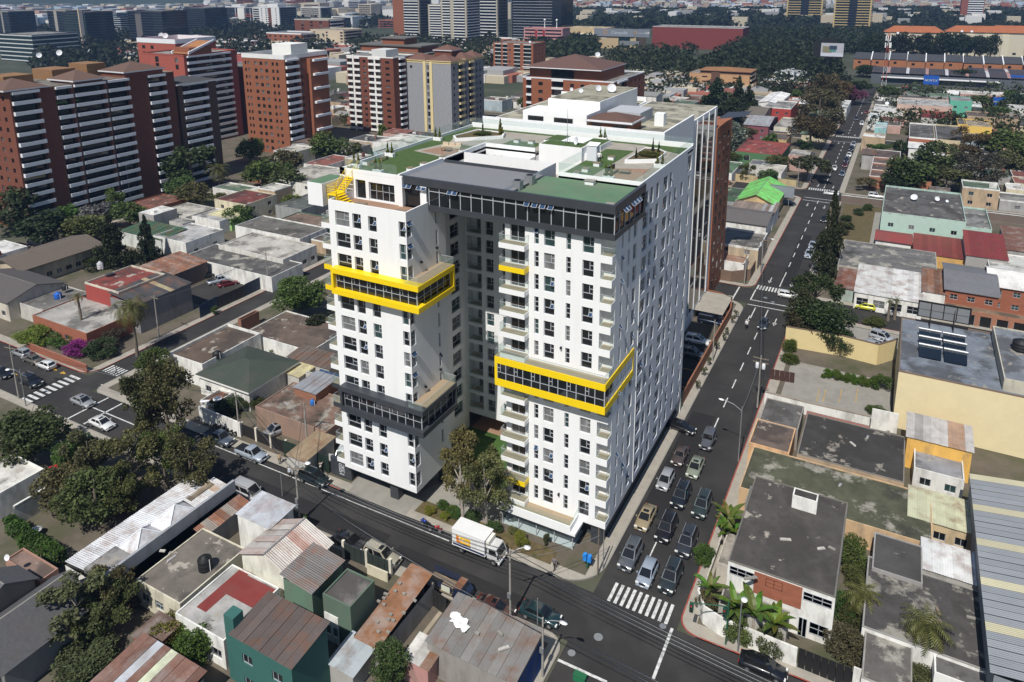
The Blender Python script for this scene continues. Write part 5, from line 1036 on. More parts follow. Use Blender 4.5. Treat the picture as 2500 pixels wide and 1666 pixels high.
palm('tall palm with a thick hanging skirt of fronds by the red brick house',T4(940,900),9.5,4.6,46,(.085,.085,.022),1.6,dead=.3)
palm('thin scraggly palm in front of the red brick house',T4(570,770),8.5,2.2,16,(.10,.09,.04),1.4,dead=.4)
palm('bushy palm near the dark brick slab',T1(1510,1330),8,5.2,36,(.075,.075,.025),1.3)
for i,(x,y,z,h,r,k,c,lb)in enumerate(((1310,1170,7,15,7.5,'round',(.030,.045,.016),'large dense dark tree in front of the brick annex'),(1250,1300,4,8,4.5,'round',GRN,'smaller tree below the large dense dark tree'),(1330,1340,4,8,4.6,'round',OLV,'olive tree next to the bushy palm'),(1780,1200,5,10,6.5,'round',GRN,'wide tree behind the white terrace houses'),(1950,1240,5,9,6.2,'round',(.045,.06,.02),'wide tree overlapping the grey roofed house near the tower'),(1960,1110,5,10,5.6,'round',(.06,.07,.024),'light green tree below the orange tower'),(1705,1030,5,10,5,'round',(.07,.085,.022),'yellow green tree at the foot of the orange tower'),(2240,1010,6,12,7.0,'round',(.058,.075,.022),'broad tree between the orange tower and the roof garden'),(90,1450,6,13,7,'round',(.026,.036,.014),'dark tree at the photo edge below the dark slab'),(190,1380,6,12,5.5,'airy',(.05,.055,.02),'thin crowned tree before the dark slab'),(450,1510,4,8,5.0,'round',(.055,.09,.02),'bright green tree in the school yard'),(660,1500,4,8,4.8,'round',(.085,.095,.075),'grey leaved tree in the school yard'),(300,1560,5,10,6,'round',(.022,.034,.014),'dark tree shading the parked cars'),(880,1480,4,8,4.2,'round',GRN,'tree beside the red parked car'),(790,1400,4,8,3,'tall',(.06,.095,.02),'slim bright green tree by the brick wall'),(560,1568,4,8,5,'round',OLV,'spreading olive tree in the school yard'),(2000,1380,3,5,3,'round',BGR,'small yellow green tree by the grey walled house'),(1640,1480,3,6,4,'round',GRN,'tree by the yellow tin roof'),(1120,1080,5,8,6,'airy',OLV,'ragged shrubs at the brick annex gate'),(1330,1000,3,5,5,'round',BGR,'shrub bank below the coral tower'))):
 tree(lb,T1(x,y,z),h*1.1,r*1.3,k,c,1,.05)
BR=(.082,.066,.030)
for i,(x,y,z,h,r,k,c,lb)in enumerate(((960,760,10,19,8.0,'tall',BR,'huge brownish cypress over the avenue, nearest of three'),(900,900,7,15,7.4,'round',(.062,.055,.025),'brown green tree below the huge cypresses'),(1000,650,12,22,8.5,'tall',(.075,.062,.028),'huge brownish cypress in the middle of three'),(1070,630,8,16,7,'round',(.09,.06,.024),'rusty crowned tree beyond the cypresses'),(1170,650,5,11,7,'round',(.10,.028,.07),'purple flowering tree at the avenue end'),(870,1140,5,10,6.4,'dome',(.045,.05,.020),'dark spreading street tree over the avenue pavement'),(660,1110,4,7,3.6,'airy',OLV,'thin olive tree by the green walled house'),(610,1190,4,6,3.0,'round',GRN,'small tree behind the yellow street wall'),(460,1180,3,6,2.6,'airy',GRN,'sparse tree by the lime coloured gate'),(350,940,6,12,5.0,'tall',(.115,.12,.105),'silvery grey tree beside the brick flank'),(340,1070,3,6,4,'round',GRN,'tree below the silvery grey tree'),(250,660,9,18,8,'conifer',(.018,.030,.012),'broad dark conifer by the tan brick building'),(400,700,10,22,5,'conifer',(.020,.032,.012),'tall pointed conifer by the tan brick building'),(330,760,8,16,7,'round',(.020,.032,.014),'dark round tree below the pointed conifer'),(470,680,7,14,6,'conifer',(.022,.034,.014),'dark conifer beside the pointed conifer'),(750,610,6,12,8,'round',(.040,.045,.022),'dark round tree before the white hall'),(440,920,4,8,4.5,'round',OLV,'ivy coloured tree by the maroon gable'),(740,750,3,6,4,'airy',(.05,.05,.03),'bare brown tree by the red fronted house'),(950,545,5,9,6,'round',DGR,'tree below the billboard pole'),(1560,1170,7,13,6.5,'round',(.048,.06,.018),'large full tree beside the brown roofed rows'),(1480,1240,4,7,4,'round',DGR,'dark bush tree by the garden wall'),(1770,1080,6,13,7,'round',(.045,.058,.02),'broad tree in the middle of the villa grove'),(1990,1000,6,13,7,'airy',(.075,.062,.03),'brownish tree in the villa grove'),(2030,1180,6,13,8,'airy',(.06,.05,.028),'bare greyish tree in the villa grove'),(1830,1240,4,9,6,'round',(.05,.055,.02),'low tree at the grove edge by the wall'),(2250,1000,7,14,8,'round',(.048,.062,.02),'large tree at the photo edge of the grove'),(2280,1110,5,10,6,'round',OLV,'lower tree at the photo edge of the grove'),(1380,1005,3,5,4,'dome',GRN,'clipped tree row before the white houses'),(1500,1000,3,5,4,'dome',GRN,'second clipped tree before the white gables'),(1280,1240,3,5,3.2,'dome',OLV,'low garden tree at the avenue corner wall'),(2030,690,5,9,7,'round',GRN,'tree beside the mint green house'),(1440,620,5,8,6,'round',GRN,'tree at the foot of the red mast'),(1220,590,5,9,6,'round',DGR,'tree before the store car park'),(1930,520,6,12,9,'round',DGR,'tree between the two dark stores'),(2200,780,4,8,6,'round',GRN,'tree below the small blue sign'),(2330,700,5,10,8,'round',DGR,'dark tree at the margin by the store'),(1280,480,5,10,8,'round',DGR,'tree at the end of the brick terrace'))):
 tree(lb,T3(x,y,z),h,r*1.38,k,c,0 if i<4 or k=='airy' else 1,.05)
tree('tall narrow araucaria with tiered branches on the avenue',T6(1010,330),19.5,4.8,'conifer',(.024,.036,.013),0,.02,2)
tree('dark spreading tree below the araucaria',T6(930,420,7),11.5,5.2,'dome',(.030,.045,.015),0,.1,1);tree('broad dark tree over the gravel yard on the avenue',T6(960,640,5),10,6.4,'round',(.028,.042,.014),0,.05,2);tree('dense dark tree hiding the rear crossing',T6(860,560,6),10,4.4,'tall',(.030,.042,.016),0,.1,0)
tree('brown tinged tree over the gravel yard',T6(850,700,3),7,3.6,'round',(.045,.042,.018),0,.05,1);tree('small dark tree inside the gravel yard wall',T6(1100,800,2.5),5.5,3.0,'round',(.024,.038,.014),0,.02,2)
for x,y,lb in((1420,570,'young twin palm in the parking garden'),(1465,560,'second young palm in the parking garden')):palm(lb,T6(x,y+90),4.2,1.4,16)
bush('garden shrub beneath the young palms',T6(1330,690),2.6,2.0,(.06,.065,.02),0);bush('tall clipped shrub by the arched cream wall',T6(745,870),1.6,3.0,(.06,.10,.015),0);bush('wide clipped shrub at the arched cream wall',T6(755,940),1.9,1.6,(.05,.085,.015),0)
for i,(x,y)in enumerate(((978,1050),(1012,1045),(1072,1060),(1136,1075),(1192,1088),(1254,1104),(1308,1118))):
 bush('clipped ball shrub in the car park row, %s from the cream wall'%('first','second','third','fourth','fifth','sixth','seventh')[i],T6(x,y),.5 if i==0 else 1.05,1.0 if i==0 else 2.0,(.065,.11,.014),0,'ball_shrub','shrub',group='clipped ball shrubs in the car park')
bush('large leafy shrub at the car park end',T6(1375,1130),1.8,3.0,(.05,.085,.016),0);bush('pair of shrubs near the car park gate',T6(1330,1290),1.8,1.4,(.05,.075,.018),0)
for x,y,h,n,lb in((12.6,8.2,5.4,13,'large banana clump on the avenue pavement'),(13.0,-2.6,4.4,9,'low banana plant at the corner wall'),(16.0,-4.5,5.4,11,'upright banana plant over the white wall, left of three'),(17.9,-4.6,5.8,10,'tall banana plant in the middle over the white wall'),(19.9,-4.6,5.2,11,'spreading banana plant over the white wall near the gate'),(13.0,6.6,4.6,10,'second banana clump against the corner house')):banana(lb,(x,y),h,n)
bush('leafy shrub under the banana clump',T9(165,750),1.6,2.4,(.06,.09,.018),0);bush('olive creeper over the corner wall',(12.8,-3.6),1.5,3.0,(.085,.085,.035),0);bush('creeper cascading over the white wall',(16.6,-5.2),1.9,3.2,(.08,.085,.03),0);bush('creeper at the gate end of the white wall',(19.8,-5.2),1.8,3.0,(.075,.085,.03),0)
for x,y,r,h,c,lb in((1190,770,2.4,3.6,(.06,.075,.02),'olive shrub in the narrow garden, upper end'),(1200,900,2.0,2.4,(.05,.07,.02),'shrub in the narrow garden beside the dark roof'),(1120,1120,2.0,3.0,(.045,.065,.018),'dense shrub in the narrow garden, middle'),(1140,1390,2.4,3.2,(.06,.07,.03),'rounded grey green shrub by the white street wall'),(1180,1180,1.8,2.4,(.04,.055,.016),'dark shrub below the garden palm')):bush(lb,T9(x,y),r,h,c,0)
palm('short palm with yellow fronds in the narrow garden',T9(1235,1160),3.2,2.6,34,(.11,.11,.03),1.2);palm('broad short palm by the clay tile house',T9(1650,1440),4.2,3.2,40,(.10,.105,.03),1.3)
bush('purple flowering shrub at the front street edge',T9(1600,1540),2.2,2.0,(.06,.06,.03),0)
tree('bare twiggy tree in the brown yard',T7(560,1290,0),7.5,4.0,'airy',(.075,.068,.032),1,.25,0,bark='palebark')
tree('leafy brown tree beside the slate roof',T7(760,1010,2),6.0,3.6,'airy',(.065,.055,.025),0,.1,1);tree('dark shrubby tree in the brown yard',T7(760,1150,2),5.5,3.4,'airy',(.045,.055,.02),0,.05,2)
bush('yellow green palm like bush beside the patched roof',T7(1150,1320),2.4,3.6,(.11,.12,.02),0);bush('bright green leafy bush by the patched roof',T7(1340,1400),3.2,4.2,(.05,.095,.016),0);bush('low bush between patched roof and rust roof',T7(1250,1450),2.2,2.6,(.045,.08,.02),0)
bush('dry brown undergrowth behind the brown slab roof',T7(960,960),3.0,1.6,(.13,.11,.07),0);bush('scrub along the lower rust roof',T7(600,1480),3.6,2.4,(.06,.06,.025),0)
tree('small full tree in the sandy yard beside the pink shed',T8(345,1440,2.5),5.0,2.4,'round',(.052,.07,.022),0,.1,0);bush('small bush at the yard fence',T8(570,1060),.9,1.4,(.05,.08,.02),1)
hedge_box('clipped green hedge bending around the white house garden',span(7,1.2,(200,545),(390,740),(125,600)),2.2,(.055,.105,.018));hedge_box('clipped hedge continuing behind the white house porch',span(7,1.2,(30,500),(220,540)),2.2,(.05,.10,.018))
def T_o(x,y):p=q('o',x,y);return p.x,p.y
sheet('planting_strip',-23.9,-5.2,-4.7,-2.9,.14,'soil')
for i,(x,y,r,h,c,lb)in enumerate(((240,760,.9,1.2,(.14,.16,.02),'yellow green shrub at the driveway end of the planting strip'),(420,830,.8,1.0,(.13,.15,.02),'second yellow green shrub in the planting strip'),(400,700,.9,1.2,(.06,.10,.02),'leafy shrub in the planting strip'),(520,770,1.1,1.2,(.05,.10,.02),'broad green shrub by the pale trunk'),(560,800,1.0,1.1,(.045,.09,.02),'low green shrub behind the delivery truck'),(1340,1130,1.1,1.8,(.17,.17,.03),'bright yellow feathery shrub in the planting strip'),(1240,1010,.8,1.2,(.10,.11,.04),'grassy plant behind the yellow feathery shrub'),(1640,1140,.5,1.8,(.06,.07,.03),'thin sapling in the planting strip'),(1000,1000,1.3,1.6,(.045,.07,.02),'dark shrub under the airy tree'),(760,850,1.2,1.4,(.045,.085,.02),'shrub between the two airy trunks'))):bush(lb,T_o(x,y),r,h,c,0,'shrub','shrub')
bush('courtyard corner shrub beside the lawn',(-26,9.5),1.6,3.0,(.03,.05,.018),0)
for i,(x,y)in enumerate(((250,860),(200,965),(165,1040),(118,1130),(300,800),(318,760),(360,680),(380,640))):
 tree('young sapling in the avenue pavement, %s from the rear crossing'%('sixth','seventh','eighth','ninth','fifth','fourth','third','second')[i],T6(x,y),1.9,.6,'airy',(.045,.055,.02),2,.2,group='saplings along the avenue pavement',name='sapling',cat='sapling')
def _loft(mb,st,w,mi=0):
 rings=[]
 for x,zb,zt,k in st:
  h=w/2*k;rings.append([(x,-h*.9,zb),(x,-h,zb+(zt-zb)*.35),(x,-h,zb+(zt-zb)*.72),(x,-h*.86,zt),(x,h*.86,zt),(x,h,zb+(zt-zb)*.72),(x,h,zb+(zt-zb)*.35),(x,h*.9,zb)])
 n=8;vs=[p for r in rings for p in r];fs=[]
 for i in range(len(rings)-1):
  for j in range(n):fs.append((i*n+j,i*n+(j+1)%n,(i+1)*n+(j+1)%n,(i+1)*n+j))
 mb.add(vs,fs,mi,True);mb.add(rings[0],[tuple(range(n))],mi);mb.add(rings[-1],[tuple(reversed(range(n)))],mi)
CARS={'sedan':(4.5,1.76,1.43,.93,.80,(-.40,-.25,.06,.25),.22,.31),'suv':(4.6,1.86,1.76,1.08,.98,(-.49,-.44,.07,.24),.28,.36),'hatch':(3.9,1.72,1.50,.96,.84,(-.48,-.40,.08,.30),.22,.31),'pickup':(5.2,1.84,1.76,1.08,1.0,(-.12,-.08,.14,.26),.32,.37),'van':(4.8,1.9,1.95,1.1,.98,(-.49,-.47,.14,.32),.25,.34),'old':(4.4,1.68,1.38,.90,.84,(-.30,-.20,.06,.18),.24,.31),'jeep':(4.2,1.8,1.85,1.12,1.05,(-.48,-.46,.06,.11),.4,.4)}
_CP={}
def car_parts(kind):
 if kind in _CP:return _CP[kind]
 L,W,H,zb,zh,(rb,rt,ft,fb),gc,wr=CARS[kind];parts=[]
 b=MB();bed=kind=='pickup'
 st=[(-L*.5,gc+.2,zb-.18,.82),(-L*.485,gc,zb-.06,.93),(-L*.36,gc-.02,zb,1),(-L*.12,gc-.04,zb+.02,1),(L*.2,gc-.04,zb,1),(L*.3,gc-.02,zh,.99),(L*.44,gc,zh-.08,.94),(L*.485,gc+.05,zh-.22,.86),(L*.5,gc+.16,zh-.34,.74)]
 if kind=='jeep':st=[(-L*.5,gc,zb,.9),(-L*.48,gc,zb,.95),(L*.1,gc,zb,.95),(L*.14,gc,zh,.82),(L*.46,gc,zh-.06,.78),(L*.49,gc+.1,zh-.1,.76)]
 _loft(b,st,W);parts.append(('body',b.mesh('body',['carpaint']),None,True))
 bw,tw=W*.86/2,W*.70/2 if kind not in('jeep','van')else W*.80/2;z0,z1=zb-.03,H-.05
 A=[(L*rb,-bw,z0),(L*fb,-bw,z0),(L*fb,bw,z0),(L*rb,bw,z0)];T_=[(L*rt,-tw,z1),(L*ft,-tw,z1),(L*ft,tw,z1),(L*rt,tw,z1)]
 c=MB();c.add(A+T_,[(0,1,5,4),(1,2,6,5),(2,3,7,6),(3,0,4,7)])
 m_=[(x*.96+L*(rt+ft)/2*.04,y*.86,H)for x,y,_ in T_];c.add(T_+m_,[(0,1,5,4),(1,2,6,5),(2,3,7,6),(3,0,4,7),(4,5,6,7)],0,True)
 parts.append(('cabin',c.mesh('cabin',['carpaint']),None,True))
 def pane(q4,a=.10,bb=.14,off=.012):
  P=[Vector(p)for p in q4];n=(P[1]-P[0]).cross(P[3]-P[0]).normalized();g=MB()
  def bl(u,v):return(P[0]*(1-u)+P[1]*u)*(1-v)+(P[3]*(1-u)+P[2]*u)*v+n*off
  g.quad(bl(a,bb),bl(1-a,bb),bl(1-a,1-bb*.7),bl(a,1-bb*.7));return g
 parts.append(('windshield',pane((A[1],A[2],T_[2],T_[1]),.06,.05).mesh('windshield',['carglass']),None,False));parts.append(('rear_window',pane((A[3],A[0],T_[0],T_[3]),.10,.12).mesh('rear_window',['carglass']),None,False))
 for s,q4 in((0,(A[0],A[1],T_[1],T_[0])),(1,(A[2],A[3],T_[3],T_[2]))):
  g=MB();P=[Vector(p)for p in q4];n=(P[1]-P[0]).cross(P[3]-P[0]).normalized()*.012
  def bl(u,v):return(P[0]*(1-u)+P[1]*u)*(1-v)+(P[3]*(1-u)+P[2]*u)*v+n
  for u0,u1 in((.06,.47),(.52,.93)):g.quad(bl(u0,.12),bl(u1,.12),bl(u1,.88),bl(u0,.88))
  parts.append(('side_window',g.mesh('side_window',['carglass']),None,False))
 if 'wheel' not in _CP:
  ty=MB();n=14
  for p0,p1 in(((0,-.11,0),(0,.11,0)),):ty.tube(p0,p1,1,1,n)
  _CP['wheel']=None
 def wheel(r):
  k=('wh',r)
  if k not in _CP:_CP[k]=(MB().tube((0,-.11,0),(0,.11,0),r,r,14).mesh('tyre',['rubber']),MB().tube((0,-.125,0),(0,.125,0),r*.62,r*.62,12).mesh('rim',['rim']))
  return _CP[k]
 for x in(-.30,.31):
  for s in(-1,1):parts.append(('wheel',wheel(wr),(L*x,s*(W/2-.085),wr),False))
 zl=zh-.24;
 for s in(-1,1):
  parts.append(('headlight',MB().box(L*.455,s*W*.36-.17,zl-.05,L*.492,s*W*.36+.17,zl+.10).mesh('headlight',['lampglass']),None,False));parts.append(('tail_light',MB().box(-L*.5,s*W*.37-.12,zb-.3,-L*.484,s*W*.37+.12,zb-.1).mesh('tail_light',['redglass']),None,False))
  parts.append(('mirror',MB().box(L*fb-.35,s*(W/2+.06)-.09,zb+.02,L*fb-.22,s*(W/2+.06)+.09,zb+.16).mesh('mirror',['carpaint']),None,True))
 parts.append(('grille',MB().box(L*.47,-W*.2,zl-.12,L*.503,W*.2,zl+.06).mesh('grille',['black']),None,False));parts.append(('bumper',MB().box(L*.455,-W*.43,gc+.04,L*.508,W*.43,gc+.2).mesh('bumper',['carpaint']),None,True));parts.append(('number_plate',MB().box(L*.506,-.18,gc+.1,L*.514,.18,gc+.2).mesh('number_plate',['white']),None,False))
 if bed:parts.append(('cargo_bed',MB().box(-L*.475,-W*.40,zb-.02,-L*.14,W*.40,zb+.035).mesh('cargo_bed',['black']),None,False))
 if kind in('suv','van'):
  for s in(-1,1):parts.append(('roof_rail',MB().box(L*rt+.2,s*tw*.92-.03,H,L*ft-.2,s*tw*.92+.03,H+.06).mesh('roof_rail',['steel']),None,False))
 if kind=='suv' or kind=='sedan':parts.append(('sunroof',MB().box(L*(ft-.13),-.35,H+.002,L*(ft-.02),.35,H+.012).mesh('sunroof',['carglass']),None,False))
 _CP[kind]=parts
 return parts
def car(label,kind,xy,rz,color,cat='car',skip=(),name=None):
 t=thing(name or{'pickup':'pickup_truck','van':'van','suv':'parked_car','jeep':'jeep'}.get(kind,'car'),label,cat,(xy[0],xy[1],.02),math.radians(rz))
 for nm,me,loc,tint in car_parts(kind):
  if nm in skip:continue
  if nm=='wheel':
   w=ob('wheel',me[0],t,loc);ob('rim',me[1],w)
  else:ob(nm,me,t,color=color if tint else None)
 return t
DOWN,UPW,EAST,WEST=-90,90,0,180
SIL,DGY,BLK,NAV,GLD,WHC=(.42,.44,.47),(.075,.08,.09),(.012,.012,.014),(.022,.032,.055),(.36,.29,.18),(.78,.78,.76)
for lb,k,t,x,y,rz,c in(('silver blue car first in the middle lane at the crossing','hatch',8,2100,850,DOWN,(.32,.37,.44)),('charcoal car with a sunroof first in the kerb lane','suv',8,1985,730,DOWN,(.10,.11,.125)),('dark green black car first in the outer lane at the crossing','suv',8,2260,880,DOWN,(.03,.04,.045)),('black off roader second in the middle lane','suv',8,2230,545,DOWN,(.014,.013,.016)),('champagne gold sedan second in the kerb lane','sedan',8,2090,465,DOWN,GLD),('dark slate car second in the outer lane','suv',9,45,640,DOWN,(.04,.045,.055)),('dark blue black car third in the middle lane','suv',8,2330,320,DOWN,(.016,.02,.028)),('silver hatchback third in the kerb lane beside the walking vendor','hatch',8,2225,210,DOWN,(.34,.35,.37)),('dark green estate third in the outer lane','suv',9,150,385,DOWN,(.035,.05,.05)),('pale green saloon with a sunroof behind the traffic queue','sedan',9,105,120,DOWN,(.27,.30,.23)),('faded brown boxy old car behind the traffic queue','old',8,2325,40,DOWN,(.085,.065,.058)),('grey open topped style jeep approaching the queue','jeep',6,190,1500,DOWN,(.10,.105,.12)),('black saloon nosing out of the tower garage','sedan',6,5,1400,-8,BLK),('black saloon driving along the front street by the gate','sedan',9,565,1490,EAST,(.010,.011,.014)),('black green off roader parked before the entrance wall','suv',7,2150,200,EAST,(.012,.02,.018)),('dusty beige off roader parked behind the mesh fence','suv',8,290,735,EAST,(.40,.37,.29)),('dark car half hidden behind the fence post','sedan',8,70,630,EAST,(.02,.02,.022)),('old teal car parked beside the leaning pole','sedan',8,1370,1130,EAST,(.012,.036,.042)),('rust brown car parked beside the workshop roof','sedan',8,1060,1090,EAST,(.085,.030,.022)),('silver saloon crossing the wide left junction','sedan',4,570,1225,EAST,(.32,.33,.34)),('white hatchback parked along the corner wall, lowest of three','hatch',4,320,975,WEST,WHC),('old brown saloon parked in the middle of three at the corner wall','old',4,225,935,WEST,(.13,.12,.10)),('grey silver hatchback parked farthest along the corner wall','hatch',4,150,890,WEST,(.36,.37,.38)),('black off roader waiting at the wide crossing','suv',4,215,1090,EAST,(.01,.012,.016)),('dark car at the photo edge on the wide road','sedan',4,15,1030,EAST,(.012,.013,.016)),('white car below the junction lines','sedan',4,700,1375,EAST,WHC),('black estate parked in the walled lot beside the wall','suv',4,1405,365,65,BLK),('black car in the far corner of the walled lot','sedan',4,1340,345,65,(.012,.012,.013)),('dark red saloon in the walled lot','sedan',4,1560,415,65,(.12,.012,.016)),('silver estate in the gravel yard behind the black fence','suv',4,1890,1430,-110,(.30,.30,.31)),('black off roader by the brick wall of the tower car park','suv',6,240,600,WEST,BLK),('cream saloon in the tower car park','sedan',6,215,640,WEST,(.62,.58,.48)),('navy van in the tower car park','van',6,205,675,EAST,(.012,.018,.035)),('white crossover in the tower car park','suv',6,120,810,EAST,WHC),('dark silver crossover in the shade of the tower car park','suv',6,85,900,EAST,(.1,.1,.1)),('dark grey saloon driving from the rear crossing','sedan',6,570,690,DOWN,(.045,.06,.075)),('white car half hidden behind the dark tree','hatch',6,735,495,EAST,WHC),('lime yellow hatchback on the rear cross street','hatch',6,1265,575,WEST,(.62,.62,.06)),('silver off roader in the gravel yard, uppermost of three','suv',6,1385,790,-20,SIL),('white silver car in the middle of the gravel yard row','sedan',6,1375,830,-20,(.6,.6,.6)),('silver car lowest in the gravel yard row','suv',6,1340,865,-20,SIL),('dark saloon on the avenue past the araucaria','sedan',3,985,1510,DOWN,(.02,.022,.026)),('white saloon crossing the avenue at the second crossing','sedan',3,1035,1335,WEST,WHC),('white car parked by the villa garden wall','suv',3,1340,1355,EAST,WHC),('blue grey taxi like car on the avenue','hatch',3,1108,1200,DOWN,(.09,.13,.19)),('white saloon on the avenue beside the blue grey car','sedan',3,1055,1160,DOWN,WHC),('dark red car in the parked line on the avenue','sedan',3,1128,1138,DOWN,(.10,.01,.018)),('navy estate in the parked line on the avenue','suv',3,1138,1108,DOWN,NAV),('white hatchback in the parked line on the avenue','hatch',3,1155,1070,DOWN,WHC),('dark blue car in the parked line by the third crossing','suv',3,1173,1030,DOWN,NAV),('silver car at the head of the parked line','suv',3,1185,1000,DOWN,SIL),('white pickup coming down past the third crossing','suv',3,1243,855,DOWN,WHC),('dark blue saloon ahead of the white pickup','sedan',3,1205,820,DOWN,(.03,.04,.06)),('red car parked by the avenue shops','sedan',3,1276,776,DOWN,(.25,.03,.03)),('dark car near the avenue end','suv',3,1300,705,DOWN,(.02,.025,.03)),('black car turning into the avenue end','suv',3,1275,663,DOWN,(.02,.02,.022)),('red car parked by the brick wall below the dark slab','sedan',1,1000,1445,20,(.30,.02,.03)),('dark blue car behind the grey billboard','sedan',3,740,1400,10,(.03,.05,.09)),('dark red car deep in the school yard shade','sedan',4,140,160,20,(.10,.015,.015)),('grey car in the school yard shade','suv',4,250,140,20,(.12,.12,.12)),('white car parked outside the store front','sedan','F',1265,1225,EAST,WHC),('red car parked outside the store front','sedan','F',1180,1200,EAST,(.3,.02,.03))):
 p=q(t,x,y);car(lb,k,(p.x,p.y),rz,c)
for lb,t,x,y,rz,c in(('silver pickup parked at the front street kerb',7,1720,30,EAST,(.36,.41,.47)),('dark grey pickup in the tree shade behind the silver pickup',4,1500,1480,EAST,(.08,.10,.13)),('silver pickup in the walled lot',4,1500,395,65,(.38,.42,.48)),('silver pickup farther up the avenue, front one',6,882,212,DOWN,(.36,.40,.46)),('silver pickup behind the other on the avenue',6,907,155,DOWN,(.33,.37,.43)),('grey tin roofed van beside the long tin building',7,1700,300,EAST,(.45,.45,.45))):
 p=q(t,x,y);car(lb,'pickup' if 'pickup' in lb else 'van',(p.x,p.y),rz,c,'pickup' if 'pickup' in lb else 'van')
tk=thing('delivery_truck','white refrigerated delivery truck with a yellow logo parked before the tower','truck',(-12.95,-7.42,.02),0)
lob('cargo_box',MB().box(-3.1,-1.05,.85,1.35,1.05,3.05),'cleanwall',tk,(.78,.78,.77));lob('box_edge',MB().box(-3.14,-1.09,2.98,1.39,1.09,3.06).box(-3.14,-1.07,.8,1.39,1.07,.9),'cleanwall',tk,(.7,.7,.69));lob('blue_stripe',MB().box(-3.0,-1.062,.92,1.3,-1.052,1.18),'flat',tk,(.02,.03,.09));lob('chassis',MB().box(-3.0,-.5,.45,3.0,.5,.8),'black',tk)
g=MB();g.box(-2.45,-1.064,1.45,-.55,-1.052,2.35);lob('logo_panel',g,'flat',tk,(.85,.50,.03));lob('logo_flame',MB().add([(-2.5,-1.068,1.45),(-1.9,-1.068,1.45),(-2.2,-1.068,2.2),(-2.55,-1.068,2.5)],[(0,1,2,3)]),'flat',tk,(.75,.22,.03));text_ob('Selec',.72,'flat',tk,(-1.45,-1.07,1.93),0,(.85,.85,.82),ext=.004)
lob('logo_strip',MB().box(-2.45,-1.066,1.25,-.55,-1.054,1.43),'flat',tk,(.015,.02,.06))
m=MB()
for i in range(11):m.box(-2.35+i*.16,-1.07,1.30,-2.27+i*.16,-1.067,1.38)
lob('logo_dots',m,'white',tk)
lob('side_door',MB().box(-.3,-1.075,1.2,.3,-1.052,2.6),'cleanwall',tk,(.72,.72,.7));lob('cooling_unit',MB().box(1.4,-.8,2.0,1.8,.8,2.85),'cleanwall',tk,(.72,.7,.64))
cb=MB();cb.add([(1.6,-.95,.7),(3.15,-.95,.6),(3.15,.95,.6),(1.6,.95,.7),(1.65,-.92,2.2),(2.75,-.9,2.2),(2.75,.9,2.2),(1.65,.92,2.2),(3.18,-.95,1.25),(3.18,.95,1.25),(1.6,-.96,1.3),(1.6,.96,1.3)],[(0,1,8,10),(10,8,5,4),(2,3,11,9),(9,11,7,6),(1,2,9,8),(8,9,6,5),(4,5,6,7),(3,0,10,11),(11,10,4,7)]);lob('cab',cb,'carpaint',tk,(.76,.76,.75))
lob('windshield',MB().quad((3.165,-.82,1.3),(3.165,.82,1.3),(2.82,.78,2.12),(2.82,-.78,2.12)),'carglass',tk);lob('side_window',MB().quad((1.85,-.965,1.35),(2.95,-.965,1.35),(2.72,-.93,2.05),(1.85,-.945,2.05)),'carglass',tk);lob('bumper',MB().box(3.05,-.98,.45,3.28,.98,.72),'cleanwall',tk,(.75,.75,.74));lob('grille',MB().box(3.16,-.7,.8,3.2,.7,1.1),'steel',tk)
for s in(-1,1):lob('headlight',MB().box(3.15,s*.78-.14,.78,3.21,s*.78+.14,1.0),'lampglass',tk);lob('mirror',MB().box(3.1,s*1.12-.1,1.3,3.2,s*1.12+.1,1.75),'black',tk)
for x in(-1.9,2.45):
 for s in(-1,1):w=ob('wheel',MB().tube((0,-.13,0),(0,.13,0),.42,.42,16).mesh('wheel',['rubber']),tk,(x,s*.88,.42));ob('rim',MB().tube((0,-.14,0),(0,.14,0),.22,.22,10).mesh('rim',['rim']),w)
p=q(8,750,960);tk=thing('stake_truck','dark blue stake truck with signboards parked behind the black gate','truck',(p.x,p.y,.02),0)
lob('bed',MB().box(-2.6,-.95,.8,.9,.95,.95),'wood',tk);lob('chassis',MB().box(-2.5,-.45,.4,2.4,.45,.8),'black',tk);lob('cab',MB().add([(1,-.9,.5),(2.6,-.9,.5),(2.6,.9,.5),(1,.9,.5),(1.05,-.85,1.9),(1.9,-.85,1.9),(1.9,.85,1.9),(1.05,.85,1.9),(2.6,-.9,1.1),(2.6,.9,1.1)],[(0,1,8,5,4),(2,3,7,6,9),(1,2,9,8),(8,9,6,5),(4,5,6,7),(3,0,4,7)]),'carpaint',tk,(.02,.03,.07));lob('rusty_roof',MB().box(1.05,-.86,1.9,1.95,.86,1.95),'rust',tk,(.2,.09,.05));lob('windshield',MB().quad((2.5,-.78,1.2),(2.5,.78,1.2),(1.98,.74,1.82),(1.98,-.74,1.82)),'carglass',tk)
for s in(-1,1):
 for z in(1.15,1.45,1.75):lob('side_rail',MB().box(-2.6,s*.95-.03,z,.9,s*.95+.03,z+.14),'flat',tk,(.015,.025,.06))
 for x in(-1.6,1.7):lob('wheel',MB().tube((x,s*.85-.1,.36),(x,s*.85+.1,.36),.36,.36,12),'rubber',tk)
for x in(-2.4,-.4):lob('signboard',MB().box(x,-1.02,1.1,x+1.1,-.985,1.8),'flat',tk,(.6,.62,.5))
p=q(4,2290,1540);vn=car('white van with its door open behind the entrance wall','van',(-38.9,-1.2),-70,WHC,'van');lob('open_door',MB().box(1.2,-1.7,.5,1.26,-.95,1.7),'carpaint',vn,WHC)
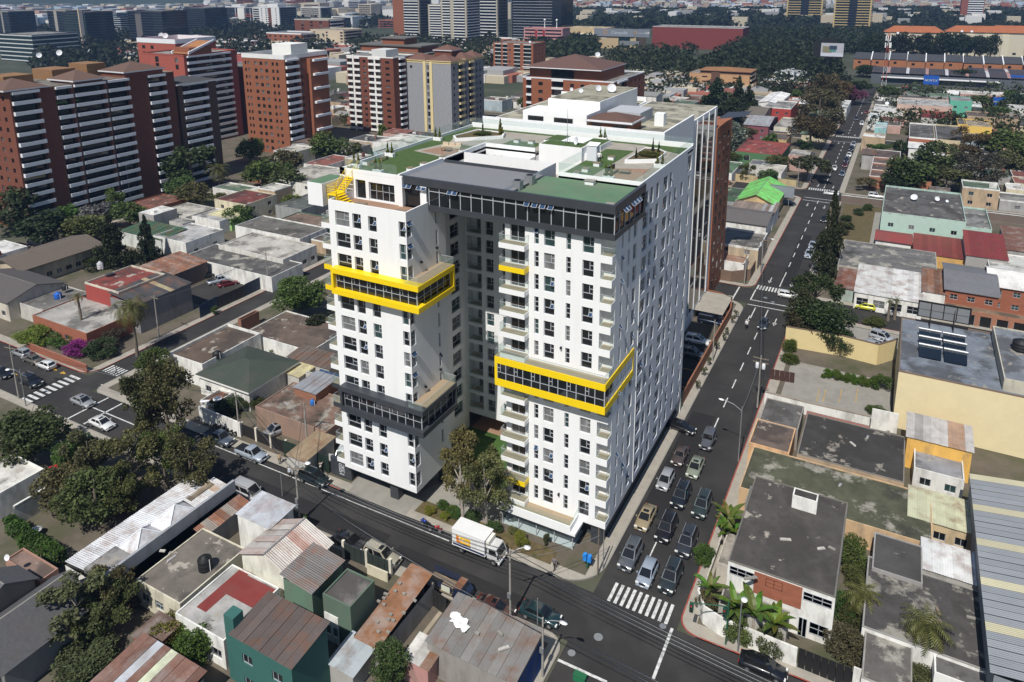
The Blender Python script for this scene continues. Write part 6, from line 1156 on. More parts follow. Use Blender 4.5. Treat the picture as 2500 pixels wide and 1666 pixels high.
def motorcycle(label,xy,rz,c):
 t=thing('motorcycle',label,'motorcycle',(xy[0],xy[1],.02),math.radians(rz))
 for x in(-.65,.65):w=ob('wheel',MB().tube((0,-.06,0),(0,.06,0),.31,.31,14).mesh('wheel',['rubber']),t,(x,0,.31));ob('rim',MB().tube((0,-.065,0),(0,.065,0),.2,.2,10).mesh('rim',['rim']),w)
 lob('frame',MB().tube((-.65,0,.31),(-.1,0,.75),.05).tube((.65,0,.31),(.42,0,.95),.05).tube((-.1,0,.5),(.4,0,.8),.06).box(-.2,-.14,.25,.25,.14,.6),'black',t);lob('tank',MB().lathe([(.0,-.14),(.2,-.1),(.22,.05),(.0,.16)],(.18,0,.85),10),'carpaint',t,c);lob('seat',MB().box(-.7,-.13,.75,.0,.13,.86),'black',t);lob('fairing',MB().box(.38,-.14,.8,.62,.14,1.02),'carpaint',t,c);lob('handlebar',MB().tube((.38,-.36,1.02),(.38,.36,1.02),.025),'steel',t);lob('mudguard',MB().box(.4,-.08,.6,.95,.08,.66),'carpaint',t,c)
 return t
motorcycle('blue and white motorcycle parked at the kerb',T8(590,510),170,(.02,.05,.35));motorcycle('red motorcycle parked beside the blue one',T8(650,545),10,(.45,.02,.03))
mA=motorcycle('small motorcycle ridden down the avenue',T6(455,705),DOWN,(.05,.05,.06));mB=motorcycle('pale scooter ridden near the third crossing',T3(1243,790),DOWN,(.6,.6,.6))
for i in range(6):motorcycle('motorcycle in the parked row by the white wall, %s from the corner'%('first','second','third','fourth','fifth','sixth')[i],(T4(1480,1395)[0]+i*.85,T4(1480,1395)[1]+.2),80,((.3,.35,.1),(.5,.5,.5),(.1,.1,.12))[i%3])
_PB={}
def body(pose):
 if pose in _PB:return _PB[pose]
 J={'pel':(0,0,.95,.14),'ches':(0,0,1.30,.16),'neck':(0,0,1.48,.06),'head':(.02,0,1.60,.10),'crown':(.01,0,1.70,.08)}
 A={'stand':((.02,.26,1.15),(.10,.27,.88)),'raise':((.15,.3,1.55),(.35,.22,1.85)),'ride':((.25,.26,1.2),(.5,.3,1.1)),'walk':((-.1,.26,1.15),(.08,.3,.9))}[pose]
 for s,nm in((1,'l'),(-1,'r')):
  J['sh'+nm]=(0,s*.19,1.42,.07);J['el'+nm]=(A[0][0]if pose!='walk' or s>0 else .1,s*A[0][1],A[0][2],.045);J['wr'+nm]=(A[1][0]if pose!='walk' or s>0 else .25,s*A[1][1],A[1][2],.035);w=J['wr'+nm];J['ha'+nm]=(w[0]+.05,w[1],w[2]-.07 if pose!='raise' else w[2]+.08,.035)
  st={'stand':0,'raise':0,'walk':.22*s,'ride':0}[pose]
  if pose=='ride':J['hp'+nm]=(.0,s*.12,.92,.10);J['kn'+nm]=(.38,s*.22,.72,.075);J['an'+nm]=(.2,s*.2,.38,.05);J['to'+nm]=(.34,s*.2,.33,.04)
  else:J['hp'+nm]=(0,s*.10,.88,.10);J['kn'+nm]=(st*.5+.03,s*.11,.49,.07);J['an'+nm]=(st,s*.11,.09,.048);J['to'+nm]=(st+.17,s*.12,.05,.04)
 E=[('pel','ches'),('ches','neck'),('neck','head'),('head','crown')]
 for nm in 'lr':E+=[('ches','sh'+nm),('sh'+nm,'el'+nm),('el'+nm,'wr'+nm),('wr'+nm,'ha'+nm),('pel','hp'+nm),('hp'+nm,'kn'+nm),('kn'+nm,'an'+nm),('an'+nm,'to'+nm)]
 ks=list(J);me=bpy.data.meshes.new('tmp');me.from_pydata([J[k][:3]for k in ks],[(ks.index(a),ks.index(b))for a,b in E],[]);o=bpy.data.objects.new('tmp',me);COL.objects.link(o)
 o.modifiers.new('skin','SKIN');sv=me.skin_vertices[0].data
 for i,k in enumerate(ks):sv[i].radius=(J[k][3],)*2;sv[i].use_root=k=='pel'
 o.modifiers.new('sub','SUBSURF').levels=1
 r=bpy.data.meshes.new_from_object(o.evaluated_get(bpy.context.evaluated_depsgraph_get()));bpy.data.objects.remove(o);r.name='person'
 r.materials.clear()
 for m_ in('cloth','black','skin','black'):r.materials.append(MATS[m_])
 for p in r.polygons:
  c=p.center;p.use_smooth=True
  far=abs(c.y)>.2 and(Vector((c.x,c.z))-Vector((A[1][0],A[1][1 if 0 else 2]))).length<.2
  p.material_index=3 if(c.z>1.66 or(c.z>1.55 and c.x<-.02))and abs(c.y)<.15 else 2 if(c.z>1.47 and abs(c.y)<.16)or far else 0 if c.z>.93 else 1
 _PB[pose]=r
 return r
def person(label,xy,rz,pose,col,z=.02,s=1.):
 o=ob('person',body(pose),None,(xy[0],xy[1],z),math.radians(rz),col,scale=s);return props(o,label,'person')
person('person in grey walking along the corner pavement',T8(1465,805),-100,'walk',(.16,.15,.17),.14);person('vendor in a turquoise shirt walking between the queued cars',(6.15,12.9),90,'walk',(.02,.40,.42));person('person in a tan top standing at the front street kerb',T7(1915,80),-60,'stand',(.5,.36,.2),.14);person('person in red and white by the fence gate',T7(2030,75),-60,'stand',(.55,.05,.06),.14)
person('person in white with both arms raised beside the entrance wall',T7(2195,140),-30,'raise',(.62,.55,.5),.14);person('person in a light shirt standing in the street by the pole',T7(1985,170),-30,'stand',(.6,.65,.75));person('person in a hi vis vest on the near pavement',T7(2090,505),90,'stand',(.45,.7,.1),.14);person('person in white standing on the roof garden lawn',(-8.6,17.6),-60,'stand',(.72,.74,.72),42.57)
person('person in white crossing at the left junction',T4(795,1025),30,'walk',(.6,.6,.6));person('rider in white on the avenue motorcycle',T6(455,705),DOWN,'ride',(.68,.66,.68),.0);person('rider on the pale scooter by the third crossing',T3(1243,790),DOWN,'ride',(.6,.6,.6),.0)
def pole(label,base,h,arm=0,lamp=None,trans=0,armrot=0.,r=.14,m='pole',name='utility_pole',lean=(0,0),boxes=0):
 t=thing(name,label,'pole' if not lamp else 'lamp post',(base[0],base[1],.1));lob('shaft',MB().tube((0,0,0),(lean[0],lean[1],h),r,r*.65,8),m,t)
 for i in range(arm):
  c,s=math.cos(armrot),math.sin(armrot);z=h-.5-i*.7;a=Vector((c*1.15,s*1.15,z));lob('crossarm',MB().tube(-Vector((a.x,a.y,-z)),a,.07,n=4),'wood',t)
  for u in(-1,-.6,.6,1):lob('insulator',MB().lathe([(.03,0),(.06,.06),(.03,.16)],(c*u*1.08,s*u*1.08,z+.05),6),'steel',t)
 if lamp:
  dx,dy=lamp;L=math.hypot(dx,dy);zt_=h-.15;pts=[(0,0,zt_-.5),(dx*.4,dy*.4,zt_+.1),(dx*.85,dy*.85,zt_+.3),(dx,dy,zt_+.25)]
  lob('lamp_arm',MB().path(pts,.05),'steel',t);hd=MB();hd.lathe([(.0,-.12),(.16,-.06),(.2,.05),(.0,.14)],(0,0,0),8);o=lob('lamp_head',hd,'white',t);o.location=(dx,dy,zt_+.22);o.scale=(1+1.2*abs(dx)/L,1+1.2*abs(dy)/L,.9)
 for i in range(trans):lob('transformer',MB().lathe([(0,0),(.26,0),(.28,.1),(.28,.8),(.2,.95),(0,1)],((i-.5)*.95,0 if trans>1 else .4,h-2.2),10),'greywhite',t)
 for i in range(boxes):lob('service_box',MB().box(-.2,-.32,3-i*.8,.2,-.12,3.6-i*.8),'steel',t)
 return Vector((base[0],base[1],h))
PT={}
for k,lb,t,x,y,h,kw in(('a','concrete pole with a wooden crossarm and lamp on the near pavement',7,2050,480,8.2,dict(arm=1,lamp=(1.2,.9),boxes=2,armrot=.3)),('b','concrete pole with a round lamp before the workshop',8,1165,1150,8.8,dict(lamp=(1.5,1.0),arm=1,boxes=1,armrot=.8)),('c','lamp pole at the near corner of the junction',8,1385,1535,6.9,dict(lamp=(2.0,.3),boxes=1)),('d','wooden pole at the tower corner',8,1762,835,6.2,dict(r=.11,m='bark')),('e','thin pole with a red painted foot at the tower corner',8,1798,800,5.2,dict(r=.07,m='steel')),('f','tall pole with cables by the gravel yard fence',4,2105,1570,8.2,dict(arm=1,armrot=.3)),('g','pole with a crossarm at the wide crossing',4,130,1190,9.5,dict(arm=1,armrot=.2)),('h','lamp post beside the wide crossing',4,178,1240,6.5,dict(lamp=(-1.4,-1.0),m='steel',r=.1)),('i','pole with two grey transformers on the avenue',6,528,1250,9.0,dict(arm=2,trans=2)),('j','curved lamp post over the avenue lanes',6,398,1620,8.6,dict(lamp=(-2.9,.4),r=.1,m='steel')),('k','pole at the brick wall by the rear cross street',6,440,412,9.5,dict(arm=1)),('l','pole with a small transformer over the rear pavement',6,552,330,8.5,dict(arm=1,trans=1,lamp=(2.0,0))),('m','pole on the tower pavement beside the car park wall',6,222,935,8.0,dict(r=.12)),('n','grey lamp post behind the white corner wall',9,395,1365,6.0,dict(lamp=(.2,.3),m='steel',r=.08)),('o','pole beside the left side street wall',4,1838,445,9.0,dict(arm=1)),('p','pole with crossarm before the grey fronted house',4,1088,770,8.6,dict(arm=1)),('q','pole on the avenue by the yellow street wall',3,802,1290,9.0,dict(arm=1)),('r','second pole by the yellow street wall',3,892,1255,7.5,dict(r=.1)),('s','pole beside the dark slab forecourt',1,895,1390,12,dict(arm=2)),('t','pole by the white wall with the parked motorcycles',4,1640,1450,7.5,dict()),('u','rusty topped stub pole on the near pavement',7,1932,300,3.2,dict(r=.08,m='steel')),('v','rust topped pole beside the workshop corner',8,1350,1290,5.2,dict(r=.08,m='steel'))):
 p=q(t,x,y);PT[k]=pole(lb,(p.x,p.y),h,**kw)
def wires(label,a,b,n=3,sag=.5,sep=.3,dz=-.5,r=.028):
 t=thing('overhead_cables',label,'cables',(a.x,a.y,a.z));d=Vector(b)-Vector(a);sd=Vector((-d.y,d.x,0)).normalized()
 for i in range(n):
  o=sd*((i-(n-1)/2)*sep)+Vector((0,0,dz-.35*(i%2)));pts=[]
  for k in range(9):u=k/8;pts.append(o+d*u-Vector((0,0,sag*4*u*(1-u)*(1+.2*i))))
  lob('cable',MB().path(pts,r,3),'steel' if i%2 else 'black',t)
for lb,a,b,n in(('cables along the near pavement between crossarm pole and workshop pole','a','b',6),('cables crossing the junction towards the photo corner','b',None,6),('cables from the crossarm pole over the tree shade','a','t',3),('cables from the fence pole across the front street','f','a',2),('cables from the tower corner pole to the workshop pole','d','b',2),('cables along the wide road past the left crossing','g','t',3),('cables up the avenue from the transformer pole','i','l',3),('cables beside the left side street','p','o',3),('cables between the corner lamp and transformer pole','j','i',2),('cables over the rear cross street','k','l',2)):
 A=PT[a];B=PT[b]if b else Vector((40,-17,8.5));wires(lb,A,B,n)
wires('thick cable bundle low along the front street',Vector((PT['a'].x,PT['a'].y,6)),Vector((PT['c'].x,PT['c'].y,6)),3,.6);wires('cables from the corner lamp to the photo corner',PT['c'],Vector((42,-20,7)),4,.5)
p=q(9,312,1315);t=thing('traffic_light','green traffic signal with a long mast arm at the white corner wall','traffic light',(p.x,p.y,.12));lob('mast',MB().tube((0,0,0),(0,0,5.2),.09,.07,8),'flat',t,(.02,.10,.06));lob('mast_arm',MB().tube((0,0,4.6),(-3.4,-1.6,4.9),.06,.05,6),'flat',t,(.02,.10,.06))
for x,y,z in((-3.3,-1.6,3.9),(-.3,-.1,3.4)):
 hd=lob('signal_head',MB().box(x-.18,y-.18,z,x+.18,y+.18,z+1.0),'flat',t,(.012,.06,.04))
 for i in range(3):ob('signal_lens',MB().lathe([(0,0),(.11,0),(.09,.06)],n=8).mesh('signal_lens',['black' if i else 'redglass']),hd,(x,y-.19,z+.8-i*.3),rot=(math.pi/2,0,0))
t=thing('payphone','pair of blue payphone hoods on a green post at the tower corner','payphone',(-.7,-3.7,.12));lob('post',MB().tube((0,0,0),(0,0,1.1),.12,.12,8),'flat',t,(.02,.09,.05))
for x in(-.28,.28):lob('hood',MB().box(x-.22,-.25,1.05,x+.22,.25,1.75).box(x-.2,-.2,1.75,x+.2,.2,1.86),'flat',t,(.02,.22,.65))
def wall_run(label,pts,h,col,m='plaster',th=.18,cap=None,name='boundary_wall',cat='wall',gate=None):
 t=thing(name,label,cat,(pts[0][0],pts[0][1],0))
 for(x0,y0),(x1,y1)in zip(pts,pts[1:]):
  d=Vector((x1-x0,y1-y0));n=Vector((-d.y,d.x)).normalized()*th/2;P=[(x0-n.x,y0-n.y),(x1-n.x,y1-n.y),(x1+n.x,y1+n.y),(x0+n.x,y0+n.y)]
  wob('wall_panel',MB().prism(P,0,h),m,t,col)
  if cap:
   n*=1.5;P=[(x0-n.x,y0-n.y),(x1-n.x,y1-n.y),(x1+n.x,y1+n.y),(x0+n.x,y0+n.y)];wob('coping',MB().prism(P,h+.002,h+.14),'plaster',t,cap)
 return t
def boards(label,a,b,h,col,n=None,name='gate',cat='gate',m='flat',post=None):
 t=thing(name,label,cat,(a[0],a[1],.1));d=Vector((b[0]-a[0],b[1]-a[1]));n=n or max(2,int(d.length/.9));rz=math.atan2(d.y,d.x);w=d.length/n;me=MB().box(.02,-.04,.05,w-.02,.04,h).mesh('gate_panel',[m]);
 for i in range(n):ob('gate_panel',me,t,(d.x*i/n,d.y*i/n,0),rz,col)
 if post:
  pm=MB().box(-.16,-.16,0,.16,.16,h+.35).mesh('post',['plaster'])
  for i in range(0,n+1,post):ob('post',pm,t,(d.x*i/n,d.y*i/n,0),rz,(.7,.66,.55))
 return t
c=[T9(60,1120),T9(70,1180),T9(130,1230),T9(400,1330),T9(740,1440)]
wall_run('white curved garden wall at the junction corner',[(10.9+1.0,-1.2),(11.9,-3.2),(13.0,-5.0),(15.0,-5.6),(22.3,-5.75)],2.3,WHT,th=.22);boards('black slatted driveway gate in the white corner wall',(22.4,-5.75),(27.2,-5.8),2.3,(.012,.012,.013),7);wall_run('white street wall beside the black driveway gate',[(27.3,-5.8),(34.5,-5.9)],2.7,WHT);wall_run('low garden wall of the corner house on the avenue',[(12.0,-.4),(12.0,11.5)],.9,(.5,.47,.42));boards('black mesh gate next to the front house wall',(34.6,-5.9),(38.5,-5.95),2.4,(.02,.02,.02),5)
wall_run('cream wall with arches between car park and gravel yard',[T6(715,830),T6(1110,900),T6(1340,960),T6(1470,920)],4.0,(.66,.54,.28),'cleanwall',cap=(.16,.11,.08));wall_run('long white wall below the car park',[T6(575,1225),T6(860,1300),T6(1290,1400)],2.2,WHT,cap=(.3,.25,.2));wall_run('white stub wall at the car park corner by the cream building',[T6(1300,1390),T6(1480,1430)],3.4,WHT)
boards('brown sliding gate of the car park on the avenue',T6(610,1055),T6(780,1085),1.9,(.06,.03,.025),5)
sheet('car_park',13.2,T6(860,1260)[1],RB[0]-.3,T6(900,960)[1],.14,'concrete');sheet('gravel_yard',13.2,T6(1300,870)[1],RB[0]+1,77,.14,'concrete')
for i,x in enumerate((940,985,1095,1205)):p=T6(x,1170);mark(p[0],p[1]-2.2,p[0]+.1,p[1]+2.2,'paint_yellow',.15)
wall_run('brick wall of the tower car park along the avenue pavement',[(-.3,34.5),(-.3,70),(-1.2,75.5),(-4.5,77),(-7,77)],2.2,(.26,.11,.06),'brick',.25);sheet('car_park',-26,33,-.5,58,.135,'asphalt')
sheet('car_park_roof',-7,66,-1,76.2,2.2,'paving')
for y in(40,46,52,58):mark(-6.5,y,-1.2,y+.12,'paint_yellow',.145)
boards('green glass garage gate at the foot of the tower flank',(-.2,32.6),(-.2,34.4),2.6,(.05,.16,.10),2)
boards('black fence with cream posts before the gravel yard',T4(1660,1440),T4(1960,1568),1.9,(.02,.018,.018),9,'fence','fence','flat',3);wall_run('white wall behind the motorcycle row',[T4(1370,1340),T4(1650,1455)],2.6,WHT);boards('dark green mesh fence beside the tower entrance',(-47,-4.6),(-38.6,-4.5),2.6,(.016,.03,.022),9,'fence','fence')
boards('black metal fence behind the parked stake truck',T8(555,990),T8(730,1120),2.2,(.022,.022,.022),6,'fence','fence');boards('dark mesh fence around the beige off roader',T8(30,720),T8(350,850),2.0,(.03,.04,.035),8,'fence','fence','flat',4);wall_run('pale low wall below the mesh fence',[T8(190,830),T8(330,890)],1.4,(.6,.55,.42))
sheet('sandy_yard',*span(8,0,(440,1400),(700,1100)),.14,mat('sand',(.33,.28,.21),.95,.2,.5));wall_run('red brick garden wall at the left corner',[T4(190,850),T4(600,1010)],1.4,(.28,.10,.06),'brick',cap=(.3,.12,.08))
boards('blue panel wall along the walled parking lot',T4(1370,640),T4(1490,575),2.8,(.015,.04,.09),3,'fence','fence');boards('dark panel fence of the walled parking lot',T4(1490,575),T4(1680,490),2.6,(.02,.022,.024),6,'fence','fence');boards('blue panel wall by the umbrella tree',T4(1680,490),T4(1880,390),2.8,(.012,.03,.065),6,'fence','fence')
sheet('parking_lot',*span(4,0,(1270,450),(1700,420),(1400,560)),.14,'asphalt')
p=q(3,995,575);t=thing('billboard','double sided billboard on a black mast showing a grey interior advert','billboard',(p.x,p.y,0));lob('mast',MB().tube((0,0,0),(0,0,19),.8,.8,10),'black',t);lob('panel',MB().box(-9,-1.2,17.5,9,.2,27),'black',t);lob('poster',MB().box(-4.5,-1.35,18,9,-1.21,26.6),'flat',t,(.42,.42,.46));lob('poster_patch',MB().box(-3.5,-1.45,20.5,2,-1.36,24.5),'flat',t,(.22,.20,.12));lob('poster_patch',MB().box(.5,-1.5,22.5,5,-1.46,25),'flat',t,(.03,.05,.09));lob('poster_patch',MB().box(1,-1.5,21.2,4.5,-1.46,22.2),'flat',t,(.03,.25,.2));lob('poster_patch',MB().box(-4.4,-1.45,18.1,8.9,-1.36,20.2),'flat',t,(.55,.56,.62));lob('catwalk',MB().box(-5,-.2,27,5,.2,29.5),'black',t)
p=q(3,690,1420);t=thing('billboard','blank grey billboard beside the bright green roof','billboard',(p.x,p.y,0));lob('panel',MB().box(-3.4,-.15,3.4,3.4,.15,6.8),'cleanwall',t,(.23,.25,.28));lob('frame',MB().box(-3.5,-.2,3.3,3.5,-.16,3.45).box(-3.5,-.2,6.7,3.5,-.16,6.85),'steel',t)
for x in(-2,2):lob('support',MB().tube((x,.1,0),(x,.1,3.5),.12,n=6),'steel',t)
x0,y1=RB[0]+2.5,RB[3]-1.2;t=thing('billboard','dark framed billboard seen from behind on the blue grey roof','billboard',(x0+3.5,y1,9.2))
for i in range(4):
 for j in range(2):lob('back_panel',MB().box(-3.6+i*1.85,0,1.6+j*1.25,-1.9+i*1.85,.06,2.75+j*1.25),'steel',t)
lob('frame',MB().box(-3.8,.07,1.4,3.9,.16,4.3),'black',t)
for x in(-1.8,1.6):lob('support',MB().tube((x,-.1,0),(x,.1,4.2),.09,n=5).tube((x,-1.8,0),(x,0,3),.06,n=5),'black',t)
p=q('F',870,1275);t=thing('radio_mast','red and white lattice radio mast with panel antennas','mast',(p.x,p.y,0));hM=36
for i in range(9):
 za,zb_=hM*i/9,hM*(i+1)/9;wa,wb=1.3-i*.1,1.3-(i+1)*.1;m=MB()
 for sx,sy in((-1,-1),(1,-1),(1,1),(-1,1)):m.tube((sx*wa,sy*wa,za),(sx*wb,sy*wb,zb_),.16,n=4)
 for(a,b)in(((-1,-1),(1,-1)),((1,-1),(1,1)),((1,1),(-1,1)),((-1,1),(-1,-1))):m.tube((a[0]*wa,a[1]*wa,za),(b[0]*wb,b[1]*wb,zb_),.1,n=4)
 lob('lattice_section',m,'flat',t,(.33,.05,.03)if i%2==0 else(.55,.55,.55))
for i in range(7):a=i*.9;lob('antenna',MB().box(math.cos(a)*1.5-.25,math.sin(a)*1.5-.25,27+(i%2)*4,math.cos(a)*1.5+.25,math.sin(a)*1.5+.25,30+(i%2)*4),'white',t)
def dish(label,c,r,tilt=.7,rz=-.4):
 r*=.42;tilt+=.35
 t=thing('satellite_dish',label,'dish',c,rz);prof=[(r*u,r*.32*u*u)for u in(0,.25,.5,.75,1)];o=lob('reflector',MB().lathe(prof,n=18),'greywhite',t);o.location=(0,0,r*.9);o.rotation_euler=(tilt,0,0);lob('stand',MB().tube((0,0,0),(0,0,r*.9),r*.08,n=6),'steel',t);lob('feed_arm',MB().tube((0,0,r*.9),(0,-r*math.sin(tilt)*.9,r*.9+r*.7*math.cos(tilt)),r*.03,n=4),'steel',t)
def tank(label,c,r=.6,h=1.5,col=(.012,.012,.013)):
 t=thing('water_tank',label,'tank',c);lob('drum',MB().lathe([(0,0),(r,0),(r,h*.2),(r*.96,h*.22),(r,h*.26),(r,h*.55),(r*.96,h*.57),(r,h*.6),(r,h*.8),(r*.45,h*.97),(r*.4,h*1.03),(0,h*1.05)],n=14),'flat',t,col);lob('pipe',MB().tube((r+.05,0,0),(r+.05,0,h*.9),.04,n=5),'white',t)
for lb,c,r,tl,rz in(('largest satellite dish on the white block roof',q('D',1640,1265,45.7),2.0,.75,.5),('second satellite dish on the white block roof',q('D',1455,1250,45.7),1.5,.8,.9),('small grey dish at the edge of the white block roof',q('D',1090,1245,45.7),.8,.9,.7),('grid dish on the white block roof',q('D',1225,1270,45.7),1.0,.9,.2),('grey dish on the tower plant room',(-14.2,23.2,43.54),1.3,1.0,-.6),('big white dish on the mint villa roof',q(3,1600,1370,7.2),2.1,.5,-.3),('smaller white dish on the mint villa roof',q(3,1755,1375,7.2),1.5,.6,.4),('smallest dish on the mint villa roof',q(3,1825,1385,7.2),.9,.6,.1),('white dish on the dark slab roof',q('A',820,760,42),2.4,.9,.6),('edge on dish on the dark slab roof',q('A',540,790,41),2.2,1.0,.8),('round dish on the dark slab penthouse',q('A',1225,720,43),1.6,.6,-.5),('twin dish on the coral block roof, left one',q('A',2210,520,41),3.0,.9,.7),('twin dish on the coral block roof, other one',q('A',2265,525,41),3.0,.9,.7),('dish on the cream pier tower roof',q('C',1640,690,36),1.8,.8,.4),('dish behind the brown hipped penthouse',q('D',1450,780,29),3.0,.8,.5),('grey dish on the slate roofed house',q(7,55,730,5.5),.8,.8,.3),('dish on the orange brick block',q('D',525,590,24),2.0,.9,.4),('dish on the orange roofed flats',q('F',1075,470,22),2.4,.6,0),('dish on the second orange roof',q('F',1950,445,22),2.4,.6,0),('further dish on the second orange roof',q('F',2085,448,22),2.4,.6,0),('white dish on the shop roof by the avenue end',q('F',925,1440,6),2.2,.5,0)):dish(lb,c,r,tl,rz)
for lb,c,r,h,col in(('black ribbed water tank on the brown slab roof',q(7,1405,790,3.32),.75,1.6,(.012,.012,.013)),('blue water barrel on the grey flat roof',q(4,398,500,3.3),.75,1.3,(.01,.10,.45)),('black water tank on the brown parapet roof',q(4,1485,905,4.0),.7,1.2,(.015,.015,.016)),('steel water tank on the red building tower',q(4,688,300,9.2),.6,1.6,(.45,.45,.46)),('black tank on the plant room of the cream building',q(6,2330,850,11.1),1.2,1.6,(.015,.015,.016)),('small blue barrel on the red patio roof',q(4,2137,1225,3.2),.35,.8,(.02,.15,.5)),('black tank behind the green walled house',q('G',685,840,4),.9,1.6,(.015,.015,.016)),('black tank beside the dark slate roof',q(4,445,440,4),.6,1.1,(.015,.015,.016))):tank(lb,c,r,h,col)
for i in range(3):
 for j in range(2):
  x,y=RB[0]+2.6+j*3.4,RB[3]-6.2-i*3.0
  t=thing('solar_water_heater','solar water heater on the blue grey roof, %s row, %s column'%(('rear','middle','front')[i],('left','right')[j]),'solar heater',(x,y,9.32),group='solar water heaters on the blue grey roof');lob('tube_panel',MB().add([(0,-2.1,.2),(3,-2.1,.2),(3,-.1,1.2),(0,-.1,1.2)],[(0,1,2,3)]),'navyglass',t);lob('tank',MB().tube((-.1,0,1.35),(3.1,0,1.35),.24,n=10),'steel',t);[lob('leg',MB().tube((u,-.1,0),(u,-.1,1.2),.04,n=4),'steel',t)for u in(0,3)]
x,y=T4(2010,1220);t=thing('rooftop_solar_array','blue four module solar panel on the red patio roof','solar panel',(x+3.2,y+4.5,3.2))
for i in range(4):lob('module',MB().add([(-2+i*1.02,-.9,.1),(-1.02+i*1.02,-.9,.1),(-1.02+i*1.02,.7,.7),(-2+i*1.02,.7,.7)],[(0,1,2,3)]),'bluepane',t)
PAR,TER,WAL=(.30,.20,.15),(.24,.10,.07),(.5,.48,.44)
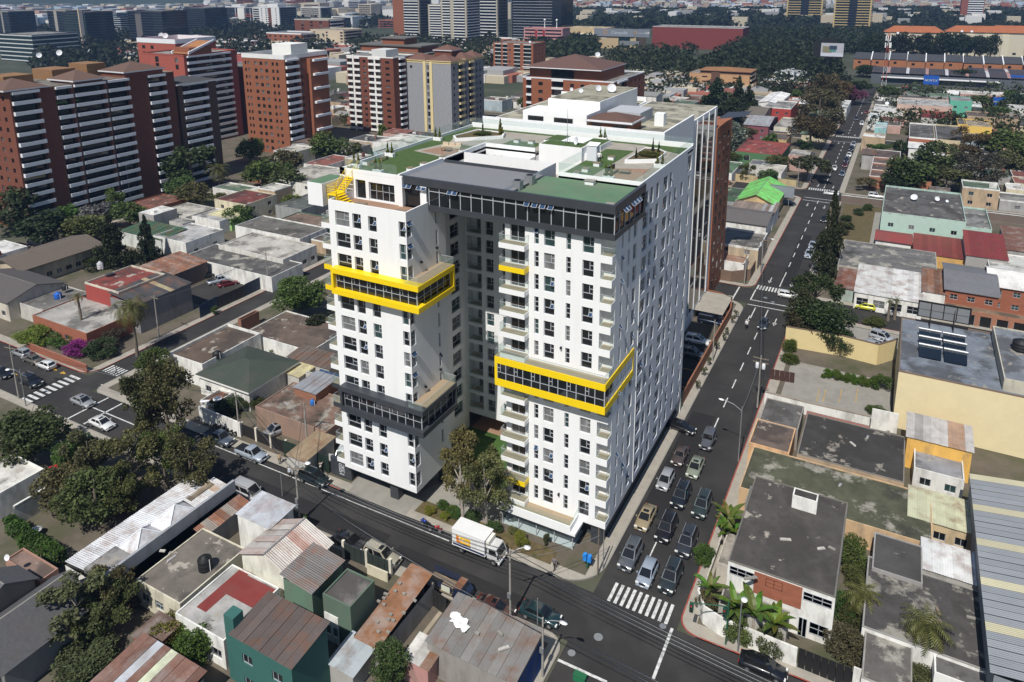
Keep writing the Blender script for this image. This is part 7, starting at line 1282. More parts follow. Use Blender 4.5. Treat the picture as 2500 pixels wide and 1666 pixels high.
for lb,t,z,pts,wall,roof,rc,kw in(('white house with a dark green shingle hip roof behind the terrace wall',4,3.8,((1390,1025),(1720,1120),(2000,945),(1690,835)),WHT,'hip',(.045,.058,.045),dict(wf=3,rise=1.6,over=.5,cap=WHT)),('white walled house with a brown parapet roof and black tank',4,4.0,((1190,905),(1385,970),(1720,780),(1560,690)),WHT,'flat',(.12,.085,.065),dict(par=.5,cap=WHT)),('red tiled patio roof with lounger furniture beside the green roof',4,2.2,((1370,1210),(1590,1160)),WHT,'flat',(.22,.10,.06),dict(par=.35)),('low house with a patched terracotta roof carrying the solar panel',4,3.2,((1800,1265),(2280,1380),(2270,1160),(1960,1105)),(.30,.2,.15),'flat',(.20,.125,.095),dict(par=.12,rm='mossroof')),('raised brick shack with a wavy grey tin roof',4,4.6,((2010,1105),(2145,1150),(2265,1080),(2170,1010)),(.28,.13,.08),'tinx',(.30,.31,.33),dict(wm='brick',tilt=(0,.2))),('wide brown concrete roof beside the umbrella tree',4,3.2,((1715,720),(2050,850),(2240,800),(1960,590)),WHT,'flat',(.13,.095,.075),dict(par=.2)),('brown corrugated roof strip above the cream canopy',4,3.4,((1995,905),(2250,985),(2290,900),(2060,840)),WAL,'tinx',(.16,.13,.11),dict(tilt=(0,.4))),('small cream tin canopy beside the green shingle house',4,3.0,((1955,1010),(2100,1000),(2090,945)),WAL,'tinx',(.56,.5,.3),dict(name='canopy',cat='canopy',tilt=(0,.1))),('empty brick enclosure beside the left side street',4,2.4,((1625,655),(1770,600)),(.25,.12,.08),'flat',(.17,.09,.06),dict(name='enclosure',cat='enclosure',par=.4)),('flat dark roof strip along the tower flank',4,3.0,((2100,1000),(2300,1080)),WAL,'flat',(.14,.13,.12),dict(par=.1)),('tan corrugated awning over the gate by the gravel yard',4,2.8,((1960,1568),(2280,1460)),WAL,'tinx',(.34,.26,.17),dict(name='canopy',cat='canopy',tilt=(0,.2))),('red brick corner house with a streaked white flat roof',4,3.7,((255,630),(670,700),(920,605),(560,490)),BRK,'flat',(.50,.48,.44),dict(wm='brick',par=.12,cap=BRK,wf=4)),('tall red building with a red flat roof and cream water tower',4,7.0,((590,405),(810,460),(1130,345),(900,285)),RED_,'flat',(.22,.05,.04),dict(par=.4,cap=(.6,.55,.45),wm='cleanwall')),('grey timber fronted house with a black tin roof and pale skylights',4,6.2,((810,465),(940,545),(1265,410),(1135,350)),(.22,.21,.21),'tiny',(.06,.062,.065),dict(wf=3,tilt=(0,.9),alt=(.14,(.34,.29,.18)))),('shed with a rusty brown corrugated roof above the walled lot',4,4.2,((985,295),(1130,355),(1385,260),(1280,215)),(.12,.09,.08),'tiny',(.19,.09,.055),dict(rm='rust',tilt=(0,.8))),('house with a broad dark roof and white windows at the photo edge',4,4.2,((-250,430),(90,520),(420,400),(120,300)),(.55,.5,.42),'sgx',(.09,.082,.078),dict(rise=1.8,wf=4)),('long classroom block with a weathered brown pitched roof',4,4.4,((20,250),(150,310),(600,130),(480,85)),(.5,.42,.3),'sgy',(.125,.10,.08),dict(rise=1.5,over=.8,ws=8)),('grey flat roof with the blue barrel beside the red building',4,3.3,((180,515),(290,590),(590,460),(420,420)),WAL,'flat',(.16,.15,.14),dict(par=.2)),('green metal roofed house beyond the dark conifers',4,4.0,((840,40),(1100,100),(1230,50),(1000,-20)),(.6,.62,.58),'tinx',(.06,.13,.08),dict(tilt=(0,.6))),('white walled flat house beside the green metal roof',4,4.2,((1225,120),(1380,90),(1310,-10)),WHT,'flat',(.45,.44,.43),dict(par=.3,ws=2)),('dark patchwork of low tin roofs beside the walled lot',4,3.4,((1360,240),(1880,350),(1900,240),(1480,130)),WHT,'flat',(.10,.096,.092),dict(par=.15,rm='mossroof')),('broad whitewashed flat roof house with solar collectors',4,4.2,((1500,140),(1900,235),(2110,165),(1750,55)),(.62,.6,.55),'flat',(.52,.49,.44),dict(par=.25,ws=4)),('long dark stained roof beyond the whitewashed house',4,3.6,((1620,10),(2040,100),(2150,60),(1800,-60)),WHT,'flat',(.15,.14,.125),dict(par=.3)),('grey shed with a skylight hatch near the white gutters',1,4,((1170,1520),(1330,1510),(1240,1490)),WAL,'flat',(.3,.29,.28),dict(par=.2)),('cream and maroon roofed two storey house near the tower',1,5.8,((1530,1380),(1730,1390),(1860,1330),(1650,1310)),(.62,.56,.4),'flat',(.20,.06,.05),dict(par=.3,wf=2,ws=2)),('house with a pale yellow tin roof below the maroon one',1,3.6,((1490,1480),(1600,1490),(1650,1440),(1560,1420)),(.35,.6,.2),'tinx',(.62,.58,.36),dict(tilt=(0,.3))),('white terrace house with flat roofs before the tower terrace',1,5.2,((1985,1210),(2180,1280),(2350,1180),(2150,1130)),(.72,.70,.64),'flat',(.45,.42,.37),dict(par=.35,wf=2,ws=2)),('house with a reddish flat roof behind the white terrace house',1,4.6,((2200,1140),(2352,1100),(2280,1060)),WHT,'flat',(.25,.09,.07),dict(par=.2)),('grey walled house with a green edged roof beside the tower',1,4.0,((1960,1390),(2060,1440),(2240,1370),(2130,1320)),(.3,.31,.3),'flat',(.10,.11,.10),dict(par=.2)),('green edged dark roof with rubble beside the tower',1,3.4,((1920,1500),(2150,1568),(2200,1480)),(.06,.14,.09),'flat',(.17,.12,.09),dict(par=.2)),('wide grey roof with a dark hatch below the maroon house',1,3.6,((1330,1470),(1500,1520),(1540,1440),(1400,1420)),WHT,'flat',(.36,.35,.34),dict(par=.25)),('long pale roofed classroom beside the red car',1,3.8,((1080,1450),(1300,1480),(1340,1400)),WAL,'flat',(.40,.38,.33),dict(par=.2)),('brick perimeter building with the red car outside',1,3.6,((890,1400),(1090,1420),(1110,1330)),(.24,.09,.055),'flat',(.24,.10,.07),dict(wm='brick',par=.3)),('low white podium hall behind the roof garden corner','i',6,((780,250),(1170,300),(1290,170),(950,140)),WHT,'flat',(.62,.60,.54),dict(par=.3,name='hall',cat='hall')),('cream house with white roof bands beside the brick flank',6,5.0,((240,130),(390,130),(580,100),(420,40)),(.5,.4,.28),'flat',(.22,.21,.19),dict(par=.5,cap=WHT,wf=2)),('red tiled porch house behind the brown avenue wall',6,3.0,((235,240),(440,270),(470,190)),WHT,'flat',(.34,.2,.14),dict(par=.4,cap=WHT)),('house with a bright lime green pitched roof','G',4.6,((560,1400),(1180,1290),(760,1160)),(.62,.45,.22),'gy',(.17,.52,.14),dict(rise=2.6,over=.6)),('dark green flat roofed shed beside the lime roof','G',4.0,((300,1400),(650,1385),(300,1200)),(.3,.3,.3),'flat',(.06,.105,.06),dict(par=.1)),('green walled house with a wide red flat roof','G',5.4,((590,730),(1160,780),(1290,625),(660,610)),(.075,.17,.075),'flat',(.27,.06,.05),dict(par=.2,cap=(.26,.06,.05))),('small house with a green flat roof by the lime gate','G',4.0,((320,1020),(400,1020),(620,900),(330,855)),WHT,'flat',(.11,.19,.11),dict(par=.2)),('grey slab roofed house below the green walled house','G',3.8,((720,900),(960,910),(960,860)),WAL,'flat',(.20,.21,.22),dict(par=.15)),('white flat roofed bungalow behind the yellow street wall','G',3.6,((820,1010),(1180,1020),(1240,930)),WHT,'flat',(.6,.56,.48),dict(par=.25)),('maroon gable house with a grey corrugated roof','G',6.4,((650,360),(1000,375),(1040,250)),(.22,.07,.085),'gx',(.36,.37,.38),dict(rise=2.0,wf=2,wm='cleanwall')),('cream house with dark garage doors beside the maroon gable','G',5.4,((1060,400),(1310,400),(1330,280)),(.66,.62,.5),'flat',(.4,.38,.34),dict(par=.4,wf=2,ww=2.4,wh=1.8)),('twin brown roofed house with brick centre','G',6,((640,215),(940,225),(880,120)),(.4,.36,.3),'sgx',(.15,.13,.105),dict(rise=1.6,wf=3)),('red fronted house with a white roof edge','G',6.4,((925,130),(1190,145),(1390,60)),(.36,.05,.04),'flat',(.35,.34,.33),dict(par=.5,cap=WHT,wm='cleanwall',wf=3)),('white shed with a ribbed white roof behind the red front','G',6,((850,60),(1160,50),(1240,-60)),WHT,'gy',(.72,.72,.71),dict(rise=1)),('tan house with a dark shop front below the cypresses','G',4.4,((1000,560),(1240,560),(1300,500)),(.52,.36,.18),'flat',(.14,.11,.1),dict(par=.2)),('white pillared house beside the purple tree',3,5,((1050,745),(1140,750),(1130,690)),WHT,'flat',(.6,.6,.58),dict(par=.4,wf=2)),('grey slate roofed house below the lime roof',6,4.0,((250,-40),(600,-10),(640,-90)),WHT,'sgx',(.12,.11,.105),dict(rise=1.2)),('brown rusty tin roofs below the lime roof',3,4.2,((340,1440),(640,1470),(620,1400)),WHT,'tinx',(.22,.17,.14),dict(alt=(.3,(.4,.4,.4)),tilt=(0,.8),rm='rust')),('pale mint villa with a curved terrace and dark roof',3,7.0,((1540,1480),(1950,1500),(1890,1330),(1400,1320)),(.42,.56,.49),'flat',(.11,.105,.10),dict(par=.5,wf=4,name='villa',cat='villa',wm='cleanwall')),('lower mint wing of the villa beside the driveway',3,4.2,((1950,1560),(2090,1568),(2090,1440)),(.42,.56,.49),'flat',(.2,.2,.19),dict(par=.5,wm='cleanwall',name='villa_wing',cat='villa')),('terraced house with stepped brown roofs, lowest step',3,4.0,((1295,1205),(1460,1210),(1480,1165)),(.34,.15,.09),'flat',(.15,.10,.085),dict(par=.2,cap=WHT,wm='brick')),('terraced house with stepped brown roofs, second step',3,4.4,((1305,1160),(1470,1165),(1490,1120)),(.34,.15,.09),'flat',(.13,.09,.078),dict(par=.2,cap=WHT,wm='brick')),('terraced house with stepped brown roofs, third step',3,4.8,((1315,1115),(1480,1120),(1500,1080)),(.34,.15,.09),'flat',(.15,.10,.085),dict(par=.2,cap=WHT,wm='brick')),('terraced house with stepped brown roofs, top step',3,5.2,((1325,1075),(1490,1080),(1510,1040)),(.34,.15,.09),'flat',(.13,.09,.08),dict(par=.2,cap=WHT,wm='brick')),('brick house with a brown roof behind the large full tree',3,4.6,((1640,1240),(1720,1245),(1700,1100)),(.36,.15,.08),'flat',(.14,.10,.09),dict(par=.2,wm='brick')),('brick and white balcony house in the second street',3,7.4,((1565,945),(1735,955),(1745,860)),BRK,'flat',(.13,.125,.12),dict(par=.6,cap=WHT,wf=2,wm='brick',ww=2.4)),('cream balcony house with a red car outside',3,7.2,((1740,960),(1915,970),(1920,870)),(.6,.5,.32),'flat',(.13,.125,.12),dict(par=.5,wf=2,ww=2.4)),('long bright yellow walled building',3,5.4,((1950,865),(2105,875),(2110,830)),(.75,.5,.12),'flat',(.34,.28,.2),dict(par=.4,wm='cleanwall')),('small yellow house beside the long yellow wall',3,5.6,((1900,850),(1945,855),(1950,815)),(.75,.5,.12),'flat',(.1,.1,.1),dict(par=.2,wm='cleanwall')),('white angular house with white gables before the grove',3,5,((1565,1010),(1720,1020),(1710,955)),WHT,'sgx',(.6,.6,.58),dict(rise=1.6)),('white gabled carport row beside the angular house',3,4,((1640,1050),(1810,1040),(1790,1005)),WHT,'gx',(.66,.66,.66),dict(rise=1)),('long salmon pink warehouse wall',3,8,((1485,715),(1850,730),(1850,690)),(.55,.40,.33),'flat',(.45,.44,.42),dict(par=.4,wm='cleanwall',name='warehouse',cat='warehouse')),('mint green three storey house',3,10,((1850,690),(1950,695),(1985,668)),(.12,.42,.30),'flat',(.3,.3,.3),dict(par=.3,wf=2,ws=1,wm='cleanwall')),('dark steel framed shed with a white roof edge',3,7,((1920,725),(2050,735),(2050,705)),(.05,.06,.06),'flat',(.7,.7,.7),dict(par=.5,cap=WHT)),('dark red tin roofed house beyond the yellow wall',3,5,((1650,800),(1830,800),(1850,770)),WAL,'tinx',(.21,.035,.035),dict(tilt=(0,1.4))),('white shop row by the avenue end',3,5,((1320,760),(1480,765),(1530,730)),WHT,'flat',(.6,.6,.58),dict(par=.4)),('turquoise painted shop at the third crossing',3,4.6,((1330,880),(1410,882),(1420,845)),(.30,.55,.55),'flat',(.5,.6,.6),dict(par=.3)),('white shop with blue trim above the third crossing',3,5,((1285,815),(1360,820),(1365,780)),WHT,'flat',(.55,.6,.62),dict(par=.3))):
 house(lb,span(t,z,*pts),z,wall,roof,rc,**kw)
sheet('villa_lawn',13.5,130,33,164,.14,'soil');sheet('villa_drive',22,128,28,160,.145,'concrete')
for i,(x,y)in enumerate(((15,134),(16,140),(15,147),(18,155),(31,150),(20,161),(31,136))):bush('villa garden shrub, %s from the avenue trees'%ORD[i],(x,y),2.0,2.2,(.04,.06,.02),1)
wall_run('yellow boundary wall along the second cross street',[(-34,176.9),(-2,176.9)],2.6,(.5,.40,.22));wall_run('brown brick garden wall with white copings on the avenue corner',[(12.3,166),(70,166)],2.4,(.16,.12,.10),cap=WHT);wall_run('brown brick wall by the rear cross street',[(-22,88.6),(-4,88.8),(-.6,92),(-.6,104)],2.6,(.17,.11,.08),'brick');wall_run('pale wall of the villa grounds',[(74,130),(110,132)],5,(.56,.48,.33))
tower('red brown office block cut by the photo edge beside the villa grounds',(112,100),20,24,16,(.20,.065,.04),nf=5,F=[('win',.1,.9,4,2,1.4)])
rf=random.Random(3)
WC=[('white',(.72,.70,.66)),('cream',(.62,.54,.38)),('grey',(.36,.35,.34)),('tan',(.46,.34,.22)),('brick',(.30,.10,.06)),('bluish',(.40,.48,.52)),('pink',(.50,.32,.27))]
RC=[('slate',(.11,.105,.10)),('brown',(.145,.11,.09)),('grey',(.24,.235,.22)),('pale',(.50,.48,.43)),('rusty',(.22,.08,.06)),('white',(.66,.65,.62)),('charcoal',(.075,.073,.072)),('green',(.10,.15,.10))]
def hits(R,pad=-.4):return any(R[0]<b[2]+pad and R[2]>b[0]-pad and R[1]<b[3]+pad and R[3]>b[1]-pad for b in FOOT)
SPEC=[];FOOT+=[(12,28,31,77),(31,20,75,77),(-89,-5,-72,10),(-112,-4,-93,24),(-140,20,-93,52),(-75,-40,-30,-14),(-110,-40,-60,-14),(12,125,34,166),(34,128,112,166),(-56,-14,-36,12),(11,-8,62,30),(-36,176,-1,200),(12,94,24,140)]
def seen(x,y,z,m=30):
 d=Vector((x,y,z))-EYE;k=d.dot(FW)
 if k<5:return False
 u,v=CX+F_PX*d.dot(RT)/k,CY-F_PX*d.dot(UP)/k
 if not(-m<u<2500+m and-m<v<1666+m):return False
 return not(y>4 and 850<u<1690 and 420<v<1150 and x<0 and y>33)
def fill(block_name,x0,y0,x1,y1,dy=12,wmin=7,wmax=13,gap=.12,side=1,tr=.13):
 row=0;y=y0
 while y<y1-5:
  d=rf.uniform(dy*.8,dy*1.15);x=x1 if side>0 else x0;k=0
  while(x>x0+5)if side>0 else(x<x1-5):
   w=rf.uniform(wmin,wmax);a,b=(x-w,x)if side>0 else(x,x+w);R=(a+.15,y+.15,b-.15,min(y+d-rf.uniform(0,2.5),y1));x=a if side>0 else b
   if hits(R):
    R2=(R[0]+w*.25,R[1]+2,R[2]-w*.2,R[3]-1)
    if hits(R2)or R2[3]-R2[1]<4:continue
    R=R2
   k+=1
   if not seen((R[0]+R[2])/2,(R[1]+R[3])/2,3.5):continue
   SPEC.append(((Vector((R[0],R[1],0))-EYE).length,'tree' if rf.random()<gap else 'house',R,'%s from the avenue, %s row %s'%(ORD[min(k,20)-1],ORD[min(row,19)],block_name),rf.random()<tr));FOOT.append(R)
  y+=d;row+=1
def flush(limit):
 n=0;far={};used=set()
 for dist,kind,R,where,sh in sorted(SPEC,key=lambda s:s[0]):
  x0,y0,x1,y1=R;cx_,cy_=(x0+x1)/2,(y0+y1)/2
  if kind=='tree':
   tn,tc=rf.choice((('green',GRN),('olive',OLV),('dark',DGR),('bright green',BGR)));lb='%s yard tree, %s'%(tn,where)
   if lb in used:continue
   used.add(lb);tree(lb,(cx_,cy_),rf.uniform(5,9),rf.uniform(2.6,4.4),rf.choice(('round','round','airy')),tc,2 if dist>260 else 1,.08);continue
  wn,wc=rf.choice(WC);rn,rc=rf.choice(RC);two=rf.random()<.3;tin=rf.random()<.28;z=rf.uniform(5.4,6.4)if two else rf.uniform(3,3.9);par=rf.choice((0,.15,.3,.4));cap=rf.choice((None,WHT));lb='%s %s house, %s %s roof, %s'%('tall' if two else 'low',wn,rn,'tin' if tin else 'flat',where)
  if n>=limit or lb in used:
   for m_,c_,bx in(('plaster',wc,(x0,y0,-.1,x1,y1,z)),('flatroof',rc,(x0+.2,y0+.2,z+.004,x1-.2,y1-.2,z+.02))):far.setdefault((m_,c_,wn if m_=='plaster' else rn),MB()).box(*bx)
   continue
  used.add(lb);n+=1
  h_=house(lb,R,z,wc,rf.choice(('gx','tinx','gy'))if tin and dist<330 else('sgx' if tin else 'flat'),rc,par=par,cap=cap,wf=rf.choice((0,1,2))if dist<300 else 0,rise=rf.uniform(.7,1.6),tilt=(0,rf.uniform(.2,.8)),rm=('rust' if rf.random()<.4 else 'tin')if tin else rf.choice(('flatroof','flatroof','mossroof')))
  if not tin:
   for _ in range(rf.choice((0,1,1,2,3))):a,b=rf.uniform(x0+.6,x1-2),rf.uniform(y0+.6,y1-2);c_,e_,g_=rf.uniform(.5,2.4),rf.uniform(.5,2),rf.uniform(.2,1.7);wob('roof_hatch',MB().box(a,b,z-.02,a+c_,b+e_,z+g_),rf.choice(('plaster','plaster','tin')),h_,rf.choice((WHT,GRY,TER,(.2,.2,.2))))
  if sh:bush('shrub beside a house, %s'%where,(x0,y0+1),rf.uniform(1.4,2.6),rf.uniform(2,4),rf.choice((GRN,OLV,BGR)),2)
 for(m_,c_,nm),mb in far.items():props(wob('low_roofs' if m_=='flatroof' else 'low_houses',mb,m_,None,c_),'far %s %s packed along the upper avenue'%(nm,'roofs' if m_=='flatroof' else 'walls'),'houses',kind='stuff')
fill('left of the tower',-87,-4.5,-41,77);fill('past the side street',-168,0,-95,88);fill('below the brick towers',-176,99,-90,178,gap=.2)
fill('behind the cross street',-86,89,-8,166);fill('past the second crossing',-86,178,-1,260,gap=.16);fill('past the third crossing',-84,272,-1,362,dy=14,gap=.3);fill('in the villa block',12.8,90,108,164,side=-1,gap=.22);fill('past the villa block',12.8,178,150,260,side=-1);fill('before the dark stores',12.8,272,190,428,side=-1,dy=15,wmin=10,wmax=20)
fill('behind the cream building',13,40,110,77,side=-1);fill('by the slate roofs',-138,-60,-62,-15,gap=.3);fill('behind the stone tower',-166,262,-90,360,gap=.3,dy=15,wmin=10,wmax=18);fill('under the coral tower',-258,190,-190,258,gap=.3)
fill('behind the corner house',12.8,14,60,40,side=-1,gap=.1)
flush(170)
RG=RZ+.02
def cube_seat(i,x,y):t=thing('cube_seat','white cube seat on the roof garden, %s'%i,'seat',(x,y,RG),group='cube seats on the roof garden');lob('base',MB().box(-.4,-.4,0,.4,.4,.42),'white',t);[lob('slat',MB().box(-.44,-.44+k*.22,.43,.44,-.26+k*.22,.48),'wood',t)for k in range(4)]
for i,x,y in(('nearest the green membrane roof',-8.9,10.9),('second along the avenue side lawn',-8.6,13.0),('third along the avenue side lawn',-8.4,16.4),('beside the standing person',-8.0,20.6),('at the stair side lawn edge',-28.6,3.2),('second at the stair side lawn edge',-28.6,6.2),('beside the lounge paving',-28.4,10.4),('beside the far lounge',-28.3,15.2),('on the middle lawn, left one',-24.5,24.6),('on the middle lawn, other one',-22.2,24.8)):cube_seat(i,x,y)
def planter_pair(lb,x,y,tall=1.5):
 t=thing('planter',lb,'planter',(x,y,RG));lob('trough',MB().box(-.7,-.3,0,.7,.3,.5),'white',t)
 for k,u in enumerate((-.35,.35)):o=ob('topiary',crown_mesh('conifer',k,2),t,(u,0,.5+tall*.5),color=(.12,.14,.02),scale=(.3,.3,tall*.55))
for lb,x,y in(('white trough with two clipped shrubs at the stair head',-36,1.5),('white trough with two clipped shrubs on the left parapet',-36,8.6),('white trough with a clipped shrub at the far left corner',-36,20.5),('clipped shrub pair at the front edge of the lawn',-31.6,.4),('clipped shrub pair on the rear parapet',-13.5,31.4),('clipped shrub pair by the avenue lounge',-4.6,10.5),('clipped shrub at the avenue parapet',-.9,19.2)):planter_pair(lb,x,y)
for lb,x,y,h,r,c in(('small cypress in the avenue bed',-4.1,26.4,1.9,.3,DGR),('second cypress in the avenue bed',-3.2,26.2,1.5,.3,DGR),('low cypress in the avenue bed',-4.9,21.6,1.4,.28,DGR),('cypress in the far corner bed',-32.2,27.6,1.7,.3,DGR),('leafy shrub in the far corner bed',-28.9,27.4,2.4,.6,(.10,.12,.02))):bush(lb,(x,y),r,h,c,2,'small_cypress','shrub','conifer',z=RZ+.4)
for lb,x,y in(('ground cover in the avenue bed',-3.8,23.6),('ground cover in the far corner bed',-31.2,25.6)):bush(lb,(x,y),1.7,.7,(.075,.08,.025),1,'ground_cover','plants',z=RZ+.35)
def table(lb,x,y,w=.7,c=(.3,.22,.14),z=RG):t=thing('low_table',lb,'table',(x,y,z));lob('top',MB().box(-w,-w*.7,.4,w,w*.7,.46),'wood',t);[lob('leg',MB().tube((a*w*.85,b*w*.55,0),(a*w*.85,b*w*.55,.4),.04,n=4),'black',t)for a in(-1,1)for b in(-1,1)]
table('low table on the avenue lounge paving',-3.9,14.3);table('coffee table on the far lounge paving',-30.8,15.0);table('table on the terrace under the yellow stair',-31.6,-3.2,z=39.18);table('dark table at the terrace corner',-25.4,-3.6,z=39.18);table('dining table in the roof court',-24,12.5,1.2,z=39.32);table('second dining table in the roof court',-20.6,12.3,1.2,z=39.32)
t=thing('sofa','cream three seat sofa on the far lounge paving','sofa',(-31,16.6,RG),.15);lob('seat',MB().box(-1.5,-.4,.15,1.5,.4,.42),'cloth',t,(.5,.42,.3));[lob('cushion',MB().box(-1.45+k,.1,.42,-.55+k,.42,.85),'cloth',t,(.55,.46,.34))for k in range(3)];lob('frame',MB().box(-1.55,-.45,0,1.55,.45,.14),'wood',t)
t=thing('bench','dark wooden bench on the avenue lounge paving','bench',(-5.2,13.6,RG),1.5);lob('seat',MB().box(-1.2,-.3,.3,1.2,.3,.4),'wood',t);lob('backrest',MB().box(-1.2,.26,.4,1.2,.34,1.0),'black',t);[lob('leg',MB().box(a-.05,-.28,0,a+.05,.28,.3),'black',t)for a in(-1,1)]
for lb,x,y in(('timber bench on the long lawn, nearer the stair',-35.2,3.6),('timber bench on the long lawn, farther one',-35.3,6.4)):t=thing('bench',lb,'bench',(x,y,RG),1.5);[lob('slat',MB().box(-.7,-.22+k*.15,.42,.7,-.1+k*.15,.46),'wood',t)for k in range(3)];[lob('leg',MB().box(a-.04,-.2,0,a+.04,.2,.42),'wood',t)for a in(-.6,.6)]
for i,(x,y,z)in enumerate(((-12.9,2.6,42.32),(-12.7,5.4,42.32))):t=thing('air_conditioner','grey air conditioning unit on the green roof, %s'%('front one','rear one')[i],'air conditioner',(x,y,z));lob('casing',MB().box(-.55,-.45,0,.55,.45,1.1),'steel',t);lob('fan_guard',MB().lathe([(.4,1.1),(.42,1.16),(.1,1.14),(0,1.14)],n=14),'black',t)
for lb,x,y in(('white vent box on the green roof by the garden wall',-6.2,8.6),('white vent box at the front corner of the green roof',-.5,.6)):t=thing('roof_vent',lb,'vent',(x,y,42.3));lob('casing',MB().box(-.55,-.4,0,.55,.4,.45),'white',t);lob('lid',MB().box(-.65,-.5,.45,.65,.5,.52),'concrete',t)
t=thing('antenna_mast','thin whip antenna on a tripod above the plant room','antenna',(-15.6,23,43.54));lob('whip',MB().tube((0,0,0),(0,0,6.5),.04,.02,n=5),'steel',t);[lob('strut',MB().tube((math.cos(a)*.6,math.sin(a)*.6,0),(0,0,1.4),.03,n=4),'steel',t)for a in(0,2.1,4.2)]
t=thing('equipment_cabinet','tall white cabinet beside the plant room','cabinet',(-10.1,19.2,RG));lob('casing',MB().box(-.7,-.6,0,.7,.6,2.1),'greywhite',t);lob('lid',MB().add([(-.8,-.7,2.1),(.8,-.7,2.1),(.8,.7,2.35),(-.8,.7,2.35)],[(0,1,2,3)]),'white',t)
t=thing('plastic_sheet','crumpled white sheet lying on the workshop roof','sheet',q(8,840,1140,4.45));m=MB();r_=random.Random(4);n=8;vs=[((i-4)*.34+r_.uniform(-.1,.1),(j-2)*.34+i*-.10+r_.uniform(-.1,.1),r_.uniform(0,.22))for j in range(5)for i in range(n)];m.add(vs,[(j*n+i,j*n+i+1,(j+1)*n+i+1,(j+1)*n+i)for j in range(4)for i in range(n-1)if(i,j)not in((0,0),(6,3),(0,3))]);lob('fold',m,'white',t)
t=thing('red_cone','red marker standing by the parked rust brown car','marker',q(8,945,1035));lob('cone',MB().lathe([(.25,0),(.2,.1),(.06,1.0),(0,1.02)],n=8),'flat',t,(.6,.02,.02));t=thing('wheeled_bin','green bin lying on the junction asphalt','bin',q(8,1640,1555));lob('body',MB().box(-.6,-.3,0,.6,.3,.6),'flat',t,(.02,.16,.07));lob('lid',MB().box(-.64,-.34,.6,.64,.34,.68),'flat',t,(.015,.12,.05))
t=thing('garden_canopy','red fabric canopy among the garden trees','canopy',q(7,520,50,3));lob('fabric',MB().add([(-2.4,-2.4,-.4),(2.4,-2.4,-.4),(2.4,2.4,-.4),(-2.4,2.4,-.4),(0,0,.7)],[(0,1,4),(1,2,4),(2,3,4),(3,0,4)]),'cloth',t,(.45,.02,.03));[lob('post',MB().tube((a,b,-2.9),(a,b,-.4),.05,n=5),'steel',t)for a in(-2.3,2.3)for b in(-2.3,2.3)]
for lb,t_,x,y,z in(('white round garden table on the red patio',4,1490,1215,2.3),('white garden table under the trees by the hedge',7,250,560,.2)):t=thing('garden_table',lb,'table',q(t_,x,y,z));lob('top',MB().lathe([(0,.7),(.7,.7),(.7,.75),(0,.76)],n=14),'white',t);lob('leg',MB().tube((0,0,0),(0,0,.7),.06,n=6),'white',t)
t=thing('sun_lounger','white lounger on the red patio','lounger',q(4,1410,1215,2.3),.5);lob('bed',MB().box(-.9,-.3,.25,.4,.3,.33),'white',t);lob('backrest',MB().add([(.4,-.3,.33),(.4,.3,.33),(.95,.3,.8),(.95,-.3,.8)],[(0,1,2,3)]),'white',t);[lob('leg',MB().tube((a,0,0),(a,0,.25),.05,n=4),'white',t)for a in(-.7,.3)]
for i in range(26):
 t_,(a,b,c,d),z=((9,(380,560,1080,900),6.02),(9,(1320,950,1990,1180),3.42),(9,(760,60,1650,260),3.22),(6,(860,1420,1500,1540),3.6),(7,(1010,640,1560,960),3.3),(8,(720,1120,1240,1400),4.4),(6,(1250,150,1720,300),3.72),(4,(1860,1120,2250,1330),3.2))[i%8]
 p=q(t_,rf.uniform(a,c),rf.uniform(b,d),z);nm,m_,c_=rf.choice((('timber_offcut','wood',None),('broken_slab','concrete',None),('tin_offcut','tin',(.4,.4,.4)),('cement_block','plaster',(.5,.48,.44))));L=rf.uniform(.4,1.6);o=ob(nm,MB().add([(0,0,0),(L,0,0),(L,.3,0),(0,.25,0),(.05,0,.15),(L*.96,.02,.12),(L*.95,.28,.13),(.04,.25,.16)],[(4,5,6,7),(0,1,5,4),(1,2,6,5),(2,3,7,6),(3,0,4,7)]).mesh(nm,[m_]),None,p,rf.uniform(0,3),c_);props(o,'loose %s on a weathered roof, %s scrap %s'%(nm.replace('_',' '),ORD[i//8%20],('above the corner house','beside the warehouse','on the mossy roof','on the smooth asphalt roof','by the black tank','on the workshop roof','behind the white garage','by the solar array')[i%8]),'debris','rubble left on flat roofs')
for i in range(5):t=thing('hanging_chair','grey woven hanging chair under the pergola, %s from the left'%ORD[i],'chair',(-26.6+i*.75,16.0,39.9),group='hanging chairs in the roof court');lob('shell',MB().lathe([(0,0),(.25,.05),(.36,.4),(.28,.8),(0,1.0)],n=10),'black',t);lob('cushion',MB().box(-.2,-.34,.15,.2,-.1,.35),'cloth',t,(.5,.48,.44))
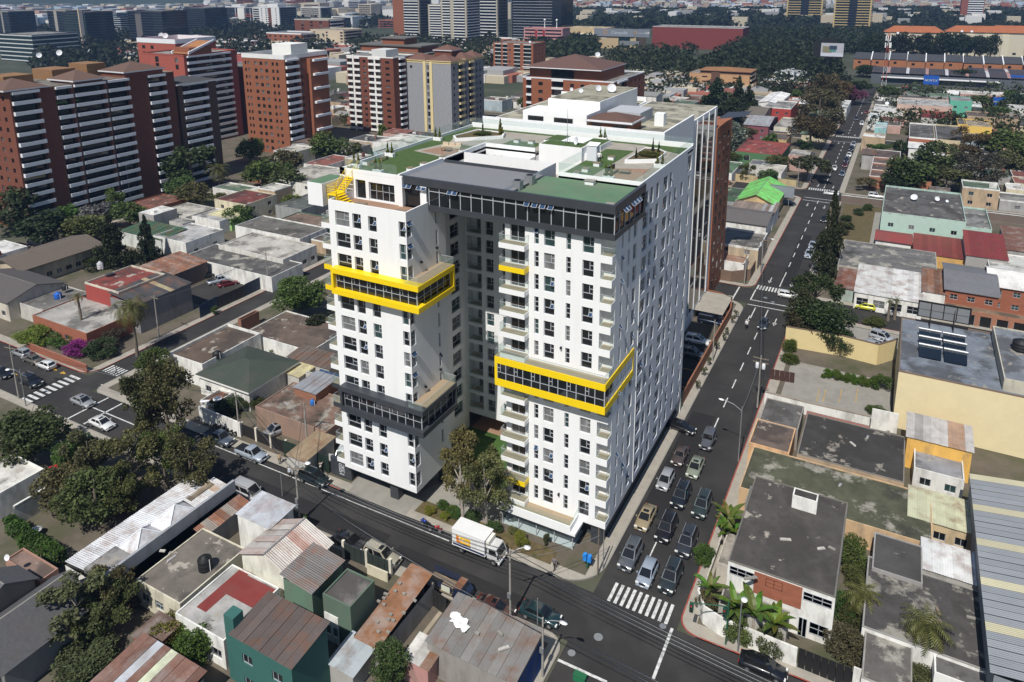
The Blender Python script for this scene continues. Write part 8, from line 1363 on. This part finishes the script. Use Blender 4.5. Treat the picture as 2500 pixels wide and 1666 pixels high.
def vault_store(lb,x0,y0,n,w,L):
 t=thing('retail_store',lb,'store',(x0,y0,0));lob('wall',MB().box(0,0,0,n*w,L,6),'cleanwall',t,(.10,.11,.125));lob('canopy',MB().box(6,-2.6,4.2,n*w*.72,-.02,4.8),'white',t)
 for i in range(n):
  m=MB();k=6
  for j in range(k):
   a,b=j/k,(j+1)/k;m.quad((i*w,L*a,6+3*math.sin(math.pi*(.12+.8*a))),(i*w+w*.82,L*a,6+3*math.sin(math.pi*(.12+.8*a))),(i*w+w*.82,L*b,6+3*math.sin(math.pi*(.12+.8*b))),(i*w,L*b,6+3*math.sin(math.pi*(.12+.8*b))))
  lob('roof_vault',m,'tin',t,(.055,.057,.062));m2=MB()
  for j in range(k):
   a,b=j/k,(j+1)/k;m2 .quad((i*w+w*.82,L*a,6.1+3*math.sin(math.pi*(.12+.8*a))),(i*w+w,L*a,6.1+3*math.sin(math.pi*(.12+.8*a))),(i*w+w,L*b,6.1+3*math.sin(math.pi*(.12+.8*b))),(i*w,L*b,6.1+3*math.sin(math.pi*(.12+.8*b))))if 0 else m2 .quad((i*w+w*.82,L*a,6.1+3*math.sin(math.pi*(.12+.8*a))),(i*w+w*.98,L*a,6.1+3*math.sin(math.pi*(.12+.8*a))),(i*w+w*.98,L*b,6.1+3*math.sin(math.pi*(.12+.8*b))),(i*w+w*.82,L*b,6.1+3*math.sin(math.pi*(.12+.8*b))))
  lob('skylight_rib',m2,'cleanwall',t,(.5,.5,.5)if i%2 else(.36,.22,.2))
 return t
p=q('F',600,1150);st=vault_store('dark store with ribbed vaulted roofs and a white canopy',p.x+4,p.y+8,9,11,34)
p2=q('F',2040,1180);vault_store('second dark vaulted store at the far margin',p2 .x,p2 .y+8,6,11,34)
for i,(t_,x,y,z,s)in enumerate((('F',1515,1190,0,.55),('F',2700,1190,0,.55),('H',2000,130,0,.42))):
 p=q(t_,x,y+40);t=thing('store_sign',('blue sign board with coloured letters at the dark store','blue sign board at the second dark store','small blue sign board above the grove')[i],'sign',(p.x,p.y,0));lob('board',MB().box(-7.5*s,-.4,6*s,7.5*s,.4,16*s),'flat',t,(.01,.09,.42));lob('post',MB().tube((-5*s,0,0),(-5*s,0,6*s),.5*s,n=6).tube((5*s,0,0),(5*s,0,6*s),.5*s,n=6),'steel',t)
 for j,ch in enumerate('NOVEX'):text_ob(ch,3.4*s,'flat',t,((-5+2.5*j)*s,-.45,10.5*s),0,((.8,.7,.6),(.4,.6,.2),(.8,.8,.8),(.8,.5,.1),(.6,.7,.8))[j])
p=q('F',450,960);n=16
for i in range(n):
 x=p.x+i*12;t=thing('terraced_house','brick terraced house with a dark monopitch roof, %s from the avenue side'%ORD[i],'house',(x,p.y+8+(i%3)*3,0),group='brick terrace behind the stores');lob('wall',MB().box(0,0,0,11.6,16,8),'brick',t,(.36,.15,.07));lob('roof',MB().add([(0,-.5,7.9),(11.6,-.5,7.9),(11.6,16,11.5),(0,16,11.5)],[(0,1,2,3)]),'shingle',t,(.055,.058,.065));lob('party_wall',MB().add([(11.6,-.6,7.4),(12.3,-.6,7.4),(12.3,16,12.3),(11.6,16,12.3),(11.6,-.6,8.4),(12.3,-.6,8.4),(12.3,16,12.6),(11.6,16,12.6)],[(4,5,6,7),(0,1,5,4),(1,2,6,5),(3,0,4,7)]),'white',t)
 lob('window',MB().box(3,-.1,4.6,5,-.02,6.2),'glass',t)
for i,(x,lb)in enumerate(((860,'orange tiled flats behind the dark tree row, nearer the towers'),(1700,'orange tiled flats in the middle of the tree row'),(2250,'orange tiled flats at the far margin'))):
 p=q('F',x,760);t=thing('block_of_flats',lb,'building',(p.x,p.y,0));W_=(46,58,44)[i];lob('wall',MB().box(0,0,0,W_,22,21),'cleanwall',t,(.6,.54,.42))
 A=(-1,-1,21);lob('roof_slope',MB().add([(-1,-1,21),(W_+1,-1,21),(W_-7,11,26),(7,11,26)],[(0,1,2,3)]),'shingle',t,(.40,.13,.05));lob('roof_slope',MB().add([(W_+1,-1,21),(W_+1,23,21),(W_-7,11,26)],[(0,1,2)]),'shingle',t,(.38,.12,.05));lob('roof_slope',MB().add([(-1,23,21),(-1,-1,21),(7,11,26)],[(0,1,2)]),'shingle',t,(.38,.12,.05));lob('roof_slope',MB().add([(W_+1,23,21),(-1,23,21),(7,11,26),(W_-7,11,26)],[(0,1,2,3)]),'shingle',t,(.38,.12,.05))
 for f in range(6):
  for j in range(int(W_/7)):lob('window',MB().box(2+j*7,-.1,2.5+f*3.1,4.5+j*7,-.02,4.3+f*3.1),'glass',t)if f==0 else ob('window',COL.objects[-1].data,t,(0,0,0))if 0 else None
 for j in range(int(W_/13)):lob('balcony_stack',MB().box(3+j*13,-1.4,1,8+j*13,-.02,19),'cleanwall',t,(.66,.6,.46))
for i in range(17):p=q('F',640+i*105+rf.uniform(-30,30),800);tree('dark tree in the row before the orange roofed flats, %s from the towers'%ORD[i],(p.x,p.y-6),rf.uniform(20,26),rf.uniform(9,12),rf.choice(('tall','round')),(.020,.030,.013),1,.03,group='dark tree row before the orange flats')
def canopy(name,lb,n,gen,hr=(9,16),rr=(5,9),ls=2.6,per=46,cols=None):
 mb=MB();r_=random.Random(len(name)+n)
 for _ in range(n):
  x,y=gen(r_);h=r_.uniform(*hr);R_=r_.uniform(*rr)
  for _k in range(per):
   d=Vector((r_.gauss(0,1),r_.gauss(0,1),r_.gauss(0,.9)+.35)).normalized();_leafquad(mb,(x+d.x*R_*r_.uniform(.7,1),y+d.y*R_,h*.55+d.z*h*.45),ls*r_.uniform(.7,1.2),r_,.7)
 return props(wob(name,mb,'leaf',None,cols or(.030,.040,.017)),lb,'trees',kind='stuff')
def px_region(*quad):
 P=[at(x,y)for x,y in quad]
 def gen(r):u,v=r.random(),r.random();a=P[0].lerp(P[1],u);b=P[3].lerp(P[2],u);p=a.lerp(b,v);return p.x,p.y
 return gen
canopy('park_wood','dense dark park wood behind the shopping centre and billboard',900,px_region((1660,215),(2040,215),(2030,95),(1850,95)),cols=(.030,.042,.016))
canopy('park_wood','dark wood around the feet of the tan towers',750,px_region((1900,135),(2500,128),(2560,88),(1850,84)),rr=(7,12),hr=(6,11),ls=3.6,cols=(.034,.048,.018))
canopy('park_wood','trees before the red shopping centre wall',70,px_region((1500,190),(1680,190),(1700,132),(1480,140)),cols=(.034,.046,.018))
canopy('park_wood','dark wood beyond the tan towers',420,px_region((1840,82),(2560,82),(2600,62),(1850,60)),rr=(7,12),hr=(5,10),ls=3.6)
canopy('park_wood','tree belt between the black glass tower and the shopping centre',420,px_region((1260,175),(1440,165),(1450,72),(1330,72)),rr=(7,12),ls=3.8,cols=(.030,.044,.018))
canopy('park_wood','wooded belt below the distant white hill suburb',1700,px_region((1330,72),(2500,62),(2650,32),(1330,32)),hr=(9,15),rr=(12,24),ls=7,cols=(.030,.042,.02))
canopy('park_wood','trees among the houses beside the pink office block',200,px_region((900,190),(1250,180),(1200,110),(840,110)),rr=(6,10),ls=3.4)
canopy('park_wood','dark trees below the left skyline offices',420,px_region((100,190),(760,190),(860,62),(100,80)),rr=(7,12),ls=4,cols=(.024,.032,.015))
canopy('park_wood','distant trees among the central skyline blocks',500,px_region((700,70),(1150,70),(1150,24),(600,24)),hr=(10,18),rr=(12,22),ls=6.5,cols=(.032,.04,.024))
canopy('street_trees','trees scattered among roofs beyond the avenue end',260,px_region((1480,260),(2080,235),(2040,200),(1500,190)),hr=(6,11),rr=(3.5,6.5),ls=1.8,per=60)
canopy('street_trees','trees among the far roofs right of the avenue',120,px_region((2130,330),(2500,330),(2500,230),(2130,230)),hr=(5,9),rr=(3,5),ls=1.4,per=60,cols=(.045,.058,.02))
def scatter(name,lb,n,gen,wr,hr,cols,z=0,zf=None):
 r_=random.Random(n)
 for ci,(m_,c)in enumerate(cols):
  mb=MB()
  for _ in range(n//len(cols)):
   x,y=gen(r_);w,d,h=r_.uniform(*wr),r_.uniform(*wr),r_.uniform(*hr);z0=zf(x,y)if zf else z;mb.box(x-w/2,y-d/2,z0-4,x+w/2,y+d/2,z0+h)
  props(wob(name,mb,m_,None,c),lb%c0[ci]if '%s' in lb else lb,'houses',kind='stuff')
c0=['white','cream','grey','red roofed','tan','pale blue']
FC=[('cleanwall',(.72,.71,.68)),('cleanwall',(.55,.48,.36)),('cleanwall',(.33,.33,.33)),('cleanwall',(.34,.12,.08)),('cleanwall',(.42,.33,.24)),('cleanwall',(.42,.5,.58))]
def hill_z(x,y):
 r=math.hypot(x,y);return max(0,(r-2600)/9000)*380*(.6+.4*math.sin(x*.0013+1)*math.cos(y*.0009))if r>2600 else 0
scatter('distant_suburb','distant %s houses crowded on the far slope',4200,px_region((1230,31),(2600,29),(2900,-14),(1100,-12)),(9,24),(6,15),FC,zf=hill_z)
scatter('distant_suburb','distant %s city blocks along the left skyline',1100,px_region((-100,66),(1150,62),(1250,22),(-300,26)),(12,34),(5,18),FC,zf=hill_z)
scatter('distant_suburb','scattered %s roofs between the park woods',100,px_region((1340,72),(2500,66),(2500,36),(1330,36)),(9,24),(12,19),FC[:3])
scatter('distant_suburb','pale %s blocks crowding the central skyline',420,px_region((560,62),(1240,60),(1260,20),(500,22)),(12,30),(12,30),FC[:3])
scatter('low_roofs','%s roofs in the quarter beyond the brick towers',520,px_region((380,215),(1450,200),(1450,105),(300,105)),(9,22),(4,9),FC[:5])
scatter('low_roofs','%s roofs spread behind the avenue end',260,px_region((1480,262),(1980,236),(1960,200),(1500,195)),(8,18),(3.5,7),FC[:5])
rk=random.Random(5)
for i in range(46):
 x,y=px_region((560,90),(1230,90),(1250,24),(480,26))(rk);wc=rk.choice(((.66,.65,.62),(.28,.10,.065),(.5,.43,.34),(.06,.07,.09),(.36,.36,.38)));W_,h_=rk.uniform(20,40),rk.uniform(14,40)
 if hits((x-W_,y,x,y+26),8):continue
 t=thing('distant_tower','%s tower block on the far skyline, %s in the cluster'%({.66:'white',.28:'brick',.5:'beige',.06:'dark glass',.36:'grey'}[wc[0]],(ORD+['twenty-'+o for o in ORD]+['forty-'+o for o in ORD])[i]),'tower',(x,y,hill_z(x,y)-3));lob('wall',MB().box(-W_,0,0,0,24,h_),'cleanwall',t,wc)
 k=int(h_/3.4);me=MB().box(-W_*.94,-.4,0,-W_*.06,-.05,1.5).mesh('window_band',['navyglass'])
 for f in range(k):ob('window_band',me,t,(0,0,2+f*3.3))
 FOOT.append((x-W_,y,x,y+26))
def ridge(name,d0,d1,a0,a1,hmax,seed,m='hill',base=-5):
 r_=random.Random(seed);ph=[r_.uniform(0,6.28)for _ in range(6)];mb=MB();na,nd=90,9;vs=[]
 for j in range(nd+1):
  for i in range(na+1):
   a=math.radians(a0+(a1-a0)*i/na);t=j/nd;d=d0+(d1-d0)*t;e=sum(math.sin(a*f*9+ph[k])/f for k,f in enumerate((1,1.7,2.9,4.7,8.1,13.)))*.28;h=hmax*max(.0,(.62+e*.6))*math.sin(min(1,t*1.15)*math.pi*.5)**1.3+math.sin(i*1.7+j*2.3)*hmax*.012
   edge=min(1,min(i,na-i)/8);vs.append((EYE.x+math.sin(a)*d,EYE.y+math.cos(a)*d,base+h*(edge if m!='hill' else 1)))
 mb.add(vs,[(j*(na+1)+i,j*(na+1)+i+1,(j+1)*(na+1)+i+1,(j+1)*(na+1)+i)for j in range(nd)for i in range(na)],0,True);o=wob(name,mb,m);return props(o,kind='structure')
ridge('hills',2300,6500,-95,-30,420,4);ridge('hills',2900,8200,-40,70,330,4);ridge('mountains',7500,13500,-110,80,900,9);ridge('mountains',12000,15500,-120,90,1500,2)
HZ_=wob('haze',MB().box(-16000,-260,-8,14500,15900,1900),'white');HZ_.data.materials.clear();props(HZ_,'thin bluish haze filling the air over the city','haze',kind='stuff')
mh=bpy.data.materials.new('haze');mh.use_nodes=True;nt=mh.node_tree;nt.nodes.remove(nt.nodes['Principled BSDF']);v=nt.nodes.new('ShaderNodeVolumePrincipled');v.inputs['Color'].default_value=(.34,.56,1,1);v.inputs['Density'].default_value=.00015;v.inputs['Anisotropy'].default_value=.1;nt.links.new(v.outputs[0],nt.nodes['Material Output'].inputs['Volume']);HZ_.data.materials.append(mh)
